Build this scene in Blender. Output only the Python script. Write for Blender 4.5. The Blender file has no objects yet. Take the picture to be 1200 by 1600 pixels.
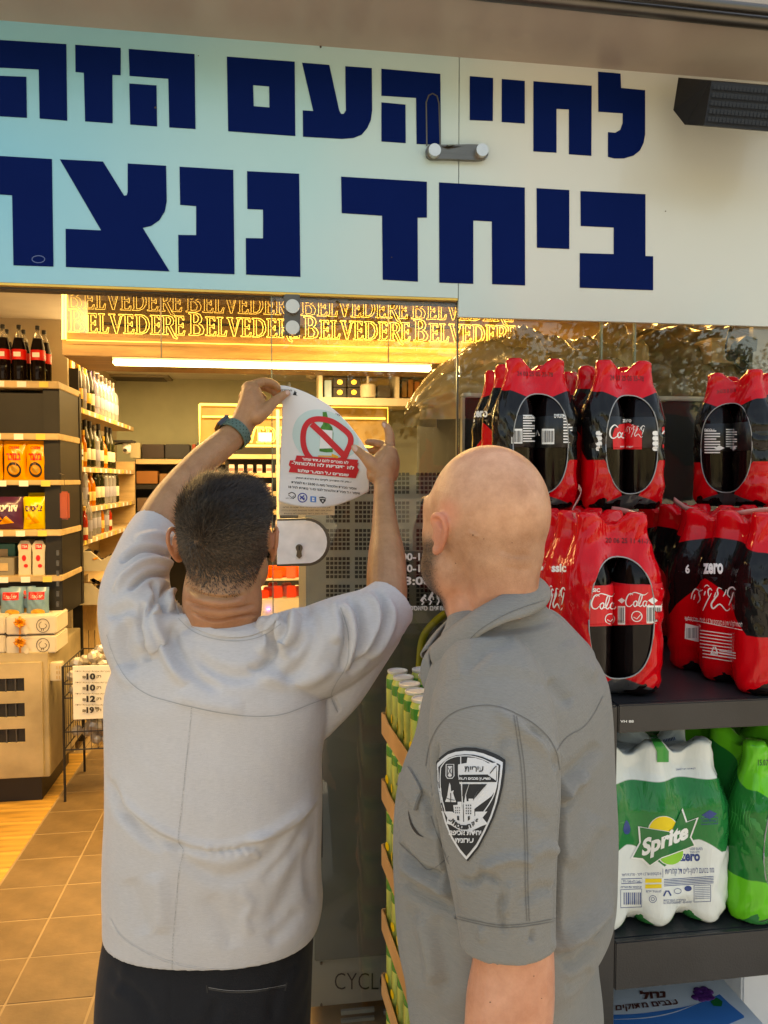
import bpy, bmesh, math, random, re
import numpy as np
from mathutils import Vector, Matrix
from mathutils.bvhtree import BVHTree
from mathutils.geometry import tessellate_polygon
random.seed(7); rng=np.random.default_rng(7)
scn=bpy.context.scene; COL=scn.collection
# ---------------------------------------------------------------- camera
CAM=Vector((0,-1.95,1.6)); YAW=math.radians(8.2); PIT=math.radians(2.386)
cam=bpy.data.cameras.new('camera'); camo=bpy.data.objects.new('camera',cam); COL.objects.link(camo)
camo.location=CAM; camo.rotation_euler=(math.pi/2-PIT,0,-YAW)
cam.sensor_fit='VERTICAL'; cam.sensor_height=36; cam.sensor_width=27; cam.lens=27; cam.clip_start=.05; cam.clip_end=300
scn.camera=camo
# ---------------------------------------------------------------- light
SUN_EL=math.radians(61); SUN_AZ=math.radians(20)      # sun stands behind the building
w=bpy.data.worlds.new('World'); scn.world=w; w.use_nodes=True; nt=w.node_tree
sk=nt.nodes.new('ShaderNodeTexSky'); sk.sky_type='NISHITA'; sk.sun_disc=False; sk.sun_elevation=SUN_EL; sk.sun_rotation=SUN_AZ
sk.air_density=1.3; sk.dust_density=1.5; sk.altitude=100
nt.nodes['Background'].inputs[1].default_value=.15
nt.links.new(sk.outputs[0],nt.nodes['Background'].inputs[0])
sl=bpy.data.lights.new('sun','SUN'); sl.energy=4.5; sl.angle=math.radians(.5); sl.color=(1,.95,.87)
so=bpy.data.objects.new('sun',sl); COL.objects.link(so)
sd=Vector((math.sin(SUN_AZ)*math.cos(SUN_EL),math.cos(SUN_AZ)*math.cos(SUN_EL),math.sin(SUN_EL)))
so.rotation_euler=sd.to_track_quat('Z','Y').to_euler()
vs=scn.view_settings; scn.display_settings.display_device='sRGB'
vs.view_transform='Standard'; vs.look='None'; vs.gamma=1; vs.exposure=1.48; vs.use_curve_mapping=False
vs.use_white_balance=True; vs.white_balance_temperature=9300; vs.white_balance_tint=10
# ---------------------------------------------------------------- helpers
RM=camo.rotation_euler.to_matrix(); RMi=RM.transposed()
def ray(px,py): return RM@Vector(((px-600)/1200,-(py-800)/1200,-1))
def P(px,py,D): return CAM+ray(px,py)*D
def hY(px,py,Y): r=ray(px,py); return CAM+r*((Y-CAM.y)/r.y)
def hZ(px,py,Z): r=ray(px,py); return CAM+r*((Z-CAM.z)/r.z)
Rn=np.array(RM); Cn=np.array(CAM)
def project(co):
    c=(co-Cn)@Rn
    return np.stack([600+1200*c[:,0]/-c[:,2],800-1200*c[:,1]/-c[:,2]],1)
MATS={}
def mat(name,col=(.5,.5,.5),rough=.5,metal=0,var=.12,vs_=8,bump=0,bs=60,em=None,es=0,coat=0,sub=0,trans=0,ior=1.45,alpha=1,sheen=0,stretch=None):
    if name in MATS: return MATS[name]
    m=bpy.data.materials.new(name); m.use_nodes=True; n=m.node_tree; b=n.nodes['Principled BSDF']; I=b.inputs
    I['Roughness'].default_value=rough; I['Metallic'].default_value=metal; I['IOR'].default_value=ior
    I['Coat Weight'].default_value=coat; I['Coat Roughness'].default_value=.06
    I['Transmission Weight'].default_value=trans; I['Alpha'].default_value=alpha; I['Sheen Weight'].default_value=sheen
    if sub: I['Subsurface Weight'].default_value=sub; I['Subsurface Radius'].default_value=(.012,.005,.003); I['Subsurface Scale'].default_value=1
    tc=n.nodes.new('ShaderNodeTexCoord'); mp=n.nodes.new('ShaderNodeMapping'); n.links.new(tc.outputs['Object'],mp.inputs[0])
    if stretch: mp.inputs['Scale'].default_value=stretch
    no=n.nodes.new('ShaderNodeTexNoise'); no.inputs['Scale'].default_value=vs_; no.inputs['Detail'].default_value=6; n.links.new(mp.outputs[0],no.inputs[0])
    rp=n.nodes.new('ShaderNodeValToRGB'); rp.color_ramp.elements[0].position=.3; rp.color_ramp.elements[1].position=.7
    rp.color_ramp.elements[0].color=[c*(1-var) for c in col]+[1]; rp.color_ramp.elements[1].color=[min(1,c*(1+var)) for c in col]+[1]
    n.links.new(no.outputs[0],rp.inputs[0]); n.links.new(rp.outputs[0],I['Base Color'])
    if bump:
        n2=n.nodes.new('ShaderNodeTexNoise'); n2.inputs['Scale'].default_value=bs; n2.inputs['Detail'].default_value=5; n.links.new(mp.outputs[0],n2.inputs[0])
        bp=n.nodes.new('ShaderNodeBump'); bp.inputs['Strength'].default_value=bump; bp.inputs['Distance'].default_value=.004
        n.links.new(n2.outputs[0],bp.inputs['Height']); n.links.new(bp.outputs[0],I['Normal'])
    if em: I['Emission Color'].default_value=(*em,1); I['Emission Strength'].default_value=es
    MATS[name]=m; return m
def col(r,g,b):       # sRGB 0..255 -> linear
    f=lambda v:((v/255+.055)/1.055)**2.4 if v>10 else v/255/12.92
    return (f(r),f(g),f(b))
def flat(name,c,rough=.5,**k): return mat(name,c,rough,var=.04,**k)
def tag(o,label=None,cat=None,group=None,kind=None):
    for k,v in (('label',label),('category',cat),('group',group),('kind',kind)):
        if v: o[k]=v
    return o
def child(o,p):
    o.parent=p
    if p is not None and not p.get('_loc0'):
        o.matrix_parent_inverse=Matrix.Translation(p.location).inverted() if p.type=='EMPTY' else Matrix.Identity(4)
def empty(name,loc=(0,0,0),label=None,cat=None,group=None):
    o=bpy.data.objects.new(name,None); COL.objects.link(o); o.location=loc; o.empty_display_size=.05
    return tag(o,label,cat,group)
def link(name,me,m,parent=None):
    o=bpy.data.objects.new(name,me); COL.objects.link(o)
    if m is not None:
        me.materials.clear()
        for q in (m if isinstance(m,(list,tuple)) else [m]): me.materials.append(q)
    if parent is not None: child(o,parent)
    return o
def inst(name,src,parent,M=None):
    o=bpy.data.objects.new(name,src.data); COL.objects.link(o); child(o,parent)
    if M is not None: o.matrix_local=M
    return o
def copy_tree(o,parent=None):
    c=o.copy(); COL.objects.link(c)
    if parent is not None: c.parent=parent
    for ch in o.children: copy_tree(ch,c)
    return c
class MB:
    def __init__(s): s.v=[]; s.f=[]; s.mi=[]
    def add(s,v,f,mi=0):
        n=len(s.v); s.v+= [tuple(p) for p in v]; s.f+=[tuple(i+n for i in q) for q in f]; s.mi+=[mi]*len(f); return s
    def box(s,a,b,mi=0,M=None,bev=0):
        x0,y0,z0=[min(p,q) for p,q in zip(a,b)]; x1,y1,z1=[max(p,q) for p,q in zip(a,b)]
        if bev:
            bm=bmesh.new(); bmesh.ops.create_cube(bm,size=1)
            for v in bm.verts: v.co=Vector(((v.co.x+.5)*(x1-x0)+x0,(v.co.y+.5)*(y1-y0)+y0,(v.co.z+.5)*(z1-z0)+z0))
            bmesh.ops.bevel(bm,geom=bm.edges[:],offset=bev,segments=2,affect='EDGES')
            bm.verts.index_update(); vv=[v.co.copy() for v in bm.verts]; ff=[[v.index for v in f.verts] for f in bm.faces]; bm.free()
        else:
            vv=[Vector(p) for p in ((x0,y0,z0),(x1,y0,z0),(x1,y1,z0),(x0,y1,z0),(x0,y0,z1),(x1,y0,z1),(x1,y1,z1),(x0,y1,z1))]
            ff=[(0,3,2,1),(4,5,6,7),(0,1,5,4),(1,2,6,5),(2,3,7,6),(3,0,4,7)]
        if M: vv=[M@v for v in vv]
        return s.add(vv,ff,mi)
    def rings(s,R,mi=0,cap0=True,cap1=True,closed=True):
        n=len(R[0]); v=[p for r in R for p in r]; f=[]
        for i in range(len(R)-1):
            for j in range(n if closed else n-1): k=(j+1)%n; f.append((i*n+j,i*n+k,(i+1)*n+k,(i+1)*n+j))
        if cap0: f.append(tuple(range(n))[::-1])
        if cap1: f.append(tuple((len(R)-1)*n+i for i in range(n)))
        return s.add(v,f,mi)
    def lathe(s,prof,c=(0,0,0),n=16,mi=0,M=None):
        R=[[Vector((c[0]+r*math.cos(2*math.pi*j/n),c[1]+r*math.sin(2*math.pi*j/n),c[2]+z)) for j in range(n)] for r,z in prof]
        if M: R=[[M@p for p in r] for r in R]
        return s.rings(R,mi)
    def tube(s,pts,r,n=8,mi=0,cap=True):
        pts=[Vector(p) for p in pts]; N=len(pts); R=[]
        rr=r if isinstance(r,(list,tuple)) else [r]*N; up=None
        for i in range(N):
            t=(pts[min(i+1,N-1)]-pts[max(i-1,0)]).normalized()
            if up is None: up=t.orthogonal().normalized()
            up=(up-t*up.dot(t)).normalized(); q=t.cross(up)
            R.append([pts[i]+(up*math.cos(2*math.pi*j/n)+q*math.sin(2*math.pi*j/n))*rr[i] for j in range(n)])
        return s.rings(R,mi,cap,cap)
    def quad(s,*p,mi=0): return s.add(p,[tuple(range(len(p)))],mi)
    def prism(s,poly,d,mi=0):     # poly 3d points, d vector
        poly=[Vector(p) for p in poly]; n=len(poly); d=Vector(d)
        tris=tessellate_polygon([poly]); q=[p+d for p in poly]
        f=[tuple(t) for t in tris]+[tuple(i+n for i in t[::-1]) for t in tris]+[(i,(i+1)%n,(i+1)%n+n,i+n) for i in range(n)]
        return s.add(poly+q,f,mi)
    def build(s,name,m,parent=None,smooth=False,label=None,auto=None):
        me=bpy.data.meshes.new(name); me.from_pydata([tuple(v) for v in s.v],[],s.f)
        if any(s.mi): me.polygons.foreach_set('material_index',s.mi)
        bm=bmesh.new(); bm.from_mesh(me); bmesh.ops.recalc_face_normals(bm,faces=bm.faces); bm.to_mesh(me); bm.free()
        if smooth:
            me.shade_smooth()
            if auto: me.set_sharp_from_angle(angle=math.radians(auto))
        o=link(name,me,m,parent)
        if label: o['label']=label
        return o
def catmull(pts,k=6,closed=False):
    pts=[Vector(p) for p in pts]; n=len(pts); out=[]
    for i in range(n if closed else n-1):
        g=(lambda j:pts[j%n]) if closed else (lambda j:pts[max(0,min(n-1,j))])
        a,b,c,d=g(i-1),g(i),g(i+1),g(i+2)
        for j in range(k):
            t=j/k; out.append(.5*((2*b)+(c-a)*t+(2*a-5*b+4*c-d)*t*t+(3*b-a-3*c+d)*t**3))
    if not closed: out.append(pts[-1])
    return out
def sp2(pts,k=5,closed=True): return [(p.x,p.y) for p in catmull([(a,b,0) for a,b in pts],k,closed)]
# 2d meshes -----------------------------------------------------------
def heb(s):
    s=s[::-1]; s=re.sub(r'[A-Za-z0-9:.%-]*[A-Za-z0-9][A-Za-z0-9:.%-]*',lambda m:m.group(0)[::-1],s)
    return s.translate(str.maketrans('()','()'))
_tc={}
def text2d(s,bold=0,shear=0,serif=False):
    k=(s,bold,shear)
    if k in _tc: return _tc[k]
    c=bpy.data.curves.new('lettering','FONT'); c.body=s; c.offset=bold; c.shear=shear; c.resolution_u=3
    o=bpy.data.objects.new('lettering',c); COL.objects.link(o)
    dg=bpy.context.evaluated_depsgraph_get(); e=o.evaluated_get(dg); m=e.to_mesh()
    v=np.array([x.co[:] for x in m.vertices])[:,:2]; f=[tuple(p.vertices) for p in m.polygons]
    e.to_mesh_clear(); bpy.data.objects.remove(o); bpy.data.curves.remove(c)
    lo=v.min(0); hi=v.max(0); v=(v-lo)/(hi-lo); _tc[k]=(v,f,(hi-lo)[0]/(hi-lo)[1]); return _tc[k]
def text_px(s,quad,bold=.02,shear=0):
    """text filled into a px quad (tl,tr,br,bl) -> (verts px, faces)"""
    v,f,a=text2d(s,bold,shear); tl,tr,br,bl=[np.array(q,float) for q in quad]
    u=v[:,:1]; t=1-v[:,1:2]; return (tl*(1-u)*(1-t)+tr*u*(1-t)+br*u*t+bl*(1-u)*t, f)
def poly2(*loops):
    L=[[Vector((a,b,0)) for a,b in l] for l in loops]; t=tessellate_polygon(L)
    v=np.array([(p.x,p.y) for l in L for p in l]); return v,[tuple(x) for x in t]
def stroke2(pts,wd,k=0,closed=False,taper=None):
    if k: pts=sp2(pts,k,closed)
    p=np.array(pts,float); n=len(p)
    if closed: t=np.roll(p,-1,0)-np.roll(p,1,0)
    else: t=np.gradient(p,axis=0)
    t/=np.linalg.norm(t,axis=1)[:,None]+1e-9; nn=np.stack([-t[:,1],t[:,0]],1)
    ws=np.full(n,wd/2) if taper is None else wd/2*(taper+(1-taper)*np.sin(np.linspace(0,np.pi,n)))
    v=np.concatenate([p+nn*ws[:,None],p-nn*ws[:,None]]); m=n if closed else n-1
    return v,[(i,(i+1)%n,(i+1)%n+n,i+n) for i in range(m)]
def ring2(cx,cy,rx,ry,k=24,a0=0,a1=2*math.pi): return [(cx+rx*math.cos(a0+(a1-a0)*i/k),cy+ry*math.sin(a0+(a1-a0)*i/k)) for i in range(k)]
def rect2(x0,y0,x1,y1,sk=0): return [(x0,y0),(x1,y0+sk),(x1,y1+sk),(x0,y1)]
def merge2(parts):
    V=[];F=[];n=0
    for v,f in parts: V.append(np.asarray(v)); F+=[tuple(i+n for i in q) for q in f]; n+=len(v)
    return np.concatenate(V),F
def subdiv2(v,f,L):
    bm=bmesh.new(); vs_=[bm.verts.new((a,b,0)) for a,b in v]
    for q in f:
        try: bm.faces.new([vs_[i] for i in q])
        except ValueError: pass
    bmesh.ops.triangulate(bm,faces=bm.faces)
    for _ in range(7):
        es=[e for e in bm.edges if e.calc_length()>L]
        if not es: break
        bmesh.ops.subdivide_edges(bm,edges=es,cuts=1); bmesh.ops.triangulate(bm,faces=bm.faces)
    bm.verts.index_update(); V=np.array([x.co[:2] for x in bm.verts]); F=[tuple(x.index for x in q.verts) for q in bm.faces]; bm.free(); return V,F
def decal(parts,bvh,m,name,parent,off=.0006,L=4,proj=None,label=None,thick=0):
    """prints/lettering/badges laid as thin real geometry on the surface of bvh. px coordinates unless proj(u,v)->(origin,dir)"""
    v,f=merge2(parts)
    if L: v,f=subdiv2(v,f,L)
    out=[];ok=[]
    for a,b in v:
        o,d=(CAM,ray(a,b).normalized()) if proj is None else proj(a,b)
        h,n,i,ds=bvh.ray_cast(o,d)
        if h is None: out.append((0,0,0)); ok.append(False); continue
        if n.dot(d)>0: n=-n
        out.append(h+(n*.6-d*.4).normalized()*off); ok.append(True)
    F=[q for q in f if all(ok[i] for i in q)]
    # drop faces stretched over a depth gap
    G=[q for q in F if (Vector(out[q[0]])-Vector(out[q[1]])).length<.05 and (Vector(out[q[1]])-Vector(out[q[2]])).length<.05]
    if not G: return None
    b=MB(); b.add(out,G); b2=b; o=b2.build(name,m,parent,label=label)
    bm=bmesh.new(); bm.from_mesh(o.data); bmesh.ops.delete(bm,geom=[q for q in bm.verts if not q.link_faces],context='VERTS'); bm.to_mesh(o.data); bm.free()
    if thick:
        mo=o.modifiers.new('s','SOLIDIFY'); mo.thickness=thick; mo.offset=-1
    return o
def bvh_of(*objs):
    V=[];F=[]
    for o in objs:
        M=o.matrix_basis if o.parent is None else (o.parent.matrix_basis@o.matrix_parent_inverse@o.matrix_basis)
        n=len(V); V+=[M@v.co for v in o.data.vertices]; F+=[[i+n for i in p.vertices] for p in o.data.polygons]
    return BVHTree.FromPolygons(V,F)
def planeY(Y):
    return BVHTree.FromPolygons([(-9,Y,-1),(9,Y,-1),(9,Y,6),(-9,Y,6)],[(0,1,2,3)])
def boxpx(name,x0,y0,x1,y1,Y,dep,m,parent=None,bev=0,**k):
    xm=(x0+x1)/2; ym=(y0+y1)/2
    X0=hY(x0,ym,Y).x; X1=hY(x1,ym,Y).x; Z0=hY(xm,y1,Y).z; Z1=hY(xm,y0,Y).z
    return MB().box((X0,Y,Z0),(X1,Y+dep,Z1),bev=bev).build(name,m,parent,**k)
ORD=['first','second','third','fourth','fifth','sixth','seventh','eighth','ninth','tenth','eleventh','twelfth','thirteenth','fourteenth']
# ---------------------------------------------------------------- shared materials
M_print_w=flat('white_print',(.82,.82,.8),.45); M_print_k=flat('black_print',(.015,.015,.018),.45)
M_blue=mat('navy_vinyl',(.0,.009,.085),.6,var=.03,ior=1.12); 
M_blk=flat('black_metal',(.018,.018,.02),.45,bump=.15,bs=400); M_steel=mat('brushed_steel',(.15,.135,.12),.32,metal=1,bump=.1,bs=200,stretch=(1,1,12))
M_dksteel=mat('dark_steel',(.12,.11,.10),.4,metal=.9)
M_red=flat('red_film',(.62,.004,.01),.2,coat=.6); M_redprint=flat('red_print',(.7,.01,.02),.4)
M_wood=mat('pale_oak',(.62,.43,.22),.5,var=.25,vs_=5,stretch=(1,8,8),bump=.1)
M_cream=flat('cream_laminate',(.62,.55,.42),.5); M_gold=mat('gold_foil',(.75,.45,.1),.3,metal=.6)
def glassmat(name,tint=(.93,.97,.95),ior=1.5,boost=1.0,add=.0):
    m=bpy.data.materials.new(name); m.use_nodes=True; n=m.node_tree; n.nodes.clear(); o=n.nodes.new('ShaderNodeOutputMaterial')
    t=n.nodes.new('ShaderNodeBsdfTransparent'); t.inputs[0].default_value=(*tint,1); g=n.nodes.new('ShaderNodeBsdfGlossy'); g.inputs['Roughness'].default_value=.012
    fr=n.nodes.new('ShaderNodeFresnel'); fr.inputs[0].default_value=ior; ma=n.nodes.new('ShaderNodeMath'); ma.operation='MULTIPLY_ADD'; ma.inputs[1].default_value=boost; ma.inputs[2].default_value=add
    tc=n.nodes.new('ShaderNodeTexCoord'); no=n.nodes.new('ShaderNodeTexNoise'); no.inputs['Scale'].default_value=2.2; bp=n.nodes.new('ShaderNodeBump'); bp.inputs['Strength'].default_value=.02; bp.inputs['Distance'].default_value=.05
    n.links.new(tc.outputs['Object'],no.inputs[0]); n.links.new(no.outputs[0],bp.inputs['Height']); n.links.new(bp.outputs[0],g.inputs['Normal'])
    mx=n.nodes.new('ShaderNodeMixShader'); L=n.links.new; L(fr.outputs[0],ma.inputs[0]); L(ma.outputs[0],mx.inputs[0]); L(t.outputs[0],mx.inputs[1]); L(g.outputs[0],mx.inputs[2]); L(mx.outputs[0],o.inputs[0]); return m
M_glass=glassmat('clear_glass',tint=(.985,.99,.985),boost=.95,add=.0)
# ================================================================ SETTING
def S(o): o['kind']='structure'; return o
M_asph=mat('paving',(.27,.25,.22),.85,var=.2,vs_=3,bump=.5,bs=150)
S(MB().box((-60,-60,-.2),(60,-.02,-.004)).build('ground',M_asph))
# shop floor base with tiles and planks as parts
fl=S(MB().box((-3.2,-.02,-.1),(4,6.4,-.0012)).build('floor',flat('grout',(.36,.26,.15),.8)))
M_tile=mat('floor_tile',(.21,.14,.072),.5,var=.2,vs_=9,bump=.3,bs=50)
M_plank=mat('floor_plank',(.62,.36,.10),.4,var=.4,vs_=4,stretch=(.7,9,1),bump=.15)
t0=MB().box((.0025,.0025,-.012),(.2575,.2325,0),bev=.0015).build('tile',M_tile,fl); first=True
for i in range(0,4):
    for j in range(0,20):
        q=t0 if first else inst('tile',t0,fl); first=False; q.location=(-1.08+i*.26,.0+j*.235,random.uniform(-.0006,.0006))
MB().box((-.04,0,-.0010),(4,6.4,-.0002)).build('tile_field',M_tile,fl)
p0=MB().box((.001,.001,-.012),(1.1,.148,0),bev=.001).build('floor_plank',M_plank,fl)
for j in range(18):
    q=p0 if j==0 else inst('floor_plank',p0,fl); q.location=(-2.185,j*.15,0)
M_wall=mat('painted_wall',(.56,.47,.33),.8,var=.05); M_green=mat('green_wall',(.42,.44,.32),.8,var=.05)
M_ceil=mat('ceiling_paint',(.78,.76,.7),.8,var=.04)
S(MB().box((-3.2,5.3,-.05),(4,5.45,2.7)).build('back_wall',M_green))
S(MB().box((-3.3,.0,-.05),(-3.2,5.45,2.8)).build('side_wall',M_wall))
S(MB().box((4,.0,-.05),(4.1,5.45,2.8)).build('side_wall',M_wall))
S(MB().box((-1.46,2.75,-.05),(-1.4,5.3,2.8)).build('partition_wall',M_wall))
S(MB().box((-3.2,2.72,-.05),(-1.17,2.75,2.8)).build('partition_wall',M_wall))
S(MB().box((-3.2,.02,2.52),(4,5.45,2.6)).build('ceiling',M_ceil))
# building above the shop front
M_fac=mat('render_wall',(.62,.58,.52),.8,var=.06,bump=.2)
S(MB().box((-6,.02,2.71),(6,.3,3.7)).build('facade_wall',M_fac))
S(MB().box((-6,.3,2.6),(6,6,3.65)).build('roof_slab',M_fac))
S(MB().box((-6,-.012,-.05),(-2.3,.3,2.71)).build('facade_wall',M_fac)); S(MB().box((3.4,-.012,-.05),(6,.3,2.71)).build('facade_wall',M_fac))
# shutter housing (soffit above the sign)
sh=empty('shutter_housing',(0,-.1,2.7),'long beige roller shutter housing along the very top, above the blue lettered sign','shutter box')
M_sof=mat('beige_enamel',(.40,.335,.28),.33,var=.1,vs_=1.4,stretch=(3,1,1))
a=hY(600,80,-.012).z
MB().box((-4,-.26,a),(4,.02,a+.32)).build('housing',M_sof,sh)
b=MB(); zr=a-.002
pts=[hZ(835,0,a-.012),hZ(1000,14,a-.012),hZ(1200,38,a-.012)]; d=(pts[2]-pts[0]).normalized(); base=pts[0]
b.tube([base-d*3+Vector((0,0,.004)),base+d*3+Vector((0,0,.004))],.016,10); b.tube([base-d*3+Vector((0,-.03,.012)),base+d*3+Vector((0,-.03,.012))],.011,10)
b.build('guide_rail',M_dksteel,sh,smooth=True)
# ---------------------------------------------------------------- banner sign
def bandz(x,y,Y=-.012): return hY(x,y,Y)
Ys=-.012
sg=empty('shop_sign',(0,Ys,2.1),'wide blue to white shop sign with two lines of huge navy Hebrew letters','sign')
m=bpy.data.materials.new('sign_vinyl'); m.use_nodes=True; n=m.node_tree; bs=n.nodes['Principled BSDF']; bs.inputs['Roughness'].default_value=.3; bs.inputs['Coat Weight'].default_value=.25
tc=n.nodes.new('ShaderNodeTexCoord'); sp=n.nodes.new('ShaderNodeSeparateXYZ'); mr=n.nodes.new('ShaderNodeMapRange'); mr.inputs[1].default_value=-.95; mr.inputs[2].default_value=.75
no=n.nodes.new('ShaderNodeTexNoise'); no.inputs['Scale'].default_value=1.6; md=n.nodes.new('ShaderNodeMath'); md.operation='MULTIPLY_ADD'; md.inputs[1].default_value=.5; 
rp=n.nodes.new('ShaderNodeValToRGB'); e=rp.color_ramp.elements; e[0].color=(*col(110,186,212),1); e[0].position=.10; e[1].color=(*col(204,208,202),1); e[1].position=.95; e2=e.new(.6); e2.color=(*col(160,202,208),1)
L=n.links.new; L(tc.outputs['Object'],sp.inputs[0]); L(sp.outputs[0],mr.inputs[0]); L(tc.outputs['Object'],no.inputs[0]); L(no.outputs[0],md.inputs[0]); L(mr.outputs[0],md.inputs[2])
sb=n.nodes.new('ShaderNodeMath'); sb.operation='SUBTRACT'; sb.inputs[1].default_value=.25; L(md.outputs[0],sb.inputs[0]); L(sb.outputs[0],rp.inputs[0]); L(rp.outputs[0],bs.inputs['Base Color']); M_sign=m
zt=a; zb1=hY(350,453,Ys).z; zb2=hY(950,502,Ys).z; xs=hY(716,480,Ys).x
MB().box((-2.3,Ys,zb1),(xs-.001,Ys+.012,zt)).build('panel',M_sign,sg)
MB().box((xs+.001,Ys,zb2),(3.4,Ys+.012,zt)).build('panel',M_sign,sg)
MB().box((-2.3,Ys+.001,zb1-.006),(xs-.001,Ys+.03,zb1-.0005)).build('lower_edge',M_gold,sg)
MB().box((-2.3,Ys+.02,zb1-.01),(3.4,Ys+.06,zt)).build('backing',flat('dark_backing',(.05,.045,.04),.6),sg)
z=lambda *p:[(x/2,y/2) for x,y in p]; z2=lambda *p:[(600+x/2,y/2) for x,y in p]
LET=[ [z((-4,125),(207,138),(210,377),(124,370),(121,217),(-2,211))],[z((-2,237),(82,240),(84,368),(-2,363))],
 [z((235,140),(377,150),(377,235),(351,234),(352,385),(266,379),(262,227),(236,225))],
 [z((402,153),(608,169),(611,403),(529,398),(526,246),(405,237))],[z((404,261),(489,267),(491,395),(407,389))],
 [z((709,177),(921,193),(923,425),(713,410)),z((791,266),(841,270),(842,336),(793,332))],
 [z((944,196),(1029,203),(1060,345),(1066,356),(1074,356),(1081,345),(1079,207),(1162,213),(1163,345),(1159,375),(1148,400),(1130,421),(1105,431),(1070,434),(947,427),(946,345),(979,347))],
 [z2((-8,215),(176,231),(178,452),(102,450),(100,306),(-8,299))],[z2((-8,320),(67,327),(68,447),(-8,442))],
 [z2((268,238),(341,244),(340,378),(268,375))],[z2((368,247),(440,253),(440,386),(368,381))],
 [z2((467,254),(649,268),(648,487),(578,482),(578,342),(539,340),(539,477),(467,473))],
 [z2((669,224),(739,230),(741,275),(816,282),(816,420),(811,447),(800,470),(780,486),(750,495),(720,495),(700,490),(700,413),(722,415),(738,406),(746,385),(746,354),(670,349))],
 [z((-180,477),(162,497),(167,833),(42,829),(38,610),(-55,604),(-50,825),(-180,818))],
 [z((187,498),(322,505),(388,612),(396,610),(399,600),(399,511),(519,518),(521,630),(515,660),(498,688),(472,706),(446,712),(530,848),(206,834),(205,715),(316,720))],
 [z((561,521),(729,531),(733,857),(558,850),(557,734),(613,735),(613,644),(563,640))],[z((772,535),(935,543),(939,865),(769,858),(768,744),(822,745),(822,655),(773,653))],
 [[(533,276),(667,284),(667,340),(652.5,340),(653,440),(598,437),(597,337),(534,333)]],
 [z2((172,570),(440,586),(441,892),(338,888),(337,692),(279,689),(279,887),(173,883))],[z2((477,588),(579,594),(579,778),(478,774))],
 [z2((614,597),(817,607),(817,800),(841,801),(841,907),(612,899),(612,791),(718,794),(718,711),(615,706))]]
for l in LET:
    v,f=poly2(*l); p=[hY(x,y,Ys-.0012) for x,y in v]; bb=MB(); bb.add(p,f)
    o=bb.build('letter',M_blue,sg); mo=o.modifiers.new('s','SOLIDIFY'); mo.thickness=.001; mo.offset=0
v,f=stroke2(ring2(60,405,10,5.5,18),1.3,closed=True); bb=MB(); bb.add([hY(x,y,Ys-.0022) for x,y in v],f); bb.build('vinyl_bubble',flat('bubble_blue',(.01,.03,.16),.15,coat=1),sg)
v,f=merge2([poly2(ring2(243,168,2.2,1.8,7)),poly2(ring2(501,73,1.8,2.4,7)),poly2(ring2(310,87,1,1,6)),poly2(ring2(612,402,1,1.2,6)),poly2(ring2(1040,330,1.1,1,6))]); bb=MB(); bb.add([hY(x,y,Ys-.0022) for x,y in v],f); o=bb.build('dirt_speck',flat('speck_brown',(.06,.04,.03),.8),sg); o['kind']='stuff'
# faint second link under the vinyl and the steel link arm
hk=empty('glass_bracket',hY(715,240,-.03),'steel two-bolt glass link bracket fixed over the white sign','bracket')
v,f=poly2(sp2([(666,236),(672,226),(700,226),(752,226),(763,236),(754,249),(700,248),(672,247)],4)); bb=MB(); bb.add([hY(x,y,-.03) for x,y in v],f)
o=bb.build('plate',M_steel,hk); mo=o.modifiers.new('s','SOLIDIFY'); mo.thickness=.012
v,f=stroke2([(667,228),(666,160),(670,149),(676,146),(683,150),(686,162),(688,226)],2.2,0); bb=MB(); bb.add([hY(x,y,-.0148) for x,y in v],f); bb.build('cover_outline',M_dksteel,hk)
for x in (678,752):
    c=hY(x,237,-.034); MB().lathe([(0,-.008),(.0145,-.008),(.0155,-.004),(.0155,.012),(.0,.012)],n=24,M=Matrix.Translation(c)@Matrix.Rotation(math.pi/2,4,'X')).build('bolt_cap',mat('bright_steel',(.55,.53,.5),.35,metal=.9),hk,smooth=True,auto=40)
# speaker
spk=empty('loudspeaker',hY(1130,160,-.1),'black wedge loudspeaker mounted at the right end of the sign','speaker')
F=[hY(1107,196,-.2),hY(1114,128,-.2),P(1320,150,1.75),P(1320,222,1.75)]; B=[P(1075,195,1.95),P(1053,172,1.95),P(1060,118,1.95)]
b=MB(); q=[P(1060,121,1.93),P(1052,172,1.93),P(1070,195,1.9),P(1100,196,1.80),P(1112,127,1.80)]; d=P(1330,215,1.80)-P(1100,196,1.80)
b.prism(q,d); b.build('cabinet',flat('speaker_plastic',(.006,.006,.007),.6,bump=.3,bs=500),spk)
gp=MB(); A0=P(1103,193,1.795); A1=P(1114,130,1.795)
for i in range(40):
    for k in range(5):
        s=A0+(A1-A0)*(k+.3)/5+d*((i+.4)/40); e=s+(A1-A0)*.12+d*.018; gp.quad(s,s+d*.018,e,s+(A1-A0)*.12)
gp.build('grille',flat('grille_black',(.012,.012,.012),.6),spk)
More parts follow.
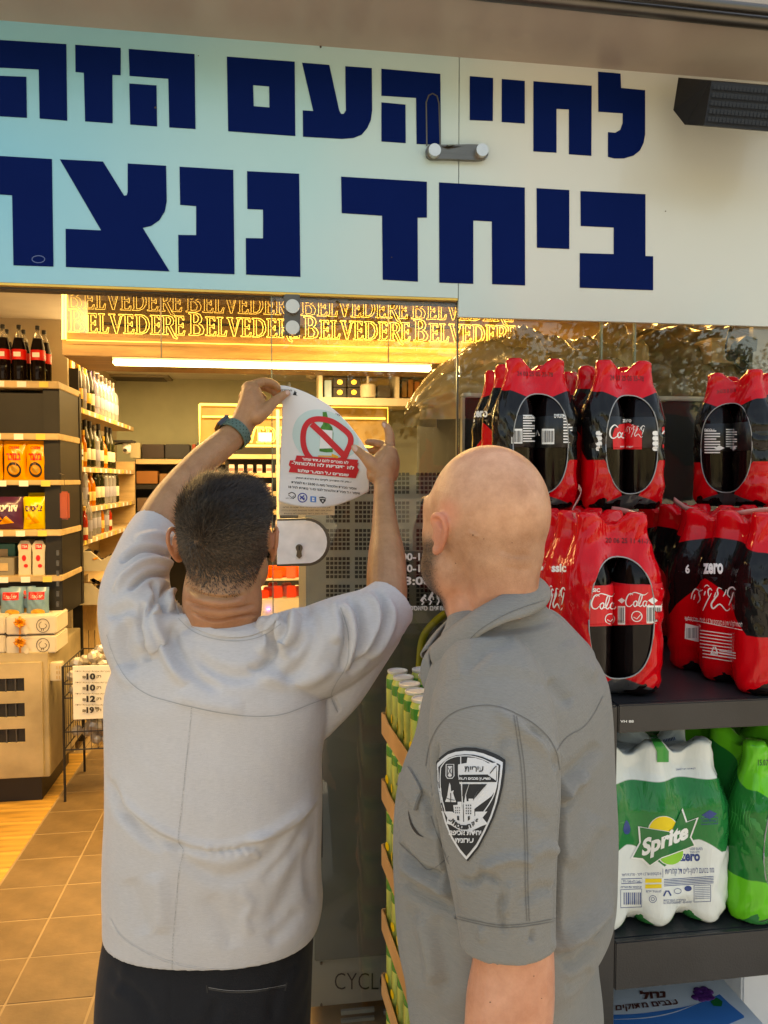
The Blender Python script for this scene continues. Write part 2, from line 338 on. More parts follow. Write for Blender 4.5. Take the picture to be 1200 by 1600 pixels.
# ---------------------------------------------------------------- glass front
GT=zb1+.02
gd=empty('glass_door',(hY(570,1000,0).x,0,0),'closed frameless glass door carrying the lock box','door')
gx0=hY(426,700,0).x; gx1=hY(714.5,700,0).x
MB().box((gx0,.004,.01),(gx1,.012,GT)).build('pane',M_glass,gd)
M_edge=mat('glass_edge',(.25,.3,.22),.2,trans=.3)
MB().box((gx0-.0025,.003,.01),(gx0,.013,GT)).build('edge',M_edge,gd); MB().box((gx1-.001,.002,.01),(gx1+.003,.014,GT)).build('edge',flat('dark_seal',(.05,.055,.045),.3),gd)
gw=empty('glass_window',(1.2,0,0),'fixed frameless shop window behind the stacked drink packs','window')
MB().box((gx1+.006,.004,.01),(hY(938,700,0).x,.012,zb2+.04)).build('pane',M_glass,gw); MB().box((hY(938,700,0).x+.004,.004,.01),(hY(990,700,0).x,.012,zb2+.04)).build('pane',M_glass,gw)
MB().box((hY(990,700,0).x+.004,.004,.01),(3.4,.012,zb2+.04)).build('pane',M_glass,gw)
for x in (938,990): X=hY(x,700,0).x; MB().box((X,.002,.01),(X+.004,.014,zb2+.04)).build('edge',M_edge,gw)
# top patch fitting with two discs
fz=empty('patch_fitting',hY(457,490,-.01),'dark metal hinge plate with two steel discs at top of the door','hinge')
boxpx('plate',444,458,469,524,-.012,.014,M_dksteel,fz,bev=.003)
for y in (480,513): MB().lathe([(0,-.006),(.0155,-.006),(.017,-.003),(.017,.012),(0,.012)],n=28,M=Matrix.Translation(hY(457,y,-.016))@Matrix.Rotation(math.pi/2,4,'X')).build('disc',mat('bright_steel',(.55,.53,.5),.35,metal=.9),fz,smooth=True,auto=40)
# lock box
lk=empty('lock_box',hY(470,845,-.03),'white steel lock box with rounded end and key cylinder on the glass door','lock')
sh_=[(433,814),(478,813)]+ring2(478,847,33,33.5,14,-math.pi/2,math.pi/2)+[(478,880),(433,882)]
M_lock=mat('worn_white_steel',(.93,.94,.94),.35,metal=0,var=.12,vs_=30)
def cutout(name,loop,Y,d,m,par,bev=0):
    v,f=poly2(loop); bb=MB(); bb.prism([hY(x,y,Y) for x,y in loop],(0,d,0)); return bb.build(name,m,par)
cutout('rim',[(433,811),(478,810)]+ring2(479,847,37,37.5,16,-math.pi/2,math.pi/2)+[(478,884.5),(433,885)],-.026,.03,M_dksteel,lk)
cutout('cover_plate',sh_,-.032,.008,M_lock,lk)
cutout('key_cylinder',ring2(467.5,856,5.5,5.5,12,math.pi*.8,math.pi*2.2)+[(471,862),(472,869),(467.5,873),(463,869),(464,862)],-.038,.008,M_steel,lk)
cutout('key_slot',rect2(466.5,853,468.5,860),-.0392,.002,M_blk,lk)
# vertical door edge bar
db=boxpx('door_edge_bar',498,1140,504,1340,-.01,.02,M_blk); tag(db,'slim black vertical door bar beside the grey shirt','door bar')
# ---------------------------------------------------------------- stickers on the glass
pl=planeY(-.0001)
hs=empty('hours_sticker',hY(670,900,0),'grey window sticker with white opening hours and ape-to-man row','sticker')
stv,stf=poly2(rect2(622,861,735,948,2)); M_film=glassmat('smoked_film',tint=(.6,.6,.58),boost=1.1)
bb=MB(); bb.add([hY(x,y,.002) for x,y in stv],stf); bb.build('film',M_film,hs)
T=lambda s,x0,y0,x1,y1,b=.02,sk=0,sh=0:text_px(s,[(x0,y0),(x1,y0+sk),(x1,y1+sk),(x0,y1)],b,sh)
decal([T('09:00-12:00',605,864,690,876,.03),T('08:30-13:00',605,882,690,894,.03),T('23:00',620,901,673,914,.03),T(heb('אנחנו לא נחים שותים סיאסטה'),633,945,760,954,.03)
 ,poly2(rect2(622,860,735,862,1)),poly2(rect2(622,957,735,960,-3))],pl,M_print_w,'lettering',hs,L=0)
ev=[]
for k,(x,h) in enumerate(((661,10),(673,15),(685,20),(696,20),(708,20))):
    y1=943; hd=y1-h-2
    ev+= [poly2(ring2(x+(3 if k<2 else 0),hd,2.1,2.4,8)),stroke2([(x+(2 if k<2 else 0),hd+2),(x-1,hd+h*.5),(x-3 if k<2 else x,y1-h*.35)],4.2),stroke2([(x-2 if k<2 else x,y1-h*.4),(x+1,y1-h*.2),(x-2,y1+2)],2.6),stroke2([(x,hd+4),(x+3.5,hd+h*.45),(x+5-k*.6,hd+h*.75)],1.8)]
decal(ev,pl,M_print_w,'figures',hs,L=0)
nt_=empty('notice_card',hY(480,790,0),'small cream notice with three printed lines stuck under the poster','notice')
v,f=poly2(rect2(436,760,523,805)); bb=MB(); bb.add([hY(x,y,-.001) for x,y in v],f); o=bb.build('paper',flat('aged_paper',(.62,.58,.48),.7),nt_)
decal([T(heb('אין מכירת אלכוהול למי שטרם מלאו'),442,791,516,794.5,.0),T(heb('העסק אינו רשאי למכור משקאות משכרים בלילה'),440,796,519,799.5,0),T(heb('על פי חוק רישוי עסקים לא בחנות'),444,801,512,804,0)],planeY(-.0015),M_print_k,'lettering',nt_,L=0)
sm=empty('small_label',hY(626,975,0),'tiny white barcode label low on the door glass','label')
v,f=poly2(rect2(615,958,632,990)); bb=MB(); bb.add([hY(x,y,-.001) for x,y in v],f); bb.build('paper',flat('grey_paper',(.5,.5,.46),.7),sm)
decal([poly2(rect2(618+i*2,963,619+i*2,974)) for i in range(6)]+[T('MADE',618,978,630,982)],planeY(-.0015),M_print_k,'barcode',sm,L=0)
# ---------------------------------------------------------------- perforated cooler behind the glass
ck=empty('steel_cooler',(hY(600,1000,.3).x,.4,0),'tall grey steel cooler with perforated back behind the glass door','cooler')
M_cool=mat('cooler_grey',(.27,.29,.27),.38,metal=.35,var=.12,vs_=3); M_hole=flat('hole_black',(.01,.01,.01),.6)
cx0=hY(478,900,.25).x; cx1=hY(712,900,.25).x; ctop=hY(600,742,.25).z
MB().box((cx0,.25,.05),(cx1,.9,ctop),bev=.006).build('casing',M_cool,ck)
hb=MB()
for cxp in (527,572,620,668,702):
    for cyp in (755,800,843,887,930):
        for i in range(6):
            for j in range(5):
                p=hY(cxp-15+i*6.4,cyp-14+j*7.0,.249); hb.box((p.x-.0045,.2485,p.z-.0045),(p.x+.0045,.26,p.z+.0045))
o=hb.build('perforation',M_hole,ck); o['kind']='stuff'
MB().box((cx0+.02,.24,hY(600,1490,.25).z),(cx1-.01,.249,hY(600,975,.25).z),bev=.003).build('lower_panel',mat('cooler_gloss',(.17,.185,.17),.16,metal=.3,var=.1,coat=.5),ck)
pb=planeY(.238)
decal([T('CYCLONE',523,1520,650,1546,-.01)],planeY(.2485),M_print_k,'lettering',ck,L=0,off=.001)
decal([poly2([(525,1519),(532,1509),(560,1507),(560,1517)])],planeY(.2485),flat('yellow_warning',(.7,.5,.02),.5),'warning_label',ck,L=0,off=.001)
for i in range(5): boxpx('louvre',533,1578+i*14,585,1584+i*14,.244,.01,M_cool,ck)
for i in range(5): boxpx('louvre',600,1578+i*14,645,1584+i*14,.244,.01,M_cool,ck)
for x,y in ((502,1505),(502,1570)): MB().lathe([(0,-.002),(.004,-.001),(.004,.003),(0,.003)],n=10,M=Matrix.Translation(hY(x,y,.246))@Matrix.Rotation(math.pi/2,4,'X')).build('screw',M_steel,ck)
# yellow hose glimpsed through the glass
hs2=MB(); hs2.tube(catmull([hY(700,955,.2),hY(676,975,.2),hY(660,1000,.2),hY(655,1050,.19),hY(654,1100,.2)],6),.011,10); o=hs2.build('yellow_hose',flat('yellow_rubber',(.35,.36,.02),.4),smooth=True); tag(o,'thick yellow hose hanging behind the door glass','hose')
# dark fridge behind the right window
rf=empty('dark_fridge',(hY(950,1000,.12).x,.3,0),'dark grey fridge back behind the right-hand window','fridge')
rx0=hY(724,900,.14).x; rz=hY(900,617,.14).z
MB().box((rx0,.14,.05),(3.3,.85,rz-.012),bev=.006).build('body',mat('charcoal_panel',(.03,.031,.03),.75,ior=1.25),rf)
MB().box((rx0-.006,.13,rz-.012),(3.3,.86,rz),bev=.003).build('top_rim',flat('aluminium_rim',(.42,.42,.38),.4),rf)
MB().box((rx0-.008,.128,.05),(rx0-.0005,.15,rz-.013)).build('side_rim',flat('aluminium_rim2',(.3,.3,.26),.4),rf)
# plastic wrapped bundles on top of the fridge
def bundle(x0,x1,y0,z0,dz,dep,m,seed,left=0):
    r=np.random.default_rng(seed); nx,ny=110,44; V=[];F=[]
    ph=r.uniform(0,6,12); fr=r.uniform(6,34,(12,2)); am=.018/np.sqrt(np.hypot(*fr.T)/8)
    for i in range(nx):
        for j in range(ny):
            u=i/(nx-1); v=j/(ny-1); th=math.pi*v
            hx=min(1,(u/(.5 if x1-x0<1 else .22)))**.6 if left else 1; hx=hx*min(1,((1-u)/.06))**.5 if u<1 else 0
            hh=dz*(.25+.75*hx)*(.92+.08*math.sin(u*9+seed)); d=sum(am[k]*math.sin(fr[k,0]*u*(x1-x0)*2.2+fr[k,1]*v*1.6+ph[k]) for k in range(12))
            rr=1+d/dz*1.2+ .04*abs(math.sin(23*v+9*u+3*math.sin(8*u)))
            V.append((x0+(x1-x0)*u,y0+dep/2-math.cos(th)*dep/2*rr*(.6+.4*hx),z0+abs(math.sin(th))**.55*hh*rr+ (0 if hx>0 else 0)))
    for i in range(nx-1):
        for j in range(ny-1): F.append((i*ny+j,(i+1)*ny+j,(i+1)*ny+j+1,i*ny+j+1))
    b=MB(); b.add(V,F); return b.build('wrapped_bundle',m,smooth=True)
M_wrap=mat('dark_plastic_wrap',(.17,.12,.055),.3,var=.5,vs_=9,coat=.35,bump=.45,bs=26,stretch=(.5,1,2)); M_wrapc=mat('clear_plastic_wrap',(.42,.31,.14),.26,var=.3,vs_=9,coat=.5,bump=.6,bs=20,alpha=.72,stretch=(1,1,2))
bx=hY(655,600,.3).x
o=bundle(bx+.30,3.2,.16,rz,.28,.6,M_wrap,3,1); tag(o,'dark goods bundled in crumpled plastic along the fridge top','bundle')
o=bundle(bx-.02,bx+.66,.12,hY(640,660,.3).z,.27,.4,M_wrapc,5,1); tag(o,'gold lit crumpled clear plastic bag bulging left of the window','plastic bag')
# devices on the right
dv=empty('cardboard_box',hY(1130,560,.1),'tan cardboard box on the wrapped bundle at upper right','box'); boxpx('carton',1112,534,1156,567,.1,.12,flat('kraft',(.45,.32,.16),.7),dv); boxpx('flap',1112,528,1150,533.5,.1,.1,flat('kraft',(.45,.32,.16),.7),dv)
dc=empty('black_adapter',hY(1165,550,.08),'black power adapter with a looping cable at upper right behind glass','adapter')
cutout('housing',[(1150,548),(1152,536),(1166,524),(1184,530),(1182,548),(1164,556)],.07,.06,M_blk,dc)
b=MB(); b.tube(catmull([hY(x,y,.065) for x,y in ((1142,508),(1136,530),(1134,548),(1140,560),(1150,554),(1148,566),(1160,576),(1168,570),(1160,562))],6),.003,6); b.build('cable',M_blk,dc,smooth=True)
b=MB(); b.lathe([(0,-.01),(.014,-.008),(.016,0),(.014,.01),(0,.01)],n=14,M=Matrix.Translation(hY(1143,556,.06))@Matrix.Rotation(math.pi/2,4,'X')); b.build('plug',M_blk,dc,smooth=True)
wp=boxpx('plastic_board',1176,510,1200,640,.12,.02,flat('grey_plastic',(.35,.34,.3),.5)); tag(wp,'pale plastic panel at the far right behind the window','panel')
# ================================================================ INTERIOR
LAMP=(1,.62,.22)
def area(x,y,z,sx,sy,e,c=LAMP,rot=(0,0,0)):
    l=bpy.data.lights.new('interior_light','AREA'); l.shape='RECTANGLE'; l.size=sx; l.size_y=sy; l.energy=e; l.color=c
    o=bpy.data.objects.new('interior_light',l); COL.objects.link(o); o.location=(x,y,z); o.rotation_euler=rot; return o
area(-1.2,1.0,2.49,1.6,.25,19,(1,.69,.33)); area(-.3,3.6,2.48,2.2,.3,32,(1,.74,.40)); area(.9,1.3,2.49,1.6,.25,22,(1,.62,.22)); area(2.2,1.0,2.49,1.6,.25,10,(1,.62,.22))
# LED tube lamp
tb=empty('tube_lamp',hY(425,572,1.55),'long glowing LED tube lamp across the shop under the wood beam','lamp')
x0=hY(176,567,1.55).x; x1=hY(674,577,1.55).x; zt_=hY(425,570,1.55).z
M_led=mat('led_warm',(1,1,1),.5,em=(1,.86,.42),es=4.5); MB().box((x0,1.55,zt_-.013),(x1,1.59,zt_+.011),bev=.006).build('diffuser',M_led,tb); MB().box((x0-.002,1.555,zt_+.0115),(x1+.002,1.6,zt_+.02)).build('housing',M_cream,tb)
for X in (x0+.2,x1-.2): MB().box((X,1.57,zt_+.02),(X+.006,1.576,2.52)).build('hanger',M_dksteel,tb)
area((x0+x1)/2,1.57,zt_-.03,1.3,.05,5,(1,.8,.4)); area((x0+x1)/2,2.9,2.2,1.8,.8,16,(1,.72,.38),(math.pi,0,0))  # second is an added up-light that brightens the ceiling, no fitting there
# wooden beam + neon sign
bm_=empty('wooden_beam',(0,1.7,2.2),'pale oak beam across the shop under the glowing letter sign','beam')
Yb=1.7; bz0=hY(400,562,Yb).z; bz1=hY(400,527,Yb).z; bx0=hY(97,540,Yb).x
MB().box((bx0,Yb,bz0),(2.2,Yb+.5,bz1),bev=.003).build('board',mat('beam_oak',(.33,.2,.09),.5,var=.3,vs_=4,stretch=(1,8,8),bump=.1),bm_); 
MB().box((bx0,Yb+.5,bz1),(2.2,Yb+.55,2.52)).build('backboard',mat('amber_board',(.42,.31,.16),.5),bm_)
ns=empty('neon_sign',hY(420,490,Yb-.05),'glass sign with two rows of glowing yellow outline letters over the oak beam','neon sign')
Yn=Yb-.03; M_neon=mat('neon_gold',(1,.8,.3),.5,em=(1,.62,.12),es=.85); M_neon2=mat('neon_dim',(1,.8,.3),.5,em=(1,.6,.14),es=.34)
M_tube=mat('neon_tube',(1,.9,.4),.5,em=(1,.68,.12),es=2.2)
for xx in (98,102.5): MB().tube([hY(xx,530,Yn),hY(xx,430,Yn)],.005,8).build('edge_tube',M_tube,ns,smooth=True)
MB().tube([hY(104,531.5,Yn),hY(800,548,Yn)],.0022,6).build('bottom_tube',M_neon,ns,smooth=True)
GL={ # outlined serif capitals in unit cells (x right, y up)
'B':(.78,[[(0,0),(.42,0),(.66,.08),(.72,.27),(.62,.45),(.46,.52),(.58,.6),(.62,.77),(.54,.93),(.36,1),(0,1),(0,.95),(.1,.92),(.1,.08),(0,.05),(0,0)],[(.24,.56),(.24,.92),(.36,.92),(.46,.8),(.42,.62),(.24,.56)],[(.24,.07),(.24,.48),(.42,.45),(.54,.28),(.48,.1),(.24,.07)]]),
'E':(.62,[[(0,0),(.54,0),(.58,.24),(.52,.24),(.44,.08),(.24,.08),(.24,.46),(.4,.46),(.44,.38),(.48,.38),(.48,.64),(.44,.64),(.4,.54),(.24,.54),(.24,.92),(.4,.92),(.48,.78),(.52,.78),(.52,1),(0,1),(0,.95),(.1,.92),(.1,.08),(0,.05),(0,0)]]),
'L':(.56,[[(0,0),(.5,0),(.55,.3),(.49,.3),(.4,.08),(.24,.08),(.24,.92),(.34,.95),(.34,1),(0,1),(0,.95),(.1,.92),(.1,.08),(0,.05),(0,0)]]),
'V':(.74,[[(.34,0),(.42,0),(.68,.92),(.76,.95),(.76,1),(.5,1),(.5,.95),(.6,.92),(.42,.26),(.24,.92),(.32,.95),(.32,1),(-.02,1),(-.02,.95),(.07,.92),(.34,0)]]),
'D':(.8,[[(0,0),(.36,0),(.6,.1),(.74,.32),(.76,.55),(.68,.82),(.5,.97),(.34,1),(0,1),(0,.95),(.1,.92),(.1,.08),(0,.05),(0,0)],[(.24,.08),(.24,.92),(.4,.9),(.55,.76),(.61,.52),(.56,.24),(.42,.1),(.24,.08)]]),
'R':(.66,[[(0,0),(.34,0),(.34,.05),(.24,.08),(.24,.44),(.3,.44),(.62,-.16),(.8,-.22),(.84,-.16),(.72,-.06),(.46,.46),(.6,.56),(.64,.76),(.56,.93),(.36,1),(0,1),(0,.95),(.1,.92),(.1,.08),(0,.05),(0,0)],[(.24,.52),(.24,.92),(.36,.92),(.48,.78),(.42,.56),(.24,.52)]])}
word='BELVEDERE'; Wt=sum(GL[c][0]*(1.15 if i==0 else 1) for i,c in enumerate(word))
zb_2=hY(110,519,Yn).z; x_2=hY(108,519,Yn).x; pit=hY(108+187,520,Yn).x-x_2; H2=hY(110,483,Yn).z-zb_2
for row in range(2):
    for k in range(4):
        b=MB(); X=x_2+k*pit-row*.012; sc=pit*.975/Wt
        for i,c in enumerate(word):
            s1=1.15 if i==0 else 1; h=H2*(1 if i==0 else .84)
            for lp in GL[c][1]: b.tube([(X+px_*sc*s1,Yn,zb_2+row*H2*1.03+py_*h) for px_,py_ in lp],.0013 if row==0 else .0011,5)
            X+=GL[c][0]*sc*s1
        b.build('neon_word',M_neon if row==0 else M_neon2,ns)
for x in (145,205,245,330,430,530,570,668):
    boxpx('clamp',x,446 if x in(205,330,530,668) else 515,x+14,463 if x in(205,330,530,668) else 533,Yn+.04,.03,M_blk,ns)
b=MB(); b.tube(catmull([hY(x,y,Yn+.05) for x,y in ((160,505),(230,510),(300,503),(370,509),(450,512),(530,506),(620,505),(670,513),(740,508))],6),.006,6); b.build('power_cable',M_blk,ns,smooth=True)
# ceiling vent
av=empty('ceiling_vent',hZ(250,598,2.5),'square grey air vent in the shop ceiling','vent')
q=[hZ(178,588,2.515),hZ(245,588,2.515),hZ(262,606,2.515),hZ(188,604,2.515)]
b=MB(); xm=hZ(180,597,2.51); b.box((xm.x,xm.y-.5,2.5),(xm.x+.55,xm.y+.1,2.519),bev=.004); b.build('frame',flat('vent_grey',(.3,.27,.2),.5),av)
for i in range(7): MB().box((xm.x+.05,xm.y-.45+i*.075,2.493),(xm.x+.5,xm.y-.42+i*.075,2.4995)).build('slat',flat('vent_dark',(.1,.09,.07),.5),av)
# ---------------------------------------------------------------- left display shelving (faces the camera)
Yf=2.15; M_uni=mat('dark_laminate',(.012,.010,.008),.5,var=.2); M_bd=mat('shelf_board',(.55,.40,.22),.45,var=.15,vs_=6,stretch=(1,5,5))
su=empty('display_shelving',(-1.7,Yf,0),'tall dark shelving with pale oak boards at left of the shop','shelving')
sx1=hY(93,700,Yf).x
MB().box((-2.2,Yf+.42,.9),(sx1,Yf+.46,hY(50,600,Yf).z)).build('back_panel',M_uni,su)
MB().box((sx1-.085,Yf+.03,.9),(sx1-.005,Yf+.42,hY(50,600,Yf).z),bev=.003).build('side_panel',M_uni,su)
MB().box((-2.2,Yf+.06,hY(50,676,Yf).z),(sx1-.09,Yf+.1,hY(50,612,Yf).z)).build('header_panel',M_uni,su)
SZ={}; M_ticket=flat('yellow_ticket',(.75,.6,.15),.5)
for k,(y0,y1) in enumerate(((595,606),(677,687),(750,758),(828,838),(900,909))):
    zt1=hY(50,y0,Yf).z; zb_=hY(50,y1,Yf).z; SZ[k]=zt1
    MB().box((-2.2,Yf,zb_),(sx1,Yf+.45,zt1),bev=.003).build('shelf_board',M_bd,su)
for k in SZ:
    for i in range(7):
        X=sx1-.07-i*.105-.02*(k%2); MB().box((X-.022,Yf-.003,SZ[k]-.032),(X+.022,Yf-.0005,SZ[k]-.003)).build('price_ticket',M_print_w if i%3 else M_ticket,su)
# drawer cabinet under
cb=empty('counter_cabinet',(-1.5,2.2,0),'stone patterned counter cabinet with three dark slots below the gift boxes','cabinet')
M_stone=mat('stone_laminate',(.44,.36,.23),.5,var=.35,vs_=3.5,bump=.15)
Yc=1.98; cz1=hY(50,1022,Yc).z; cX=hY(74,1100,Yc).x; cz0=.13
MB().box((-2.2,Yc+.02,cz0),(cX,Yf+.5,cz1),bev=.003).build('carcass',M_stone,cb)
for k in range(3):   # door made of rails around the slots
    pass
ys=[(1060,1081),(1099,1121),(1139,1161)]; dz0=hY(30,1215,Yc).z; dz1=hY(30,1036,Yc).z; dX=hY(66,1100,Yc).x; wX=hY(38.5,1100,Yc).x
edges=[dz1]+[hY(20,y,Yc).z for p_ in ys for y in p_]+[dz0]
b=MB(); b.box((wX,Yc,dz0),(dX,Yc+.018,dz1))
for i in range(0,8,2): b.box((-1.9,Yc,edges[i+1]),(wX,Yc+.018,edges[i]))
b.build('door',M_stone,cb)
for p_ in ys:
    MB().box((-1.9,Yc+.015,hY(20,p_[1],Yc).z),(wX,Yc+.022,hY(20,p_[0],Yc).z)).build('vent_slot',M_blk,cb)
    for i in range(9): MB().box((wX-.045-i*.045,Yc+.003,hY(20,p_[1],Yc).z),(wX-.04-i*.045,Yc+.014,hY(20,p_[0],Yc).z)).build('slat',flat('slat_grey',(.07,.07,.08),.4),cb)
MB().box((-2.2,Yc+.06,0),(cX-.05,Yf+.4,cz0)).build('plinth',M_blk,cb)
ph=empty('price_holder',hY(86,1050,Yc),'small white plastic ticket holder on the cabinet corner','holder')
o=boxpx('holder',77,1036,96,1064,Yc+.05,.05,M_cream,ph,bev=.003)
for i in range(6): boxpx('ticket_slot',88+ (i%2)*4,1040+(i//2)*8,90+(i%2)*4,1045+(i//2)*8,Yc+.048,.003,M_bd,ph)
# cola bottles on the top shelf
def bottle(name,prof,m,cap=None,capm=None,lab=None,labm=None,n=14,stripe=None):
    r=empty(name); MB().lathe(prof,n=n).build('glass_body' if 'plastic' not in name else 'body',m,r,smooth=True,auto=60)
    if cap: MB().lathe(cap,n=n).build('cap',capm,r,smooth=True,auto=50)
    if lab: MB().lathe(lab,n=n).build('label_band',labm,r,smooth=True,auto=50)
    if stripe: MB().lathe(stripe[0],n=n).build('label_stripe',stripe[1],r,smooth=True,auto=50)
    return r
def place(r,loc,label,cat='bottle',group=None,first=[],s=1,rot=0):
    c=r if r.name not in _used else copy_tree(r)
    if c is r: _used.add(r.name)
    c.location=loc; c.rotation_euler.z=rot; c.scale=(s,s,s) if not isinstance(s,tuple) else s; tag(c,label,cat,group); return c
_used=set()
M_cola=mat('cola_dark',(.006,.003,.003),.06,ior=1.3); M_redcap=flat('red_cap',(.45,.01,.01),.4); M_clear=mat('clear_pet',(.75,.72,.62),.08,trans=.85)
cola=bottle('cola_bottle',[(.036,0),(.045,.015),(.045,.15),(.043,.19),(.030,.24)],M_cola,cap=[(.013,.29),(.014,.292),(.014,.31),(.012,.312)],capm=M_blk,lab=[(.0455,.12),(.0457,.121),(.0457,.175),(.045,.176)],labm=M_redprint)
MB().lathe([(.0302,.2402),(.016,.27),(.012,.289)],n=14).build('neck',M_clear,cola,smooth=True)
MB().box((-.022,-.0475,.135),(.022,-.0455,.16)).build('label_logo',M_print_w,cola)
lx=lambda px,Y,z=None:hY(px,700,Y).x
sc=.93
for i,(px,dy) in enumerate(((8,.07),(33,.07),(62,.08),(14,.20),(40,.20),(72,.2))):
    place(cola,(lx(px,Yf+dy),Yf+dy,SZ[0]),f'{"front" if dy<.1 else "rear"} row cola bottle on the top left shelf, {ORD[i%3]} from the left','bottle','cola bottles on the top shelf',s=(.78,.78,sc))
# snack bags
def bag(name,wd,ht,m,parts,label,loc,group=None,tilt=0,mk=M_print_k):
    r=empty(name,(0,0,0)); V=[];F=[]; nx,ny=14,16
    for sgn in (1,-1):
        n0=len(V)
        for i in range(nx+1):
            for j in range(ny+1):
                u=i/nx*2-1; v=j/ny; t=max(0,(1-u*u))**.5*max(0,math.sin(math.pi*min(1,max(0,(v-.04)/.92))))**.6
                V.append((u*wd/2*(1-.06*math.sin(math.pi*v)),-sgn*t*.035+.003*math.sin(9*u+20*v+hash(label)%7)*t,v*ht))
        for i in range(nx):
            for j in range(ny): a=n0+i*(ny+1)+j; F.append((a,a+1,a+ny+2,a+ny+1))
    b=MB(); b.add(V,F); o=b.build('pouch',m,r,smooth=True)
    r.location=(0,0,0); bv=bvh_of(o)
    for pl_,mm,nm in parts: decal(pl_,bv,mm,nm,r,L=.02,off=.001,proj=lambda a,b_:(Vector((a*wd,-.3,b_*ht)),Vector((0,1,0))))
    r.location=loc; r.rotation_euler.x=tilt; tag(r,label,'snack bag',group); return r
def tu(s,x0,y0,x1,y1,b=.03): # unit text for local decals (y up)
    v,f,a=text2d(s,b); return (np.stack([x0+(x1-x0)*v[:,0],y0+(y1-y0)*v[:,1]],1),f)
M_or=mat('orange_pouch',(.85,.33,.02),.3,coat=.4); M_pu=mat('purple_pouch',(.08,.015,.06),.3,coat=.4); M_ye=mat('yellow_pouch',(.85,.6,.03),.3,coat=.4); M_bl=mat('blue_pouch',(.16,.3,.42),.3,coat=.4)
pxw=lambda a,b_,Y:hY(b_,700,Y).x-hY(a,700,Y).x; pzh=lambda a,b_,Y:hY(50,a,Y).z-hY(50,b_,Y).z
for i,(a_,b_) in enumerate(((-32,5),(5,42),(40,74))):
    bag('snack_bag',pxw(a_,b_,Yf),pzh(688,750,Yf),M_or,[([tu(heb('במבה') if False else heb('במבר'),-.3,.5,.3,.68,.05),tu('OSEM',-.22,.78,.22,.86)],M_redprint,'lettering'),([stroke2(ring2(0,.26,.27,.16,20),.07,closed=True)],M_print_k,'badge'),([poly2(ring2(0,.26,.17,.1,10))],M_gold,'picture')],
     f'orange puffed snack bag, {["leftmost","middle","rightmost"][i]} of three on the shelf below the dark panel',(lx((a_+b_)/2,Yf+.05),Yf+.05,SZ[2]),'orange snack bags')
for i,(a_,b_,mm,lb) in enumerate(((-20,36,M_pu,'purple tortilla chip bag on the third shelf'),(34,72,M_ye,'front yellow crisp bag on the third shelf'),(42,78,M_ye,'rear yellow crisp bag leaning behind on the third shelf'))):
    bag('snack_bag',pxw(a_,b_,Yf),pzh(778 if i<2 else 772,829,Yf),mm,[([tu(heb("צ'יטוס") if i else heb('דוריטוס'),-.35,.55,.35,.75,.05)],M_print_w if i==0 else M_pu,'lettering'),([poly2([(-.2,.15),(.25,.2),(.05,.42)]),poly2([(-.35,.3),(-.05,.3),(-.2,.5)])],M_or,'picture')],lb,(lx((a_+b_)/2,Yf+.05+.06*(i==2)),Yf+.05+.06*(i==2),SZ[3]+.002))
for i,(a_,b_) in enumerate(((-5,33),(36,73),(8,52))):
    bag('wafer_bag',pxw(a_,b_,Yf),pzh(918,965,Yf),M_bl,[([poly2(rect2(-.33,.62,.33,.86))],M_redprint,'badge'),([tu('Loacker',-.26,.66,.26,.8,.03)],M_print_w,'lettering'),([poly2(ring2(.05,.2,.3,.12,12))],M_gold,'picture')],
     ['left blue wafer bag behind the gift boxes','right blue wafer bag behind the gift boxes','rearmost blue wafer bag half hidden behind the two front ones'][i],(lx((a_+b_)/2,Yf-.03+.05*(i==2)),Yf-.03+.05*(i==2),hY(50,965,Yf-.03).z),'blue wafer bags')
# small boxes on shelf 4
for i,(x0_,x1_,y0_,mm,lb) in enumerate(((-10,24,850,flat('teal_card',(.03,.16,.12),.5),'teal gift box at left on the fourth shelf'),(-10,22,872,flat('grey_card',(.25,.22,.17),.5),'grey ribboned box in front of the teal one'))):
    r=empty('gift_box',hY((x0_+x1_)/2,900,Yf+.1),lb,'box'); boxpx('carton',x0_,y0_,x1_,899.5,Yf+(.14 if i==0 else .05),.1,mm,r,bev=.002); boxpx('gift_tag',-2,y0_+8,12,y0_+20,Yf+(.136 if i==0 else .046),.003,M_bd,r)
for i,x in enumerate((38.5,60.5)):
    r=empty('tea_carton',hY(x,899,Yf+.04),f'{["left","right"][i]} hexagonal-topped pale carton with red emblem','carton')
    q=[hY(x-9.5,899,Yf+.04),hY(x+9.5,899,Yf+.04),hY(x+9.5,862,Yf+.04),hY(x+11,853,Yf+.04),hY(x+6,845,Yf+.04),hY(x-6,845,Yf+.04),hY(x-11,853,Yf+.04),hY(x-9.5,862,Yf+.04)]
    for q_ in q[:2]: q_.z=SZ[4]
    MB().prism(q,(0,.1,0)).build('carton',M_cream,r); pp=planeY(Yf+.039)
    decal([poly2(rect2(x-5,850,x+5,858)),poly2(ring2(x-1,872,3.5,5,8)),poly2(ring2(x+2,884,3.5,3,8))],pp,M_redprint,'emblem',r,L=0)
    decal([T('TEA',x-4,851.5,x+4,856)],planeY(Yf+.0385),M_print_w,'lettering',r,L=0)
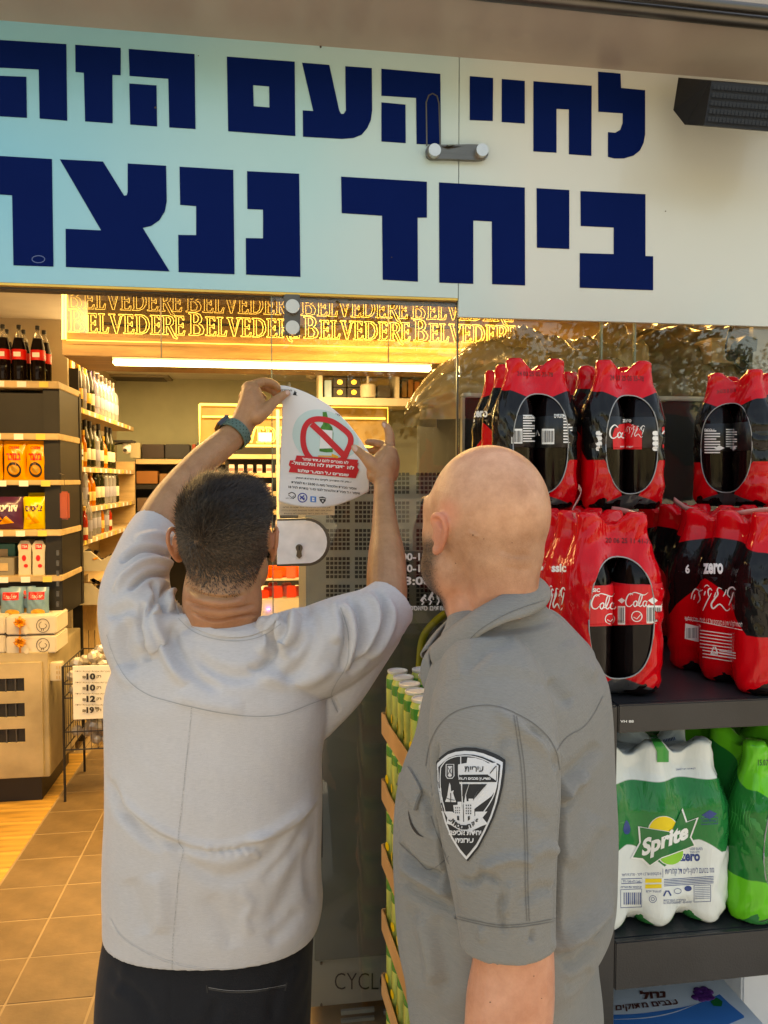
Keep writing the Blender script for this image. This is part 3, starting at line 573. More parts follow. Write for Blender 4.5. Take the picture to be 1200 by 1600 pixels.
# white gift boxes with ribbon
M_gb=flat('gift_white',(.68,.62,.52),.5); M_rib=mat('orange_ribbon',(.75,.3,.04),.35,coat=.3)
for i,(x0_,x1_,y0_,y1_) in enumerate(((9,88,963,992),(9,88,994,1022),(-60,8,963,992),(-60,8,994,1022))):
    r=empty('gift_box',hY((x0_+x1_)/2,y1_,Yc+.03),f'{["upper","lower"][i%2]} white ribboned gift box in the {"right" if i<2 else "left"} stack on the counter','box','white gift boxes on the counter')
    boxpx('carton',x0_,y0_,x1_,y1_-.5,Yc+.04,.22,M_gb,r,bev=.006)
    pp=planeY(Yc+.038); cx_=x1_-21; cy_=(y0_+y1_)/2
    decal([stroke2(ring2(cx_,cy_,10,10.5,24),.9,closed=True),stroke2([(cx_-2,cy_-6),(cx_-6,cy_-2),(cx_-4,cy_+4),(cx_+3,cy_+4),(cx_+6,cy_),(cx_+3,cy_-3)],.8,4),stroke2([(cx_-2,cy_+5),(cx_-2,cy_+8)],1),stroke2([(cx_+1,cy_+5),(cx_+1,cy_+8)],1)],pp,M_print_k,'emblem',r,L=0)
    kx=x0_+ (22 if i<2 else 30); b=MB()
    for a_ in range(7):
        an=a_*.9; b.tube([hY(kx,y0_+10,Yc+.03),hY(kx+7*math.cos(an),y0_+10+6*math.sin(an),Yc+.01),hY(kx+10*math.cos(an+.4),y0_+10+8*math.sin(an+.5),Yc+.03)],[.002,.009,.002],5)
    b.box(hY(kx-2,y0_,Yc+.034),hY(kx+2,y1_-1,Yc+.039)); b.build('ribbon',M_rib,r)
    v,f=poly2([(kx+2,y0_+16),(kx+9,y0_+13),(kx+16,y0_+25),(kx+9,y0_+29)]); bb=MB(); bb.prism([hY(a,b_,Yc+.02) for a,b_ in ((kx+2,y0_+16),(kx+9,y0_+13),(kx+16,y0_+25),(kx+9,y0_+29))],(0,.001,0)); bb.build('gift_tag',M_gb,r)
# ---------------------------------------------------------------- receding bottle shelving
rs=empty('bottle_shelving',(-1.28,3.4,0),'oak bottle shelves running back along the left wall','shelving')
XS=hY(150,658,3.2).x; 
def xw(px,Y): return hY(px,700,Y).x
XF=-1.12; RZ=[]
Yn0,Yn1=2.78,4.55
for k,(y0_,y1_) in enumerate(((636,645),(729,736),(794,800),(845,851))):
    zt1=hY(102,y0_,2.8).z; RZ.append(zt1)
    MB().box((-1.42,Yn0,zt1-.032),(XF,Yn1,zt1),bev=.002).build('shelf_board',M_bd,rs)
for k,zz in enumerate(RZ):
    for i in range(11): Y=Yn0+.08+i*.15; MB().box((XF+.0005,Y-.022,zz-.03),(XF+.003,Y+.022,zz-.004)).build('price_ticket',M_print_w if (i+k)%3 else M_ticket,rs)
for zz in (2.2,): MB().box((-1.42,Yn1,.3),(XF,Yn1+.03,1.75)).build('end_panel',M_bd,rs)
MB().box((-1.43,Yn0-.02,.05),(-1.12,Yn0-.001,2.25)).build('end_panel',M_uni,rs)
MB().box((-1.43,Yn0,.05),(-1.13,Yn1,.95),bev=.002).build('base_unit',M_bd,rs)
wine=[(.03,0),(.036,.01),(.036,.17),(.03,.2),(.014,.25),(.013,.29),(.012,.3)]
def tint(nm,c,r=.1,tr=0): return mat(nm,c,r,coat=.4,trans=tr)
K=[bottle('champagne_bottle',[(.04,0),(.043,.01),(.042,.15),(.03,.2),(.016,.245)],tint('black_glass',(.008,.008,.006)),cap=[(.03,.195),(.018,.245),(.017,.28),(.02,.285),(.02,.3),(.012,.305)],capm=M_gold,lab=[(.0435,.05),(.0438,.051),(.0438,.11),(.043,.111)],labm=mat('orange_label',(.8,.35,.06),.5)),
   bottle('cream_bottle',[(.04,0),(.043,.01),(.042,.15),(.03,.2),(.016,.245)],flat('cream_glass',(.7,.6,.4),.3),cap=[(.022,.22),(.017,.25),(.017,.28),(.01,.3)],capm=M_blk,stripe=([(.0435,.04),(.0438,.041),(.0438,.07),(.043,.071)],M_blk)),
   bottle('vodka_bottle',[(.036,0),(.04,.01),(.04,.17),(.034,.2),(.014,.22),(.013,.25)],mat('clear_glass_bottle',(.55,.56,.58),.08,trans=.6,coat=.4),cap=[(.016,.25),(.016,.285),(.012,.288)],capm=M_steel,lab=[(.0404,.05),(.0406,.051),(.0406,.12),(.04,.121)],labm=flat('grey_label',(.3,.3,.38),.5)),
   bottle('yellow_cap_bottle',[(.034,0),(.037,.01),(.037,.15),(.03,.18),(.016,.2)],mat('pale_gold_glass',(.75,.55,.15),.12,coat=.4),cap=[(.022,.195),(.023,.2),(.023,.245),(.018,.25)],capm=flat('yellow_cap',(.9,.55,.03),.4),lab=[(.0374,.05),(.0376,.051),(.0376,.13),(.037,.131)],labm=M_print_w,stripe=([(.0379,.075),(.038,.076),(.038,.09),(.0378,.091)],M_print_k)),
   bottle('wine_bottle',wine,tint('olive_glass',(.012,.016,.006)),cap=[(.015,.26),(.0155,.261),(.0155,.302),(.01,.304)],capm=M_blk,lab=[(.0364,.05),(.0366,.051),(.0366,.12),(.036,.121)],labm=M_cream),
   bottle('amber_bottle',[(.03,0),(.034,.01),(.034,.13),(.026,.16),(.013,.18),(.013,.2)],mat('amber_glass',(.45,.12,.01),.1,coat=.4),cap=[(.015,.195),(.0155,.2),(.0155,.225),(.01,.227)],capm=M_gold,lab=[(.0344,.035),(.0346,.036),(.0346,.09),(.034,.091)],labm=flat('tan_label',(.6,.42,.15),.5)),
   bottle('white_cap_bottle',[(.024,0),(.026,.01),(.026,.1),(.02,.12),(.011,.135)],mat('brown_glass',(.2,.08,.02),.12,coat=.4),cap=[(.016,.13),(.0165,.131),(.0165,.16),(.012,.162)],capm=M_print_w,lab=[(.0264,.02),(.0266,.021),(.0266,.09),(.026,.091)],labm=M_cream),
   bottle('red_bottle',[(.03,0),(.034,.01),(.034,.12),(.026,.15),(.013,.17),(.013,.19)],mat('red_glass',(.35,.02,.01),.1,coat=.4),cap=[(.015,.185),(.0155,.19),(.0155,.21),(.01,.212)],capm=M_gold,lab=[(.0344,.035),(.0346,.036),(.0346,.08),(.034,.081)],labm=M_cream)]
KN=['gold-topped champagne bottle','black-topped cream bottle','clear grey-labelled bottle','yellow-capped pale bottle','dark cream-labelled bottle','amber gold-capped bottle','small white-capped bottle','red gold-capped bottle']
SH=['upper oak shelf','second oak shelf','third oak shelf','fourth oak shelf']
seq=[[0,0,0,0,1,0,4,2,2,2,2,2,2],[3,3,3,3,5,4,4,2,4,5,4,4],[6,6,6,6,6,5,5,4,4,2,2,2,4],[5,5,5,7,7,5,2,2,2,5,2,7]]
SC=[1,.98,1.0,.95]
for s_,sq in enumerate(seq):
    cnt={}
    for row in range(2):
        for i,kk in enumerate(sq):
            kq=kk if row==0 else random.choice((4,2,4,5)); 
            n_front=4 if s_<3 else 5
            # the near ones spread along the board's near end, the rest run back along its front edge
            if i<n_front: X=-1.265+.043*i-(.02 if s_==3 else 0); Y=Yn0+.04+.1*row
            else: X=XF-.045-.1*row; Y=Yn0+.06+.125*(i-n_front+1)
            if 0: pass
            if i>=n_front and row==1: Y+=.05
            cnt[(kq,row)]=cnt.get((kq,row),0)+1
            place(K[kq],(X,Y,RZ[s_]+.0005),f'{KN[kq]}, {"front" if row==0 else "rear"} row of the {SH[s_]}, {ORD[min(13,cnt[(kq,row)]-1)]} from the near end','bottle',f'bottles on the {SH[s_]}',s=(SC[s_]*(.6 if i<n_front else .95),)*2+(SC[s_]*(.8 if kq==3 else 1.),),rot=random.uniform(-.4,.4))
# tall purple gift boxes at the back of the upper shelf
for i,(x_,h_) in enumerate(((-1.30,.42),(-1.2,.46))):
    r=empty('gift_tube' if i==0 else 'gift_carton',(x_,3.05+i*.05,RZ[0]),['round lilac gift tube behind the champagne bottles','tall lilac gift carton behind the champagne bottles'][i],'box')
    if i==0: MB().lathe([(.05,0),(.05,h_-.1),(.052,h_-.1),(.052,h_),(.04,h_+.01)],c=(x_,3.05,RZ[0]),n=20).build('tube',flat('lilac',(.3,.24,.6),.4),r,smooth=True,auto=40)
    else: MB().box((x_,3.0,RZ[0]),(x_+.03,3.4,RZ[0]+h_-.02),bev=.02).build('carton',flat('lilac',(.3,.24,.6),.4),r)
# security camera under the shelf end
sc_=empty('security_camera',(XF,4.2,RZ[0]-.1),'small white dome security camera under the upper shelf end','camera'); c=hY(198,703,4.0)
MB().box((c.x-.09,3.95,c.z+.055),(c.x+.05,4.1,c.z+.07)).build('mount',M_blk,sc_); MB().lathe([(0,.055),(.028,.05),(.032,.01),(.026,-.022),(0,-.032)],c=(c.x,4.0,c.z),n=16).build('housing',M_print_w,sc_,smooth=True); MB().lathe([(0,-.003),(.013,-.002),(.013,.02),(0,.02)],n=12,M=Matrix.Translation((c.x-.005,3.972,c.z-.004))@Matrix.Rotation(math.pi/2,4,'X')).build('lens',M_blk,sc_)
b=MB(); b.tube(catmull([(c.x-.02,4,c.z+.05),(c.x-.1,3.98,c.z+.03),(c.x-.14,3.98,c.z-.04)],6),.006,6); b.build('cable',M_blk,sc_)
# cut-front snack crates
for k,(y0_,y1_) in enumerate(((862,893),(912,946))):
    r=empty('snack_crate',hY(130,y1_,2.7),f'{["upper","lower"][k]} beige slope-fronted crate of snack bars beside the grey shirt','crate')
    zt1=hY(100,y0_,2.72).z; zb_=hY(100,y1_,2.72).z; x0_=-1.19; x1_=-.93; h=zt1-zb_
    prof=[(x0_,zb_),(x1_,zb_),(x1_,zt1-h*.15),(x1_-.07,zt1-h*.45),(x0_+.13,zt1),(x0_,zt1)]
    MB().prism([(a_,2.72,b_) for a_,b_ in prof],(0,.012,0)).build('front_board',M_cream,r); MB().box((x1_-.012,2.732,zb_),(x1_,3.2,zt1-h*.15)).build('side_board',M_cream,r); MB().box((x0_,2.732,zb_),(x1_-.012,3.2,zb_+.01)).build('base_board',M_cream,r); MB().box((x0_,2.732,zb_+.01),(x0_+.01,3.2,zt1)).build('side_board',M_cream,r)
    bars=[]
    for i in range(9):
        mm=(M_blk,M_redcap,M_uni,M_cola,M_or)[i%5]; q=MB().box((-.06,-.015,-.004),(.06,.015,.004),bev=.003).build('snack_bar',mm); q.location=(random.uniform(x0_+.06,x1_-.06),random.uniform(2.76,3.0),zb_+h*(.3+.5*random.random())); q.rotation_euler=(random.uniform(-.6,.6),random.uniform(-.7,.5),random.uniform(0,3))
        q.location.x=x0_+.05+(x1_-x0_-.1)*i/8; tag(q,f'{["black","red","dark brown","glossy dark","orange"][i%5]} snack bar, {ORD[i]} from the left in the {["upper","lower"][k]} beige crate','snack bar',f'snack bars in the {["upper","lower"][k]} crate')
# hanging red snack strip
r=empty('hanging_snack',hY(101,770,2.1),'red snack packet hanging from a wire beside the shelving','snack packet'); boxpx('pouch',93,768,108,812,2.1,.02,mat('red_brown',(.35,.06,.02),.35,coat=.4),r,bev=.008)
MB().tube([hY(94,740,2.1),hY(100,742,2.1),hY(101,768,2.1)],.0015,5).build('wire',M_steel,r)
for i in range(6): boxpx('clip',88,860+i*16,92,868+i*16,2.1,.01,M_steel,r)
# ---------------------------------------------------------------- wire basket with the price board
wb=empty('wire_basket',hY(130,1245,2.4),'black wire basket rack full of nets beside the counter','basket')
def W(x,y,Y): return hY(x,y,Y)
b=MB(); xa=W(98,1040,2.0).x; xb=xa+.55; ya,yb=2.0,2.4; zt1=W(100,1041,2.0).z; zm=W(100,1172,2.0).z
for zz in (zt1,(zt1+zm)*.5+.12,(zt1+zm)*.5-.12,zm,.52): b.tube([(xa,ya,zz),(xb,ya,zz),(xb,yb,zz),(xa,yb,zz),(xa,ya,zz)],.0035,5)
for i in range(18): X=xa+(xb-xa)*i/17; b.tube([(X,ya,zt1+.0),(X,ya,zm),(X,yb,zm),(X,yb,zt1+.1)],.0016,4)
for i in range(10): Y=ya+(yb-ya)*i/9; b.tube([(xa,Y,zt1),(xa,Y,zm)],.0016,4)
o=b.build('wire_grid',M_blk,wb)
for X,Y in ((xa,ya),(xb,ya),(xa,yb),(xb,yb)): MB().tube([(X,Y,zt1),(X,Y,.0)],.007,6).build('leg',M_blk,wb)
b=MB()
for i in range(330):
    c=(random.uniform(xa+.03,xb-.03),random.uniform(ya+.03,yb-.03),random.uniform(zm+.03,zt1-.02+.06*random.random())); b.lathe([(0,-.03),(.022,-.02),(.03,0),(.02,.02),(0,.028)],n=7,M=Matrix.Translation(c)@Matrix.Rotation(random.uniform(0,3),4,Vector((random.random(),random.random(),.3))))
o=b.build('pouch_pile',mat('silver_pouch',(.5,.46,.42),.3,metal=.3,bump=.5,bs=90)); o['kind']='stuff'; tag(o,'pile of small pale pouches filling the wire basket','pouches')
pbd=empty('price_board',hY(140,1120,1.96),'cream price board listing 10, 10, 12 and 19.90 on the wire basket','sign')
boxpx('board',114,1040,180,1123,1.965,.008,M_print_w,pbd); pp=planeY(1.96); prt=[]
for i,s_ in enumerate(('10','10','12','19⁹⁰')):
    y_=1052+i*17.5; prt+=[T(heb('סוכריות אפויות קטנות יחידה'),117,y_-4,172,y_-1,0),T(heb('רק'),151,y_+3,158,y_+8,.03),T(heb('₪'),129,y_+4,134,y_+8,.02),T(s_ if i<3 else '19',135,y_,149 if i<3 else 147,y_+10,.05)]
    if i==3: prt.append(T('90',148,y_,155,y_+4,.04))
    prt.append(poly2(rect2(115,y_+12,180,y_+12.8)))
prt+=[poly2(rect2(115,1041,180,1045))]
decal(prt,pp,M_print_k,'lettering',pbd,L=0)
# ---------------------------------------------------------------- back of the shop
Yk=4.9
bc=empty('back_counter',hY(320,900,Yk),'dark back counter shelving below the green wall','shelving')
for y_ in (718,757,800,845): MB().box((hY(212,y_,Yk-.3).x,Yk-.3,hY(300,y_+7,Yk-.3).z),(hY(440,y_,Yk-.3).x,Yk,hY(300,y_,Yk-.3).z)).build('shelf_board',M_bd if y_==718 else M_uni,bc)
MB().box((hY(212,800,Yk).x,Yk,.2),(hY(440,800,Yk).x,Yk+.03,hY(300,718,Yk).z)).build('back_panel',M_uni,bc)
def bitem(name,x0_,y0_,x1_,y1_,Y,c,label,cat='box',dep=.15,parts=None,grp=None):
    r=empty(name,hY((x0_+x1_)/2,y1_,Y),label,cat,grp); boxpx('body',x0_,y0_,x1_,y1_,Y,dep,c if not isinstance(c,tuple) else flat('c%02d%02d%02d'%tuple(int(q*99) for q in c),c,.5),r,bev=.004); return r
bitem('white_carton',203,692,219,716,Yk-.28,(.5,.45,.3),'pale carton at the left of the back counter')
bitem('printer',222,694,256,716,Yk-.28,(.03,.02,.02),'squat black printer on the back counter','printer')
bitem('folded_cloth',258,694,296,716,Yk-.28,(.02,.02,.025),'dark folded cloth on the back counter','cloth')
bitem('brown_box',213,736,246,756,Yk-.28,(.25,.1,.03),'brown leather-look box under the back counter top')
bitem('paper_stack',249,740,270,756,Yk-.28,(.2,.1,.04),'brown paper stack beside the brown box','papers')
bitem('paper_stack',214,778,246,799,Yk-.28,(.14,.09,.06),'dim paper stack on the lower back shelf','papers')
for i in range(9): bitem('small_carton',214+i*9,772-(i%3)*5+(0 if i<4 else 0),221+i*9,799,Yk-.29,((.3,.12,.05),(.1,.1,.12),(.4,.3,.12),(.05,.15,.08))[i%4],f'small {["brown","dark grey","tan","green"][i%4]} carton, {ORD[i]} from the left on the lower back shelf',grp='small cartons on the back shelves') if i>3 else None
for i in range(8): bitem('small_jar',272+i*9,738-(i%2)*4,278+i*9,756,Yk-.29,((.35,.2,.06),(.2,.05,.03),(.4,.35,.25))[i%3],f'small {["amber","dark red","cream"][i%3]} jar, {ORD[i]} from the paper stack on the back shelf','jar',.06,grp='small jars on the back shelf')
for i in range(6): bitem('binder',300+i*8,694-(i%2)*3,306+i*8,716,Yk-.28,((.3,.05,.03),(.05,.07,.15),(.35,.3,.2))[i%3],f'upright {["red","navy","cream"][i%3]} folder, {ORD[i]} from the cloth on the back counter','folder',.1,grp='folders on the back counter')
# cigarette rack
cr=empty('cigarette_rack',hY(450,800,4.2),'pale cigarette rack with rows of white packs behind the raised arm','rack'); Yr=4.2
for y_ in (710,739,768,797,826,855): boxpx('shelf_board',352,y_,525,y_+7,Yr-.08,.2,M_bd,cr)
boxpx('back_panel',352,700,525,870,Yr+.13,.02,M_uni,cr); boxpx('post',432,640,437,880,Yr-.1,.02,M_cream,cr)
MB().box((hY(352,800,Yr).x,Yr-.08,.02),(hY(525,800,Yr).x,Yr+.15,hY(450,870,Yr).z)).build('base',M_uni,cr)
pk=empty('cigarette_pack'); MB().box((-.027,-.011,0),(.027,.011,.085)).build('box',flat('pack_white',(.62,.5,.42),.5),pk); MB().box((-.024,-.0125,.02),(.024,-.0112,.05)).build('warning_print',flat('pack_dark',(.3,.13,.12),.5),pk)
for rI,y_ in enumerate((739,768,797,826)):
    zz=hY(450,y_,Yr-.06).z
    for i in range(11):
        if random.random()<.08 and i: continue
        place(pk,(hY(362+i*14.5,y_,Yr-.05).x,Yr-.05,zz+.0005),f'white cigarette pack in the {["top","second","third","fourth"][rI]} rack row, {ORD[i]} from the left','cigarette pack','cigarette packs in the rack',s=.75)
# glowing back-wall frame sign
fs=empty('lit_frame_sign',hY(455,662,4.4),'yellow glowing framed panel with outline letters high on the back wall','neon sign'); Yg=4.4
fr=[hY(x,y,Yg) for x,y in ((312,632),(606,636),(606,698),(312,696),(312,632))]
MB().tube(fr,.011,6).build('neon_frame',M_neon,fs); MB().tube([hY(316,651,Yg),hY(602,654,Yg)],.008,6).build('neon_bar',M_neon,fs)
boxpx('panel',314,634,604,696,Yg+.03,.02,mat('amber_panel',(.3,.2,.08),.4),fs)
b=MB(); X=hY(340,690,Yg-.01).x; zz=hY(450,692,Yg-.01).z; hh=hY(450,668,Yg-.01).z-zz
for c in 'BELVEDERE':
    for lp in GL[c][1]: b.tube([(X+a_*.11,Yg-.01,zz+b_*hh) for a_,b_ in lp],.0045,4)
    X+=GL[c][0]*.115
b.build('neon_word',M_neon,fs)
tg=boxpx('price_tag',404,676,425,690,4.0,.004,M_print_w); tag(tg,'small white price card hanging before the glowing frame','price card')
# lit display cubby top right
cu=empty('display_cubby',hY(600,600,4.3),'yellow lit display shelf with boxed spirits near the ceiling','shelving'); Yu=4.3
boxpx('back_panel',500,580,702,628,Yu+.3,.02,mat('amber_panel2',(.5,.34,.12),.5),cu); boxpx('shelf_board',498,622,704,634,Yu-.05,.36,M_cream,cu); boxpx('top_board',498,574,704,582,Yu-.05,.36,M_cream,cu)
for x_ in (498,618): boxpx('divider',x_,582,x_+6,622,Yu-.04,.34,M_cream,cu)
n_=0
for i in range(2):
    for j in range(2):
        r=bitem('spirit_box',521+i*22,590+j*16,541+i*22,605+j*16,Yu,(.02,.012,.01),f'{["upper","lower"][j]} {["left","right"][i]} black box with gold crest in the lit cubby','box',.1,grp='black spirit boxes'); decal([poly2(ring2(531+i*22,597+j*16,4.5,4,10)),stroke2([(524+i*22,603.5+j*16),(538+i*22,603.5+j*16)],1)],planeY(Yu-.001),M_gold,'crest',r,L=0)
bitem('white_bottle_box',507,594,518,621,Yu,(.35,.5,.6),'pale blue bottle box at left of the lit cubby')
r=empty('lidded_jar',hY(575,621,Yu),'cream striped jar with a lamp stem in the lit cubby','jar'); cc=hY(575,621.5,Yu); b=MB(); b.lathe([(.06,0),(.065,.02),(.065,.1),(.05,.11)],c=tuple(cc),n=18); b.build('jar',M_cream,r,smooth=True,auto=40); MB().lathe([(.012,.11),(.01,.2)],c=tuple(cc),n=8).build('stem',M_cream,r)
bitem('dark_device',590,602,610,621,Yu,(.05,.035,.02),'small dark device right of the jar in the cubby','device')
for i in range(6): bitem('amber_carton',628+i*10,596-(i%2)*3,636+i*10,621,Yu+.02,(.25+.05*(i%3),.13,.03),f'{ORD[i]} upright amber carton from the left in the right cubby bay','box',grp='amber cartons')
for i,(x_,y_) in enumerate(((383,578),(488,585))):
    o=MB().lathe([(.06,0),(.055,-.03),(0,-.045)],c=tuple(hZ(x_,y_,2.518)),n=16).build('ceiling_spot',M_cream,smooth=True); tag(o,f'round {["left","right"][i]} spotlight fitting on the shop ceiling','spotlight')
# fruit-coloured goods counter seen below the lock
fc=empty('sweets_counter',hY(460,950,3.0),'cream counter of bright sweets seen below the lock box','counter')
Yw=2.6; MB().box((hY(405,940,Yw).x,Yw,0),(hY(489,940,Yw).x,Yw+.6,hY(450,936,Yw).z)).build('counter_body',M_cream,fc)
for i in range(2): boxpx('glass_shelf',405,(905,936)[i],489,(907,939)[i],Yw+.02,.4,M_cream,fc)
boxpx('side_post',484,880,489,940,Yw,.02,M_gold,fc)
for i in range(20):
    x_=412+68*(i//2)/9.5; lv=i%2==0; zz=hY(450,904.5 if lv else 935.5,Yw+.05).z
    cc=((.8,.12,.02),(.85,.4,.02),(.7,.05,.03),(.2,.4,.03),(.9,.75,.5))[(i*7+i//2)%5]
    Yq=Yw+.06+.05*(i//2%3)
    q=MB().box((-.03,-.012,0),(.03,.012,.045+.04*random.random()),bev=.006).build('sweet_packet',flat('sweet%d'%int(cc[0]*100+cc[1]*1000),cc,.3,coat=.4)); q.location=(hY(x_,900,Yq).x,Yq,zz+.003); q.rotation_euler.z=random.uniform(-.5,.5)
    tag(q,f'{["red-orange","orange","red","green","cream"][(i*7+i//2)%5]} sweet packet, {ORD[i//2]} from the left on the {"upper" if lv else "lower"} sweets shelf','sweets',f'sweet packets on the {"upper" if lv else "lower"} counter shelf')
led=MB().lathe([(0,-.006),(.008,-.003),(.008,.003),(0,.006)],n=10,M=Matrix.Translation(hY(419.5,952,Yw-.02))).build('blue_indicator',mat('blue_led',(.1,.1,1),.5,em=(.1,.05,1),es=8)); tag(led,'tiny glowing blue indicator light on the sweets counter','light')
# ================================================================ STREET behind the camera (seen in reflections)
gk=S(MB().box((-40,-9.3,-.1),(40,-9.15,.12)).build('kerb',mat('kerb_stone',(.5,.48,.44),.8)))
S(MB().box((-40,-17,-.05),(40,-9.3,.0)).build('road',mat('asphalt',(.07,.07,.07),.9,bump=.4)))
wl=MB().box((-40,-18.4,0),(40,-18,1.1),bev=.02).build('garden_wall',mat('stone_wall',(.42,.37,.29),.85,var=.3,vs_=4,bump=.6,bs=20)); tag(wl,'low stone garden wall across the street, seen only as a reflection','wall')
hl=MB(); N=40; V=[]; F=[]
for i in range(N+1):
    for j in range(8):
        V.append((-60+120*i/N,-19-j*5,(.4+1.1*j+.8*math.sin(i*.9+j)*min(1,j/3))))
for i in range(N):
    for j in range(7): a_=i*8+j; F.append((a_,a_+8,a_+9,a_+1))
hl.add(V,F); S(hl.build('hillside',mat('dry_hill',(.22,.19,.09),.9,var=.5,vs_=.6,bump=.8,bs=3),smooth=True))
M_bark=mat('bark',(.16,.12,.08),.9,bump=.6,bs=30); M_leaf=mat('leaf_green',(.04,.07,.02),.6,var=.5,vs_=3)
def tree(x,y,h,s,label):
    r=empty('street_tree',(x,y,0),label,'tree'); R=random.Random(s); b=MB(); top=h*.45
    b.tube(catmull([(x,y,-.05),(x+.1,y,top*.5),(x,y+.1,top)],5),[.2,.19,.18,.17,.17,.16,.15,.15,.14,.13,.12][:11],8); tips=[]
    for k in range(8):
        an=k*.8+R.random(); e=(x+math.cos(an)*h*.25,y+math.sin(an)*h*.25,top+h*(.15+.3*R.random())); b.tube([(x,y+.1,top-.1),((x+e[0])/2,(y+e[1])/2,(top+e[2])/2+.2),e],[.09,.05,.02],6); tips.append(e)
    b.build('trunk',M_bark,r); l=MB()
    for k in range(3400):
        t=R.choice(tips); q=Vector(t)+Vector((R.gauss(0,1),R.gauss(0,1),R.gauss(0,.8)))*h*.09; n_=Vector((R.gauss(0,1),R.gauss(0,1),R.gauss(0,1))).normalized(); u=n_.orthogonal().normalized()*.11; v_=n_.cross(u)*.7; l.quad(q-u,q-v_,q+u,q+v_)
    l.build('crown',M_leaf,r)
for i,(x,y,h) in enumerate(((-7,-13.5+5,5),(1,-19.5,6.5),(5,-19.2,5.5),(10,-19.6,7),(15.5,-20,6),(-14,-20,7),(20,-11,5))):
    tree(x,y,h,i,['leafy pavement tree left behind the camera','tall tree behind the garden wall, nearest the middle','shorter tree beside the tall middle one','tall tree right of centre behind the wall','bushy tree at the far right behind the wall','tall tree at the far left behind the wall','pavement tree far to the right'][i])
# ================================================================ drink shelf outside, in front of the window
ZS=1.23; ZL=.83
ds=empty('black_shelf_rack',(hY(950,1500,-.75).x,-.5,0),'black steel display rack holding the shrink-wrapped drink packs','rack')
YF=-.77
zb0=hY(965,1146,YF).z; fx=hY(964,1300,YF).x
M_shelf=mat('black_shelf',(.028,.028,.03),.32,var=.3,vs_=6,bump=.1,bs=300)
MB().box((fx,YF+.012,ZS-.012),(2.4,-.04,ZS),bev=.002).build('shelf_board',M_shelf,ds); MB().box((fx,YF,zb0),(2.4,YF+.012,ZS),bev=.002).build('front_rail',M_shelf,ds)
zl0=hY(965,1548,YF).z
MB().box((fx,YF+.012,ZL-.012),(2.4,-.04,ZL),bev=.002).build('shelf_board',M_shelf,ds); MB().box((fx,YF,zl0),(2.4,YF+.012,ZL),bev=.002).build('front_rail',M_shelf,ds)
MB().box((fx,YF+.01,.1),(2.4,-.04,.13)).build('shelf_board',M_shelf,ds)
for Y in (YF,-.08): MB().box((fx-.04,Y,0),(fx-.001,Y+.035,ZS+.0),bev=.003).build('post',M_shelf,ds)
MB().box((fx-.02,YF+.04,.0),(fx-.016,-.085,ZS-.02)).build('side_sheet',M_shelf,ds)
decal([T('SHELF' if False else 'VH 88',969,1125,990,1129,.02)],planeY(YF-.001),M_print_w,'ticket_print',ds,L=0)
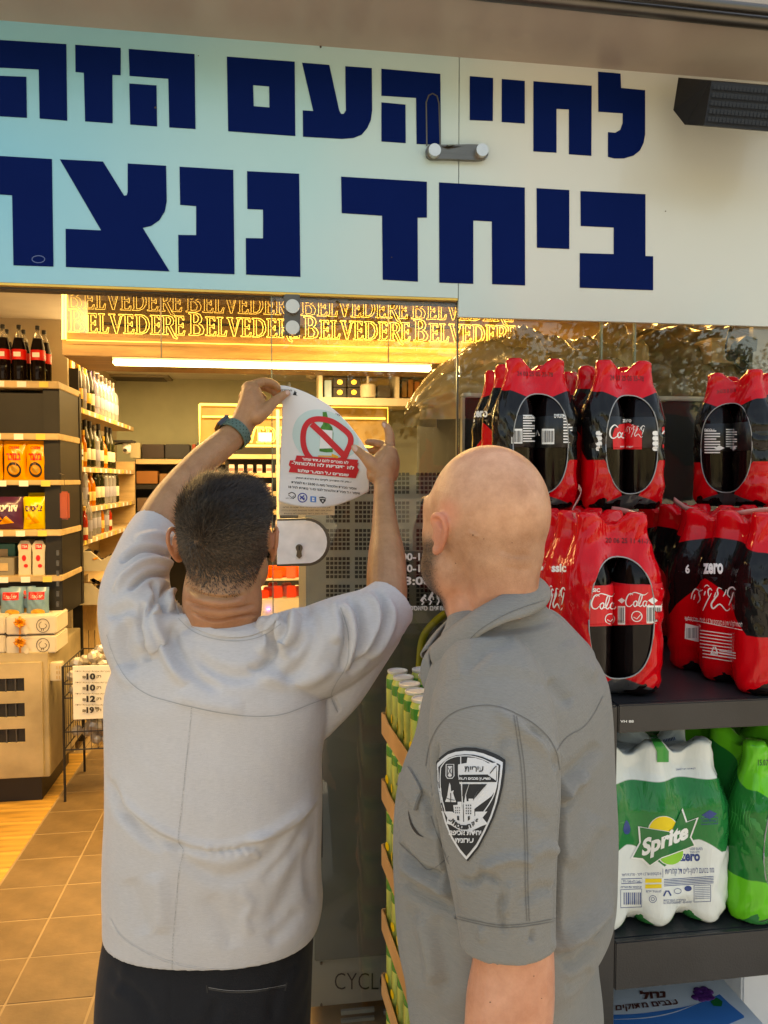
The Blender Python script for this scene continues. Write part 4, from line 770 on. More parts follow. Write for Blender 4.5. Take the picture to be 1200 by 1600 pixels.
# --- pack film
BR=[(0,.030),(.006,.040),(.02,.0445),(.05,.0455),(.13,.0450),(.18,.0455),(.205,.043),(.225,.037),(.245,.029),(.265,.0215),(.285,.0175),(.315,.0165)]
def br(z): return float(np.interp(z,[a for a,b in BR],[b for a,b in BR]))
H=.315
def film_mesh(kind,seed=0):
    nl,nsh,nc=44,26,9; R=np.random.default_rng(seed); rings=[]; att=[]; hole=[]; clr=[]
    zs=list(np.linspace(0,H-.004,84)); ph=R.uniform(0,6,8)
    def outline(z,inset=0):
        r=br(z)-inset; pts=[]
        fr=min(1,max(0,(z-.2)/.08)); dl=.013+ .010*max(0,1-z/.05)+.008*fr; rc=lambda d:min(.03,r-math.sqrt(max(1e-9,r*r-min(d,r*.999)**2))+.0010);
        def side(p,q,n,k): # k bottles
            for i in range(n):
                t=i/n; s=math.cos(2*math.pi*(t)*(k-1)); dip=dl*(1-s)/2; pts.append((p,q,t,dip))
        segs=[]; hx,hy=.09,.045
        # long side y=-: from -x to +x
        out=[]
        for i in range(nl): t=i/nl; x=-hx+2*hx*t; dip=min(dl*(1-math.cos(2*math.pi*t*2))/2,rc(min(abs(x+.09),abs(x),abs(x-.09)))); out.append((x,-hy-r+dip))
        for i in range(nc): a=-math.pi/2+math.pi/2*i/nc; out.append((hx+r*math.cos(a),-hy+r*math.sin(a)))
        for i in range(nsh): t=i/nsh; y=-hy+2*hy*t; dip=min(dl*.8*(1-math.cos(2*math.pi*t))/2,rc(min(abs(y+.045),abs(y-.045)))); out.append((hx+r-dip,y))
        for i in range(nc): a=math.pi/2*i/nc; out.append((hx+r*math.cos(a),hy+r*math.sin(a)))
        for i in range(nl): t=i/nl; x=hx-2*hx*t; dip=min(dl*(1-math.cos(2*math.pi*t*2))/2,rc(min(abs(x+.09),abs(x),abs(x-.09)))); out.append((x,hy+r-dip))
        for i in range(nc): a=math.pi/2+math.pi/2*i/nc; out.append((-hx+r*math.cos(a),hy+r*math.sin(a)))
        for i in range(nsh): t=i/nsh; y=hy-2*hy*t; dip=min(dl*.8*(1-math.cos(2*math.pi*t))/2,rc(min(abs(y+.045),abs(y-.045)))); out.append((-hx-r+dip,y))
        for i in range(nc): a=math.pi+math.pi/2*i/nc; out.append((-hx+r*math.cos(a),-hy+r*math.sin(a)))
        return out
    N=2*(nl+nsh)+4*nc; V=[]
    def capz(x,y): # height dips between caps
        d=min(math.hypot(x-a,y-b) for a in (-.09,0,.09) for b in (-.045,.045)); return min(.022,max(0,d-.015)*1.0)
    for iz,z in enumerate(zs):
        o=outline(z); up=max(0,(z/H-.8)/.2)**2
        for k,(x,y) in enumerate(o):
            n_=.0009*math.sin(40*x+25*z*3+ph[0])*math.sin(31*y+70*z+ph[1])
            wr=.0012*math.sin(160*(x+y)+ph[2]+9*math.sin(20*z))*(1 if abs(x)>.1 else .25)
            f=1+(n_+wr)/.1; V.append((x*f,y*f,z-capz(x,y)*up+max(0,1-z/.06)*.016*(1-math.cos(2*math.pi*min(abs(x),abs(abs(x)-.09),.045)/.09))/2*(1 if abs(y)>.06 else .6)))
    F=[]
    for i in range(len(zs)-1):
        for k in range(N): F.append((i*N+k,i*N+(k+1)%N,(i+1)*N+(k+1)%N,(i+1)*N+k))
    # top closure : shrinking rings
    base=len(zs)-1
    for s in (.93,.8,.6,.35,.1):
        o=[V[base*N+k] for k in range(N)]
        for x,y,z_ in o:
            X=(abs(x)-.09)*s if False else x*(1-(1-s)*.9); Y=y*s; V.append((X,Y,H-capz(X,Y)+(0 if s<.95 else -.002)))
    for i in range(5):
        a=(len(zs)-1+i)*N; b=a+N
        for k in range(N): F.append((a+k,a+(k+1)%N,b+(k+1)%N,b+k))
    last=(len(zs)+4)*N; F.append(tuple(last+k for k in range(N)))
    F.append(tuple(range(N))[::-1])
    me=bpy.data.meshes.new('film'); me.from_pydata(V,[],F); me.shade_smooth()
    A=np.array(V); ax,ay,az=np.abs(A[:,0]),np.abs(A[:,1]),A[:,2]
    # perimeter position: 0 at long-side centre .. 1 at short-side centre
    s=np.clip(np.where(ax<.105,ax/.105*.55,.55+ (1-np.clip(ay/.06,0,1))*.45),0,1)
    if kind=='zero':
        zt=H*(.84-.14*s**1.5-.0*s); zb_=H*(.60-.62*np.clip(s,0,1)**1.4)
        m=np.maximum(az-zt,zb_-az)*100
    elif kind=='classic': m=np.full(len(A),5.)
    elif kind=='spritezero':
        zt=H*.80; zb_=H*(.36+.13*np.sin(np.clip(s*1.2,0,1)*math.pi)-.30*np.clip(s-.35,0,1)); m=np.maximum(az-zt,zb_-az)*100
    else:
        zt=H*(.92-.30*s); zb_=H*(.30-.05*s+.12*np.clip(s-.6,0,1)); m=np.maximum(az-zt,zb_-az)*100
    e=((ay/.058)**2.3+(np.abs(az-.137)/.103)**2.3)**(1/2.3); h=np.where(ax>.085,(e-1)*5,5.)
    if kind=='spritezero': h[:]=5
    c=np.where(ax>.1,((az-(.037-ay*.35))*100),5.)
    for nm,a in (('zone',m),('hole',h),('clr',c)):
        at=me.attributes.new(nm,'FLOAT','POINT'); at.data.foreach_set('value',a.astype(np.float32))
    return me
def filmmat(name,ca,cb,rough=.09):
    m=bpy.data.materials.new(name); m.use_nodes=True; n=m.node_tree; b=n.nodes['Principled BSDF']; L=n.links.new; out=[q for q in n.nodes if q.type=='OUTPUT_MATERIAL'][0]
    def thr(nm,k):
        a=n.nodes.new('ShaderNodeAttribute'); a.attribute_name=nm; q=n.nodes.new('ShaderNodeMath'); q.operation='MULTIPLY_ADD'; q.use_clamp=True; q.inputs[1].default_value=k; q.inputs[2].default_value=.5; L(a.outputs['Fac'],q.inputs[0]); return q.outputs[0]
    mx=n.nodes.new('ShaderNodeMix'); mx.data_type='RGBA'; mx.inputs['A'].default_value=(*cb,1); mx.inputs['B'].default_value=(*ca,1); L(thr('zone',6),mx.inputs['Factor'])
    m2=n.nodes.new('ShaderNodeMix'); m2.data_type='RGBA'; m2.inputs['A'].default_value=(.05,.05,.055,1); L(mx.outputs['Result'],m2.inputs['B']); L(thr('clr',4),m2.inputs['Factor']); L(m2.outputs['Result'],b.inputs['Base Color'])
    b.inputs['Roughness'].default_value=rough; b.inputs['Coat Weight'].default_value=.45; b.inputs['Coat Roughness'].default_value=.015; b.inputs['Specular IOR Level'].default_value=.1; b.inputs['IOR'].default_value=1.4
    tc=n.nodes.new('ShaderNodeTexCoord'); mp=n.nodes.new('ShaderNodeMapping'); mp.inputs['Scale'].default_value=(1,1,.22); no=n.nodes.new('ShaderNodeTexNoise'); no.inputs['Scale'].default_value=42; no.inputs['Detail'].default_value=3; no.inputs['Distortion'].default_value=1.5
    n3=n.nodes.new('ShaderNodeTexNoise'); n3.inputs['Scale'].default_value=9; ml=n.nodes.new('ShaderNodeMath'); ml.operation='MULTIPLY'
    L(tc.outputs['Object'],mp.inputs[0]); L(mp.outputs[0],no.inputs[0]); L(tc.outputs['Object'],n3.inputs[0]); L(no.outputs[0],ml.inputs[0]); L(n3.outputs[0],ml.inputs[1])
    bp=n.nodes.new('ShaderNodeBump'); bp.inputs['Strength'].default_value=.8; bp.inputs['Distance'].default_value=.004; L(ml.outputs[0],bp.inputs['Height']); L(bp.outputs[0],b.inputs['Normal']); L(bp.outputs[0],b.inputs['Coat Normal'])
    t=n.nodes.new('ShaderNodeBsdfTransparent'); ms=n.nodes.new('ShaderNodeMixShader'); L(thr('hole',20),ms.inputs[0]); L(t.outputs[0],ms.inputs[1]); L(b.outputs[0],ms.inputs[2]); L(ms.outputs[0],out.inputs[0]); return m
FM={'zero':(film_mesh('zero',1),filmmat('cola_zero_film',(.60,.004,.010),(.006,.005,.005))),
    'classic':(film_mesh('classic',2),filmmat('cola_red_film',(.62,.004,.010),(.62,.004,.01))),
    'spritezero':(film_mesh('spritezero',3),filmmat('white_green_film',(.72,.76,.74),(.0,.19,.045),.2)),
    'sprite':(film_mesh('sprite',4),filmmat('lime_film',(.10,.52,.03),(.0,.17,.03)))}
M_rim=mat('clear_rim',(.28,.28,.28),.2,coat=.6); M_grn=mat('green_pet',(.02,.2,.05),.1,coat=.5); M_gcap=flat('green_cap',(.02,.25,.05),.4)
M_strip=flat('label_black',(.01,.01,.01),.3)
def packbottles(root,kind):
    mc=M_cola if kind in('zero','classic') else M_grn; lm={'zero':M_strip,'classic':M_redprint,'sprite':M_gcap,'spritezero':M_gcap}[kind]
    for x in (-.09,0,.09):
        for y in (-.045,.045):
            key='bt'+kind
            if key not in FM:
                b=MB().lathe([(r_-.0030 if z_<.3 else r_-.003,z_*1.0) for z_,r_ in BR if z_<.31]+[(.011,.3105)],n=28).build('bottle',mc,root,smooth=True,auto=70); FM[key]=b
                l=MB().lathe([(.0432,.128),(.0436,.1285),(.0440,.192),(.0436,.1925)],n=28).build('label_band',lm,None,smooth=True,auto=40); l.parent=b
                c=MB().lathe([(.0145,.293),(.015,.294),(.015,.309),(.013,.3095)],n=14).build('cap',M_redcap if 'sprite' not in kind else M_gcap,None,smooth=True,auto=40); c.parent=b; FM[key+'l']=(l,c); bb=b
            else:
                b=inst('bottle',FM[key],root); b.matrix_parent_inverse=Matrix.Identity(4)
                for q in FM[key+'l']: o=bpy.data.objects.new(q.name.split('.')[0],q.data); COL.objects.link(o); o.parent=b
            b.matrix_parent_inverse=Matrix.Identity(4); b.location=(x,y,.0015)
def rim(root):
    b=MB()
    for sx in (1,-1):
        pts=[]
        for k in range(48):
            a=2*math.pi*k/48; ca,sa=math.cos(a),math.sin(a); y=.058*abs(ca)**(2/2.3)*(1 if ca>0 else -1); z_=.137+.103*abs(sa)**(2/2.3)*(1 if sa>0 else -1); r=br(z_)
            dl=.008; x=.09+r-dl*(1+math.cos(math.pi*y/.045))/2 if abs(y)<.045 else .09+math.sqrt(max(0,r*r-(abs(y)-.045)**2)); pts.append((sx*(x-.0005),y,z_))
        b.tube(pts+[pts[0]],.0013,6)
        b.build('film_rim',M_rim,root,smooth=True); b=MB()
def pack(kind,loc,yaw,label,z0=None):
    r=empty('cola_pack' if kind in('zero','classic') else 'lemonade_pack',(0,0,0)); me,m=FM[kind]; f=link('shrink_film',me,m,r)
    packbottles(r,kind)
    if kind!='spritezero': rim(r)
    r.location=loc; r.rotation_euler.z=yaw; tag(r,label,'drink pack','shrink-wrapped six packs on the rack')
    for c in r.children: c.matrix_parent_inverse=Matrix.Identity(4)
    return r,f
def wbvh(root,names):
    V=[];F=[]; M0=Matrix.Translation(root.location)@Matrix.Rotation(root.rotation_euler.z,4,'Z')
    for c in root.children:
        if c.name.split('.')[0] in names:
            for o,M in [(c,M0@Matrix.Translation(c.location))]+[(q,M0@Matrix.Translation(c.location)) for q in c.children if q.name.split('.')[0] in names]:
                n=len(V); V+=[M@v.co for v in o.data.vertices]; F+=[[i+n for i in p.vertices] for p in o.data.polygons]
    return BVHTree.FromPolygons(V,F)
def wchild(o,root):     # a world-space mesh under a rotated root
    if o is None: return
    o.parent=root; o.matrix_parent_inverse=(Matrix.Translation(root.location)@Matrix.Rotation(root.rotation_euler.z,4,'Z')).inverted(); return o
def pd(parts,bv,m,name,root,L=3,off=.0006): return wchild(decal(parts,bv,m,name,None,off=off,L=L),root)
def face(px,py,Z,back): p=hZ(px,py,Z); return Vector((p.x,p.y+back,Z))
Q=math.pi/2
def atD(px,D,Z,back=0): p=P(px,790,D); return Vector((p.x,p.y+back,Z))
A,_=pack('classic',face(968,1092,ZS,.128)+Vector((0,0,0)),Q,'red classic cola six pack at the shelf front, script labels in its oval window')
mb=hZ(1126,1060,ZS); Bk,_=pack('zero',Vector((mb.x+.048,mb.y,ZS)),Q+.12,'black and red cola six pack right of the classic pack, long side showing')
Fk,_=pack('zero',atD(1070,1.77,ZS),Q+.05,'shadowed cola zero six pack behind the two front packs on the shelf')
Gk,_=pack('classic',atD(846,1.72,ZS),Q,'red classic six pack at the back left, behind the bald man')
ZU=ZS+.307
Ck,_=pack('zero',atD(846,1.575,ZU,.128),Q-.03,'upper cola zero six pack directly above the bald head, barcodes in its window')
Dk,_=pack('zero',atD(983,1.60,ZU,.128),Q+.02,'middle upper cola zero six pack with the red logo in its oval window')
Ek,_=pack('zero',atD(1168,1.86,ZU),Q-.95,'upper cola zero six pack at the right edge, turned sideways')
Ik,_=pack('zero',atD(1240,1.62,ZS),Q,'cola zero six pack on the shelf cut off by the right photo edge')
mb=hZ(1037,1456,ZL); Sz,_=pack('spritezero',Vector((mb.x,mb.y+.09-.0,ZL)),0,'white and green lemonade six pack with lemon logo on the lower shelf')
Sp,_=pack('sprite',hZ(1165,1436,ZL)+Vector((.05,.10,0)),Q+.1,'light and dark green lemonade six pack at the right edge of the lower shelf')
Sq,_=pack('sprite',hZ(1120,1436,ZL)+Vector((-.01,.34,0)),0,'green lemonade six pack in the shade behind the white one')
# --- A prints
bv=wbvh(A,('shrink_film',)); bb_=wbvh(A,('bottle','label_band'))
pd([T('20 06 25 11 41-76',946,840,1019,848,.012,2)],bv,flat('ink_dark',(.12,.0,.0),.5),'date_print',A)
cola_s=lambda x,y,s:[stroke2([(x+a*s,y+b*s) for a,b in ((14,2),(11,-1),(6,1),(2,8),(0,16),(2,23),(8,25),(14,20))],2.6*s,4,taper=.4),stroke2([(x+a*s,y+b*s) for a,b in ((8,3),(16,-3),(26,-1),(36,2),(44,-3))],2.0*s,4,taper=.3),
 stroke2([(x+a*s,y+b*s) for a,b in ((20,14),(16,17),(16,23),(19,25),(22,20),(22,15),(19,14))],2.2*s,4),stroke2([(x+a*s,y+b*s) for a,b in ((22,22),(26,22),(31,10),(32,3),(29,2),(26,12),(26,22),(29,25),(32,22))],2.0*s,4),
 stroke2([(x+a*s,y+b*s) for a,b in ((41,15),(37,14),(34,18),(34,23),(37,25),(40,20),(42,14),(40,22),(43,25),(46,21))],2.0*s,4)]
def barcode(x0,y0,x1,y1,n=9): return [poly2(rect2(x0+(x1-x0)*(i+.1)/n,y0+1,x0+(x1-x0)*(i+.1+(.3+.3*((i*7)%3)/2))/n,y1-1)) for i in range(n)]
prt=cola_s(924,930,.85)+cola_s(978,928,.78)+[T('SIC',926,919,937,925,.03),T(heb('1.5 ליטר'),1032,918,1046,924,.02),T('Cola',1032,943,1044,949,.03)]
prt+=[stroke2(ring2(953,967,8,8,20),1.4,closed=True),stroke2([(948,968),(953,971),(959,964)],1.2),stroke2(ring2(995,963,8,8,20),1.4,closed=True),stroke2([(990,964),(995,967),(1001,960)],1.2),poly2([(1012,938),(1020,933),(1027,938),(1020,944)]),poly2([(966,938),(972,934),(977,938),(972,943)]),
 poly2(rect2(966,947,977,976)),poly2(rect2(1010,946,1033,974))]+[poly2(rect2(1034,952+i*4,1045,953.5+i*4)) for i in range(6)]
# label bands are traced onto the bottles themselves
pd([poly2([(918,916),(1050,912),(1052,974),(920,979)])],bb_,M_redprint,'bottle_labels',A,off=.0008); pd(prt,bb_,M_print_w,'label_lettering',A,off=.0016)
pd(barcode(967,948,976,974,5)+barcode(1011,948,1032,972,10),bb_,M_print_k,'barcode',A,off=.0022)
kok=lambda x,y,sx,s:[stroke2([(x+a*sx,y+b*s) for a,b in q],w_*s,4,taper=.45) for q,w_ in (
 (((70,8),(66,3),(60,6),(58,16),(62,22)),3),(((67,12),(64,24),(60,36)),2.4),(((56,7),(54,14),(51,20)),2.4),(((49,6),(44,4),(42,9),(43,16),(38,24),(33,34),(36,42),(46,34),(56,46),(62,42)),3),(((40,12),(37,22)),2.2),(((34,9),(31,5),(28,10),(29,20)),2.6),(((33,14),(26,30),(20,46)),2.2),(((24,10),(22,18)),2.4),(((20,8),(14,12),(16,24),(12,32)),2.4),(((14,10),(9,6),(4,14),(2,24)),2.4),(((8,16),(6,26)),2.2),(((30,2),(26,-1),(22,3)),2))]
pd(kok(848,916,.5,.8)+[T('6',839,877,849,892,.03),T('ssic',862,881,885,894,.04)],bv,M_print_w,'lettering',A)
# --- B prints
bv=wbvh(Bk,('shrink_film',))
pd([T('6',1071,882,1078,896,.03),T('zero',1099,880,1130,897,.04)]+kok(1078,915,1.02,.85)+[T(heb('לימות לקלוריות | 6 בקבוקים של 1.5 ליטר - סה"כ 9 ליטר'),1070,962,1160,972,.0,10),poly2([(1070,966),(1160,984),(1160,985),(1070,967)])]+
 [poly2(rect2(1094+(i>5)*4,984+i*5.2,1144,985.4+i*5.2,7)) for i in range(9)]+[poly2([(1071,974),(1092,979),(1092,1003),(1070,998)])]+[T('aluna',1112,1018,1122,1023,.03),stroke2([(1111,1022),(1115,1011),(1118,1011),(1121,1020)],2)]+[poly2(rect2(1124,1016+i*4,1150,1017.3+i*4,4)) for i in range(3)],bv,M_print_w,'lettering',Bk)
pd(barcode(1073,980,1090,998,8),bv,flat('grey_ink',(.12,.12,.13),.5),'barcode',Bk,off=.0012)
# --- C / D / E prints
fk=lambda x,y,w_,h_,n:[poly2(rect2(x,y+h_*(i+.1)/n,x+w_*(1-.25*((i*5)%3==0)),y+h_*(i+.55)/n)) for i in range(n)]
bv=wbvh(Ck,('shrink_film',)); b2=wbvh(Ck,('bottle','label_band'))
M_ink=flat('ink_dark',(.12,.0,.0),.5)
pd([T('24 03 25 05 35-78',808,580,864,587,.01,2)],bv,M_ink,'date_print',Ck)
pd(fk(817,648,18,44,11)+fk(880,648,14,46,10)+[poly2(rect2(799,670,816,693)),poly2(rect2(847,670,866,694)),T(heb('שלושה'),818,648,834,653,.02),T(heb('ערכים תזונתיים'),866,647,895,653,.02),stroke2([(838,681),(840,672),(843,681)],1.5),poly2([(886,683),(892,679),(898,683),(892,687)])],b2,M_print_w,'label_lettering',Ck,off=.0012)
pd(barcode(800,672,815,692,8)+barcode(848,672,865,692,9),b2,M_print_k,'barcode',Ck,off=.002)
pd([T('zero',738,642,762,652,.03),T('6',737,650,742,660,.03)],bv,M_print_w,'lettering',Ck)
bv=wbvh(Dk,('shrink_film',)); b2=wbvh(Dk,('bottle','label_band'))
pd([T('24 03 25 05 35-78',953,586,1006,594,.01,2)],bv,M_ink,'date_print',Dk)
pd([poly2([(958,702),(957,680),(960,670),(968,663),(982,661),(996,666),(1003,675),(1003,702)]),poly2([(1034,668),(1040,665),(1040,704),(1035,704)])],b2,M_redprint,'label_patch',Dk,off=.001)
pd([stroke2([(x_,y_) for x_,y_ in ((965,668),(960,664),(954,670),(953,680),(958,685),(966,680))],2.4,4,taper=.4),stroke2([(966,676),(964,681),(967,684),(970,679),(967,675)],1.8,3),stroke2([(972,676),(970,682),(974,684),(977,677),(976,684)],1.8,3)]+kok(978,664,.42,.42)+[T('zero',972,655,987,660,.03),T('zero sugar',968,697,990,700,.01)]+[poly2(sp2(rect2(x_,y_,x_+8,y_+6),2)) for x_ in (932,1020) for y_ in (674,682,690,698)]+[stroke2([(1040,670),(1034,678),(1034,686),(1040,688)],2.2,3)],b2,M_print_w,'label_lettering',Dk,off=.0018)
b2=wbvh(Ek,('bottle','label_band')); bv=wbvh(Ek,('shrink_film',))
pd([T('24 03 25 05 35-78',1120,609,1150,615,.01,-2)],bv,M_ink,'date_print',Ek)
pd(fk(1101,672,24,38,9)+fk(1134,670,18,30,8)+[T(heb('ערכים'),1101,670,1116,674,.02),poly2([(1116,700),(1124,696),(1132,700),(1124,704)]),poly2([(1140,700),(1146,696),(1151,700),(1146,704)])],b2,M_print_w,'label_lettering',Ek,off=.0012)
# loose carry tapes lying on the lower packs
M_tape=mat('clear_tape',(.55,.3,.28),.15,coat=.6)
for i,(q,lb) in enumerate(((((903,760,1.5),(907,772,1.5),(893,800,1.42),(898,806,1.36)),'printed carry tape draped between the two upper cola packs'),(((955,795,1.5),(975,798,1.45),(1005,807,1.4)),'clear carry tape on top of the classic pack'),(((1052,780,1.6),(1070,793,1.55),(1092,800,1.5)),'twisted clear tape between the upper packs'),(((1130,806,1.45),(1165,800,1.4),(1205,796,1.38)),'pale carry tape on the zero pack at right'))):
    ps=catmull([P(*t) for t in q],5); b=MB(); b.rings([[p+Vector((0,-.004,.005)),p+Vector((.002,.004,-.005))] for p in ps],cap0=False,cap1=False,closed=False); o=b.build('carry_tape',M_tape,smooth=True); mo=o.modifiers.new('s','SOLIDIFY'); mo.thickness=.0006; tag(o,lb,'tape')
# --- lemonade zero pack prints
bv=wbvh(Sz,('shrink_film',)); M_dg=flat('sprite_green',(.0,.16,.04),.35); M_nb=flat('navy_print',(.015,.05,.22),.4); M_lem=mat('lemon_yellow',(.85,.62,.02),.4); M_lime=flat('lime_print',(.25,.6,.05),.4)
zz=lambda *p:[(940+x/3.2,1100+y/3.2) for x,y in p]
star=zz((190,615),(345,640),(398,530),(420,592),(474,573),(440,665),(462,705),(300,765),(242,804),(205,770),(155,765),(196,690))
lem=zz(*[(310+75*math.cos(t)*1.0,640+78*math.sin(t)) for t in np.linspace(math.pi*1.02,math.pi*2.0,16)])
lim=zz(*[(345+62*math.cos(t),745+58*math.sin(t)) for t in np.linspace(-.5,math.pi*.98,16)])
def grow(l,k):
    cx_=sum(p[0] for p in l)/len(l); cy_=sum(p[1] for p in l)/len(l); return [(cx_+(x-cx_)*k,cy_+(y-cy_)*k) for x,y in l]
pd([poly2(grow(lem,1.08)),poly2(grow(lim,1.1))],bv,M_print_w,'fruit_edge',Sz); pd([poly2(lem)],bv,M_lem,'lemon',Sz,off=.0010); pd([poly2(lim)],bv,M_lime,'lime',Sz,off=.0010)
pd([poly2(grow(star,1.07))],bv,M_print_w,'logo_edge',Sz,off=.0014); pd([poly2(star)],bv,M_dg,'logo_ground',Sz,off=.0019)
pd([text_px('Sprite',[zz((190,680))[0],zz((425,590))[0],zz((440,690))[0],zz((205,785))[0]],.045,.25)],bv,M_print_w,'logo_lettering',Sz,off=.0025)
zt_=lambda s,x0,y0,x1,y1,b=.01,sk=0:T(s,940+x0/3.2,1100+y0/3.2,940+x1/3.2,1100+y1/3.2,b,sk/3.2)
pr=[zt_('zero',392,748,492,786,.04),zt_(heb('בטעם טבעי'),440,718,505,730),zt_(heb('ללא סוכר'),440,734,490,744),zt_(heb('גזוז בטעם לימון-ליים דל קלוריות'),318,820,562,860,.0,-8),zt_(heb('6 בקבוקים של 1.5 ליטר - סה"כ 9 ליטר'),100,846,298,866,0,-8),poly2(zz((305,822),(307,822),(307,868),(305,868)))]
pr+=[poly2(zz((312,876+i*8),(560,860+i*8),(560,863+i*8),(312,879+i*8))) for i in range(5)]
fr_=lambda x0,y0,x1,y1:[stroke2(zz((x0,y0),(x1,y0-4),(x1,y1-4),(x0,y1)),1,closed=True)]
pr+=fr_(95,928,200,1018)+fr_(98,875,202,898)+fr_(462,908,545,990)+[zt_(heb('מוצר ללא סוכר כלל'),106,880,194,892),zt_(heb('יש למחזר את האריזה'),96,908,200,920),zt_(heb('לא מכיל פירות'),222,930,298,942),zt_('ALL RIGHTS RESERVED 1-800-443-443',308,990,450,1000,0,-6),zt_(heb('החברה המרכזית'),310,978,420,988,0,-4)]
pr+=[poly2(zz((466,918+i*9),(541,915+i*9),(541,917+i*9),(466,920+i*9))) for i in range(7)]+[stroke2(zz(*ring2(256,975,18,18,14)),.8,closed=True),stroke2(zz(*ring2(256,975,9,9,6)),.8,closed=True),poly2(zz(*ring2(432,922,19,14,12))),stroke2(zz(*ring2(380,935,18,13,12)),.8,closed=True),stroke2(zz((310,960),(322,935),(334,935),(346,958)),2.5)]
pr+=[poly2(zz((110+i*10,942),(114+i*10+(i%3),942),(114+i*10+(i%3),1002),(110+i*10,1002))) for i in range(9)]
pr+=[poly2(zz((500,556),(540,530),(578,548),(540,576))),*fr_(498,570,580,602),zt_(heb('משפחת הטעם'),505,578,572,590),poly2(zz(*sp2([(123,580),(108,625),(118,650),(138,645),(142,615)],4)))]
pr+=[poly2(zz((305+i*8,178+i*-1.6),(309+i*8,177-i*1.6),(313+i*8,192-i*1.6),(309+i*8,194-i*1.6))) for i in range(8)]+[zt_(heb('לפתיחה יש למשוך'),370,322,470,334,.0,-5)]
pd(pr,bv,M_nb,'lettering',Sz); pd([poly2(zz((218,874),(300,872),(300,892),(218,894))),poly2(zz((218,902),(300,900),(300,920),(218,922)))],bv,M_lem,'yellow_bars',Sz)
pd([poly2(zz((232,150),(270,155),(330,235),(330,290),(275,290),(275,235)))],bv,mat('green_tape',(.02,.3,.05),.3),'carry_strap',Sz,off=.003)
# lime pack date + hanging grass like print
bv=wbvh(Sp,('shrink_film',)); pd([zt_('15.07',782,278,832,308,.01)],bv,M_print_k,'date_print',Sp)
pd([stroke2(zz((600+i*22,640),(640+i*14,560),(630+i*20,480)),1.2,3,taper=.1) for i in range(8)],bv,flat('blade_green',(.01,.28,.05),.3),'blade_print',Sp)
# ---------------------------------------------------------------- cartons under the shelf
zc=.63
fc_=empty('fruit_carton',hZ(1060,1600,zc)-Vector((0,0,zc-.13)),'white and blue fruit carton with purple grapes below the lower shelf','carton')
c0=hZ(960,1600,zc); c1=hZ(1178,1600,zc); yb_=c0.y+.36; yf_=c0.y-.12
MB().box((fx+.002,yf_,.131),(c1.x+.02,yb_,zc),bev=.004).build('carton',flat('carton_white',(.72,.75,.78),.5),fc_)
pb=BVHTree.FromPolygons([(-5,-5,zc),(5,-5,zc),(5,5,zc),(-5,5,zc)],[(0,1,2,3)])
pd0=lambda parts,m,name,off=.0008:decal(parts,pb,m,name,fc_,off=off,L=12)
pd0([poly2(sp2(zz((60,1555),(180,1550),(330,1530),(480,1500),(590,1452)),4,False)+zz((640,1500),(712,1560),(712,1570),(400,1700),(60,1700)))],flat('carton_blue',(.02,.2,.55),.5),'blue_band')
pd0([stroke2(zz((60,1580),(220,1572),(360,1545),(480,1500)),1.6,4,taper=.3)],M_print_w,'white_stripe',.0014)
M_brn=flat('brown_print',(.12,.03,.02),.5)
pd0([text_px(heb('ענבים מתוקים'),zz((70,1510),(370,1478),(400,1512),(70,1545)),.03),text_px(heb('נחל'),zz((190,1436),(320,1430),(320,1470),(200,1480)),.05)],M_brn,'lettering',.0016)
gb=MB()
for i,(a_,b_) in enumerate(((500,1432),(478,1445),(520,1440),(490,1462),(512,1460),(535,1455),(470,1468),(540,1438),(482,1430),(515,1425),(500,1478),(525,1475),(548,1470))):
    cc=hZ(940+a_/3.2,1100+b_/3.2,zc); gb.lathe([(0,-.001),(.008,0),(.006,.002),(0,.003)],c=tuple(cc),n=10)
gb.build('grape_print',flat('grape_purple',(.11,.02,.17),.5),fc_); pd0([poly2(zz((545,1490),(575,1470),(605,1490),(600,1515),(560,1512)))],M_dg,'leaf_print',.0018)
o=MB().box((hZ(1168,1540,.60).x,c0.y+.12,.131),(2.3,c0.y+.42,.66),bev=.004).build('white_carton',flat('carton_plain',(.66,.68,.72),.5)); tag(o,'plain white carton at the bottom right corner under the shelf','carton')
# ---------------------------------------------------------------- tall stack of green cans on cardboard trays
M_can=mat('lemon_can',(.44,.56,.14),.25,metal=0,var=.4,vs_=28,coat=.6,stretch=(1,1,.5)); M_cantop=flat('can_lid',(.78,.84,.82),.3,metal=0); M_card=mat('cardboard_tray',(.55,.34,.17),.7,var=.15); M_cgr=mat('can_green',(.04,.3,.05),.25,coat=.5)
K2=P(598,1146,1.80); axd=(P(598,1146,1.80)-P(598+1.0,1146,1.80)); 
fwd=(RM@Vector((.208,0,1)));fwd.z=0; fwd.normalize(); rt=Vector((-fwd.y,fwd.x,0)); rt=rt if rt.x>0 else -rt
can=empty('green_can'); MB().lathe([(.022,0),(.0262,.006),(.0262,.138),(.022,.149)],n=16).build('can_body',M_can,can,smooth=True,auto=50); MB().lathe([(.0225,.1492),(.0235,.151),(.0235,.155),(.021,.1555),(.0205,.153)],n=16).build('lid',M_cantop,can,smooth=True,auto=50)
MB().lathe([(.0264,.115),(.0266,.116),(.0266,.137),(.0262,.138)],n=16).build('green_band',M_cgr,can,smooth=True); MB().lathe([(0,-.0008),(.010,0),(0,.0006)],n=12,M=Matrix.Translation((-.0265,0,.06))@Matrix.Rotation(Q,4,'Y')).build('lemon_print',M_lem,can)
TN=['top','second','third','fourth','fifth','sixth','seventh']
pit=.157; nv=7
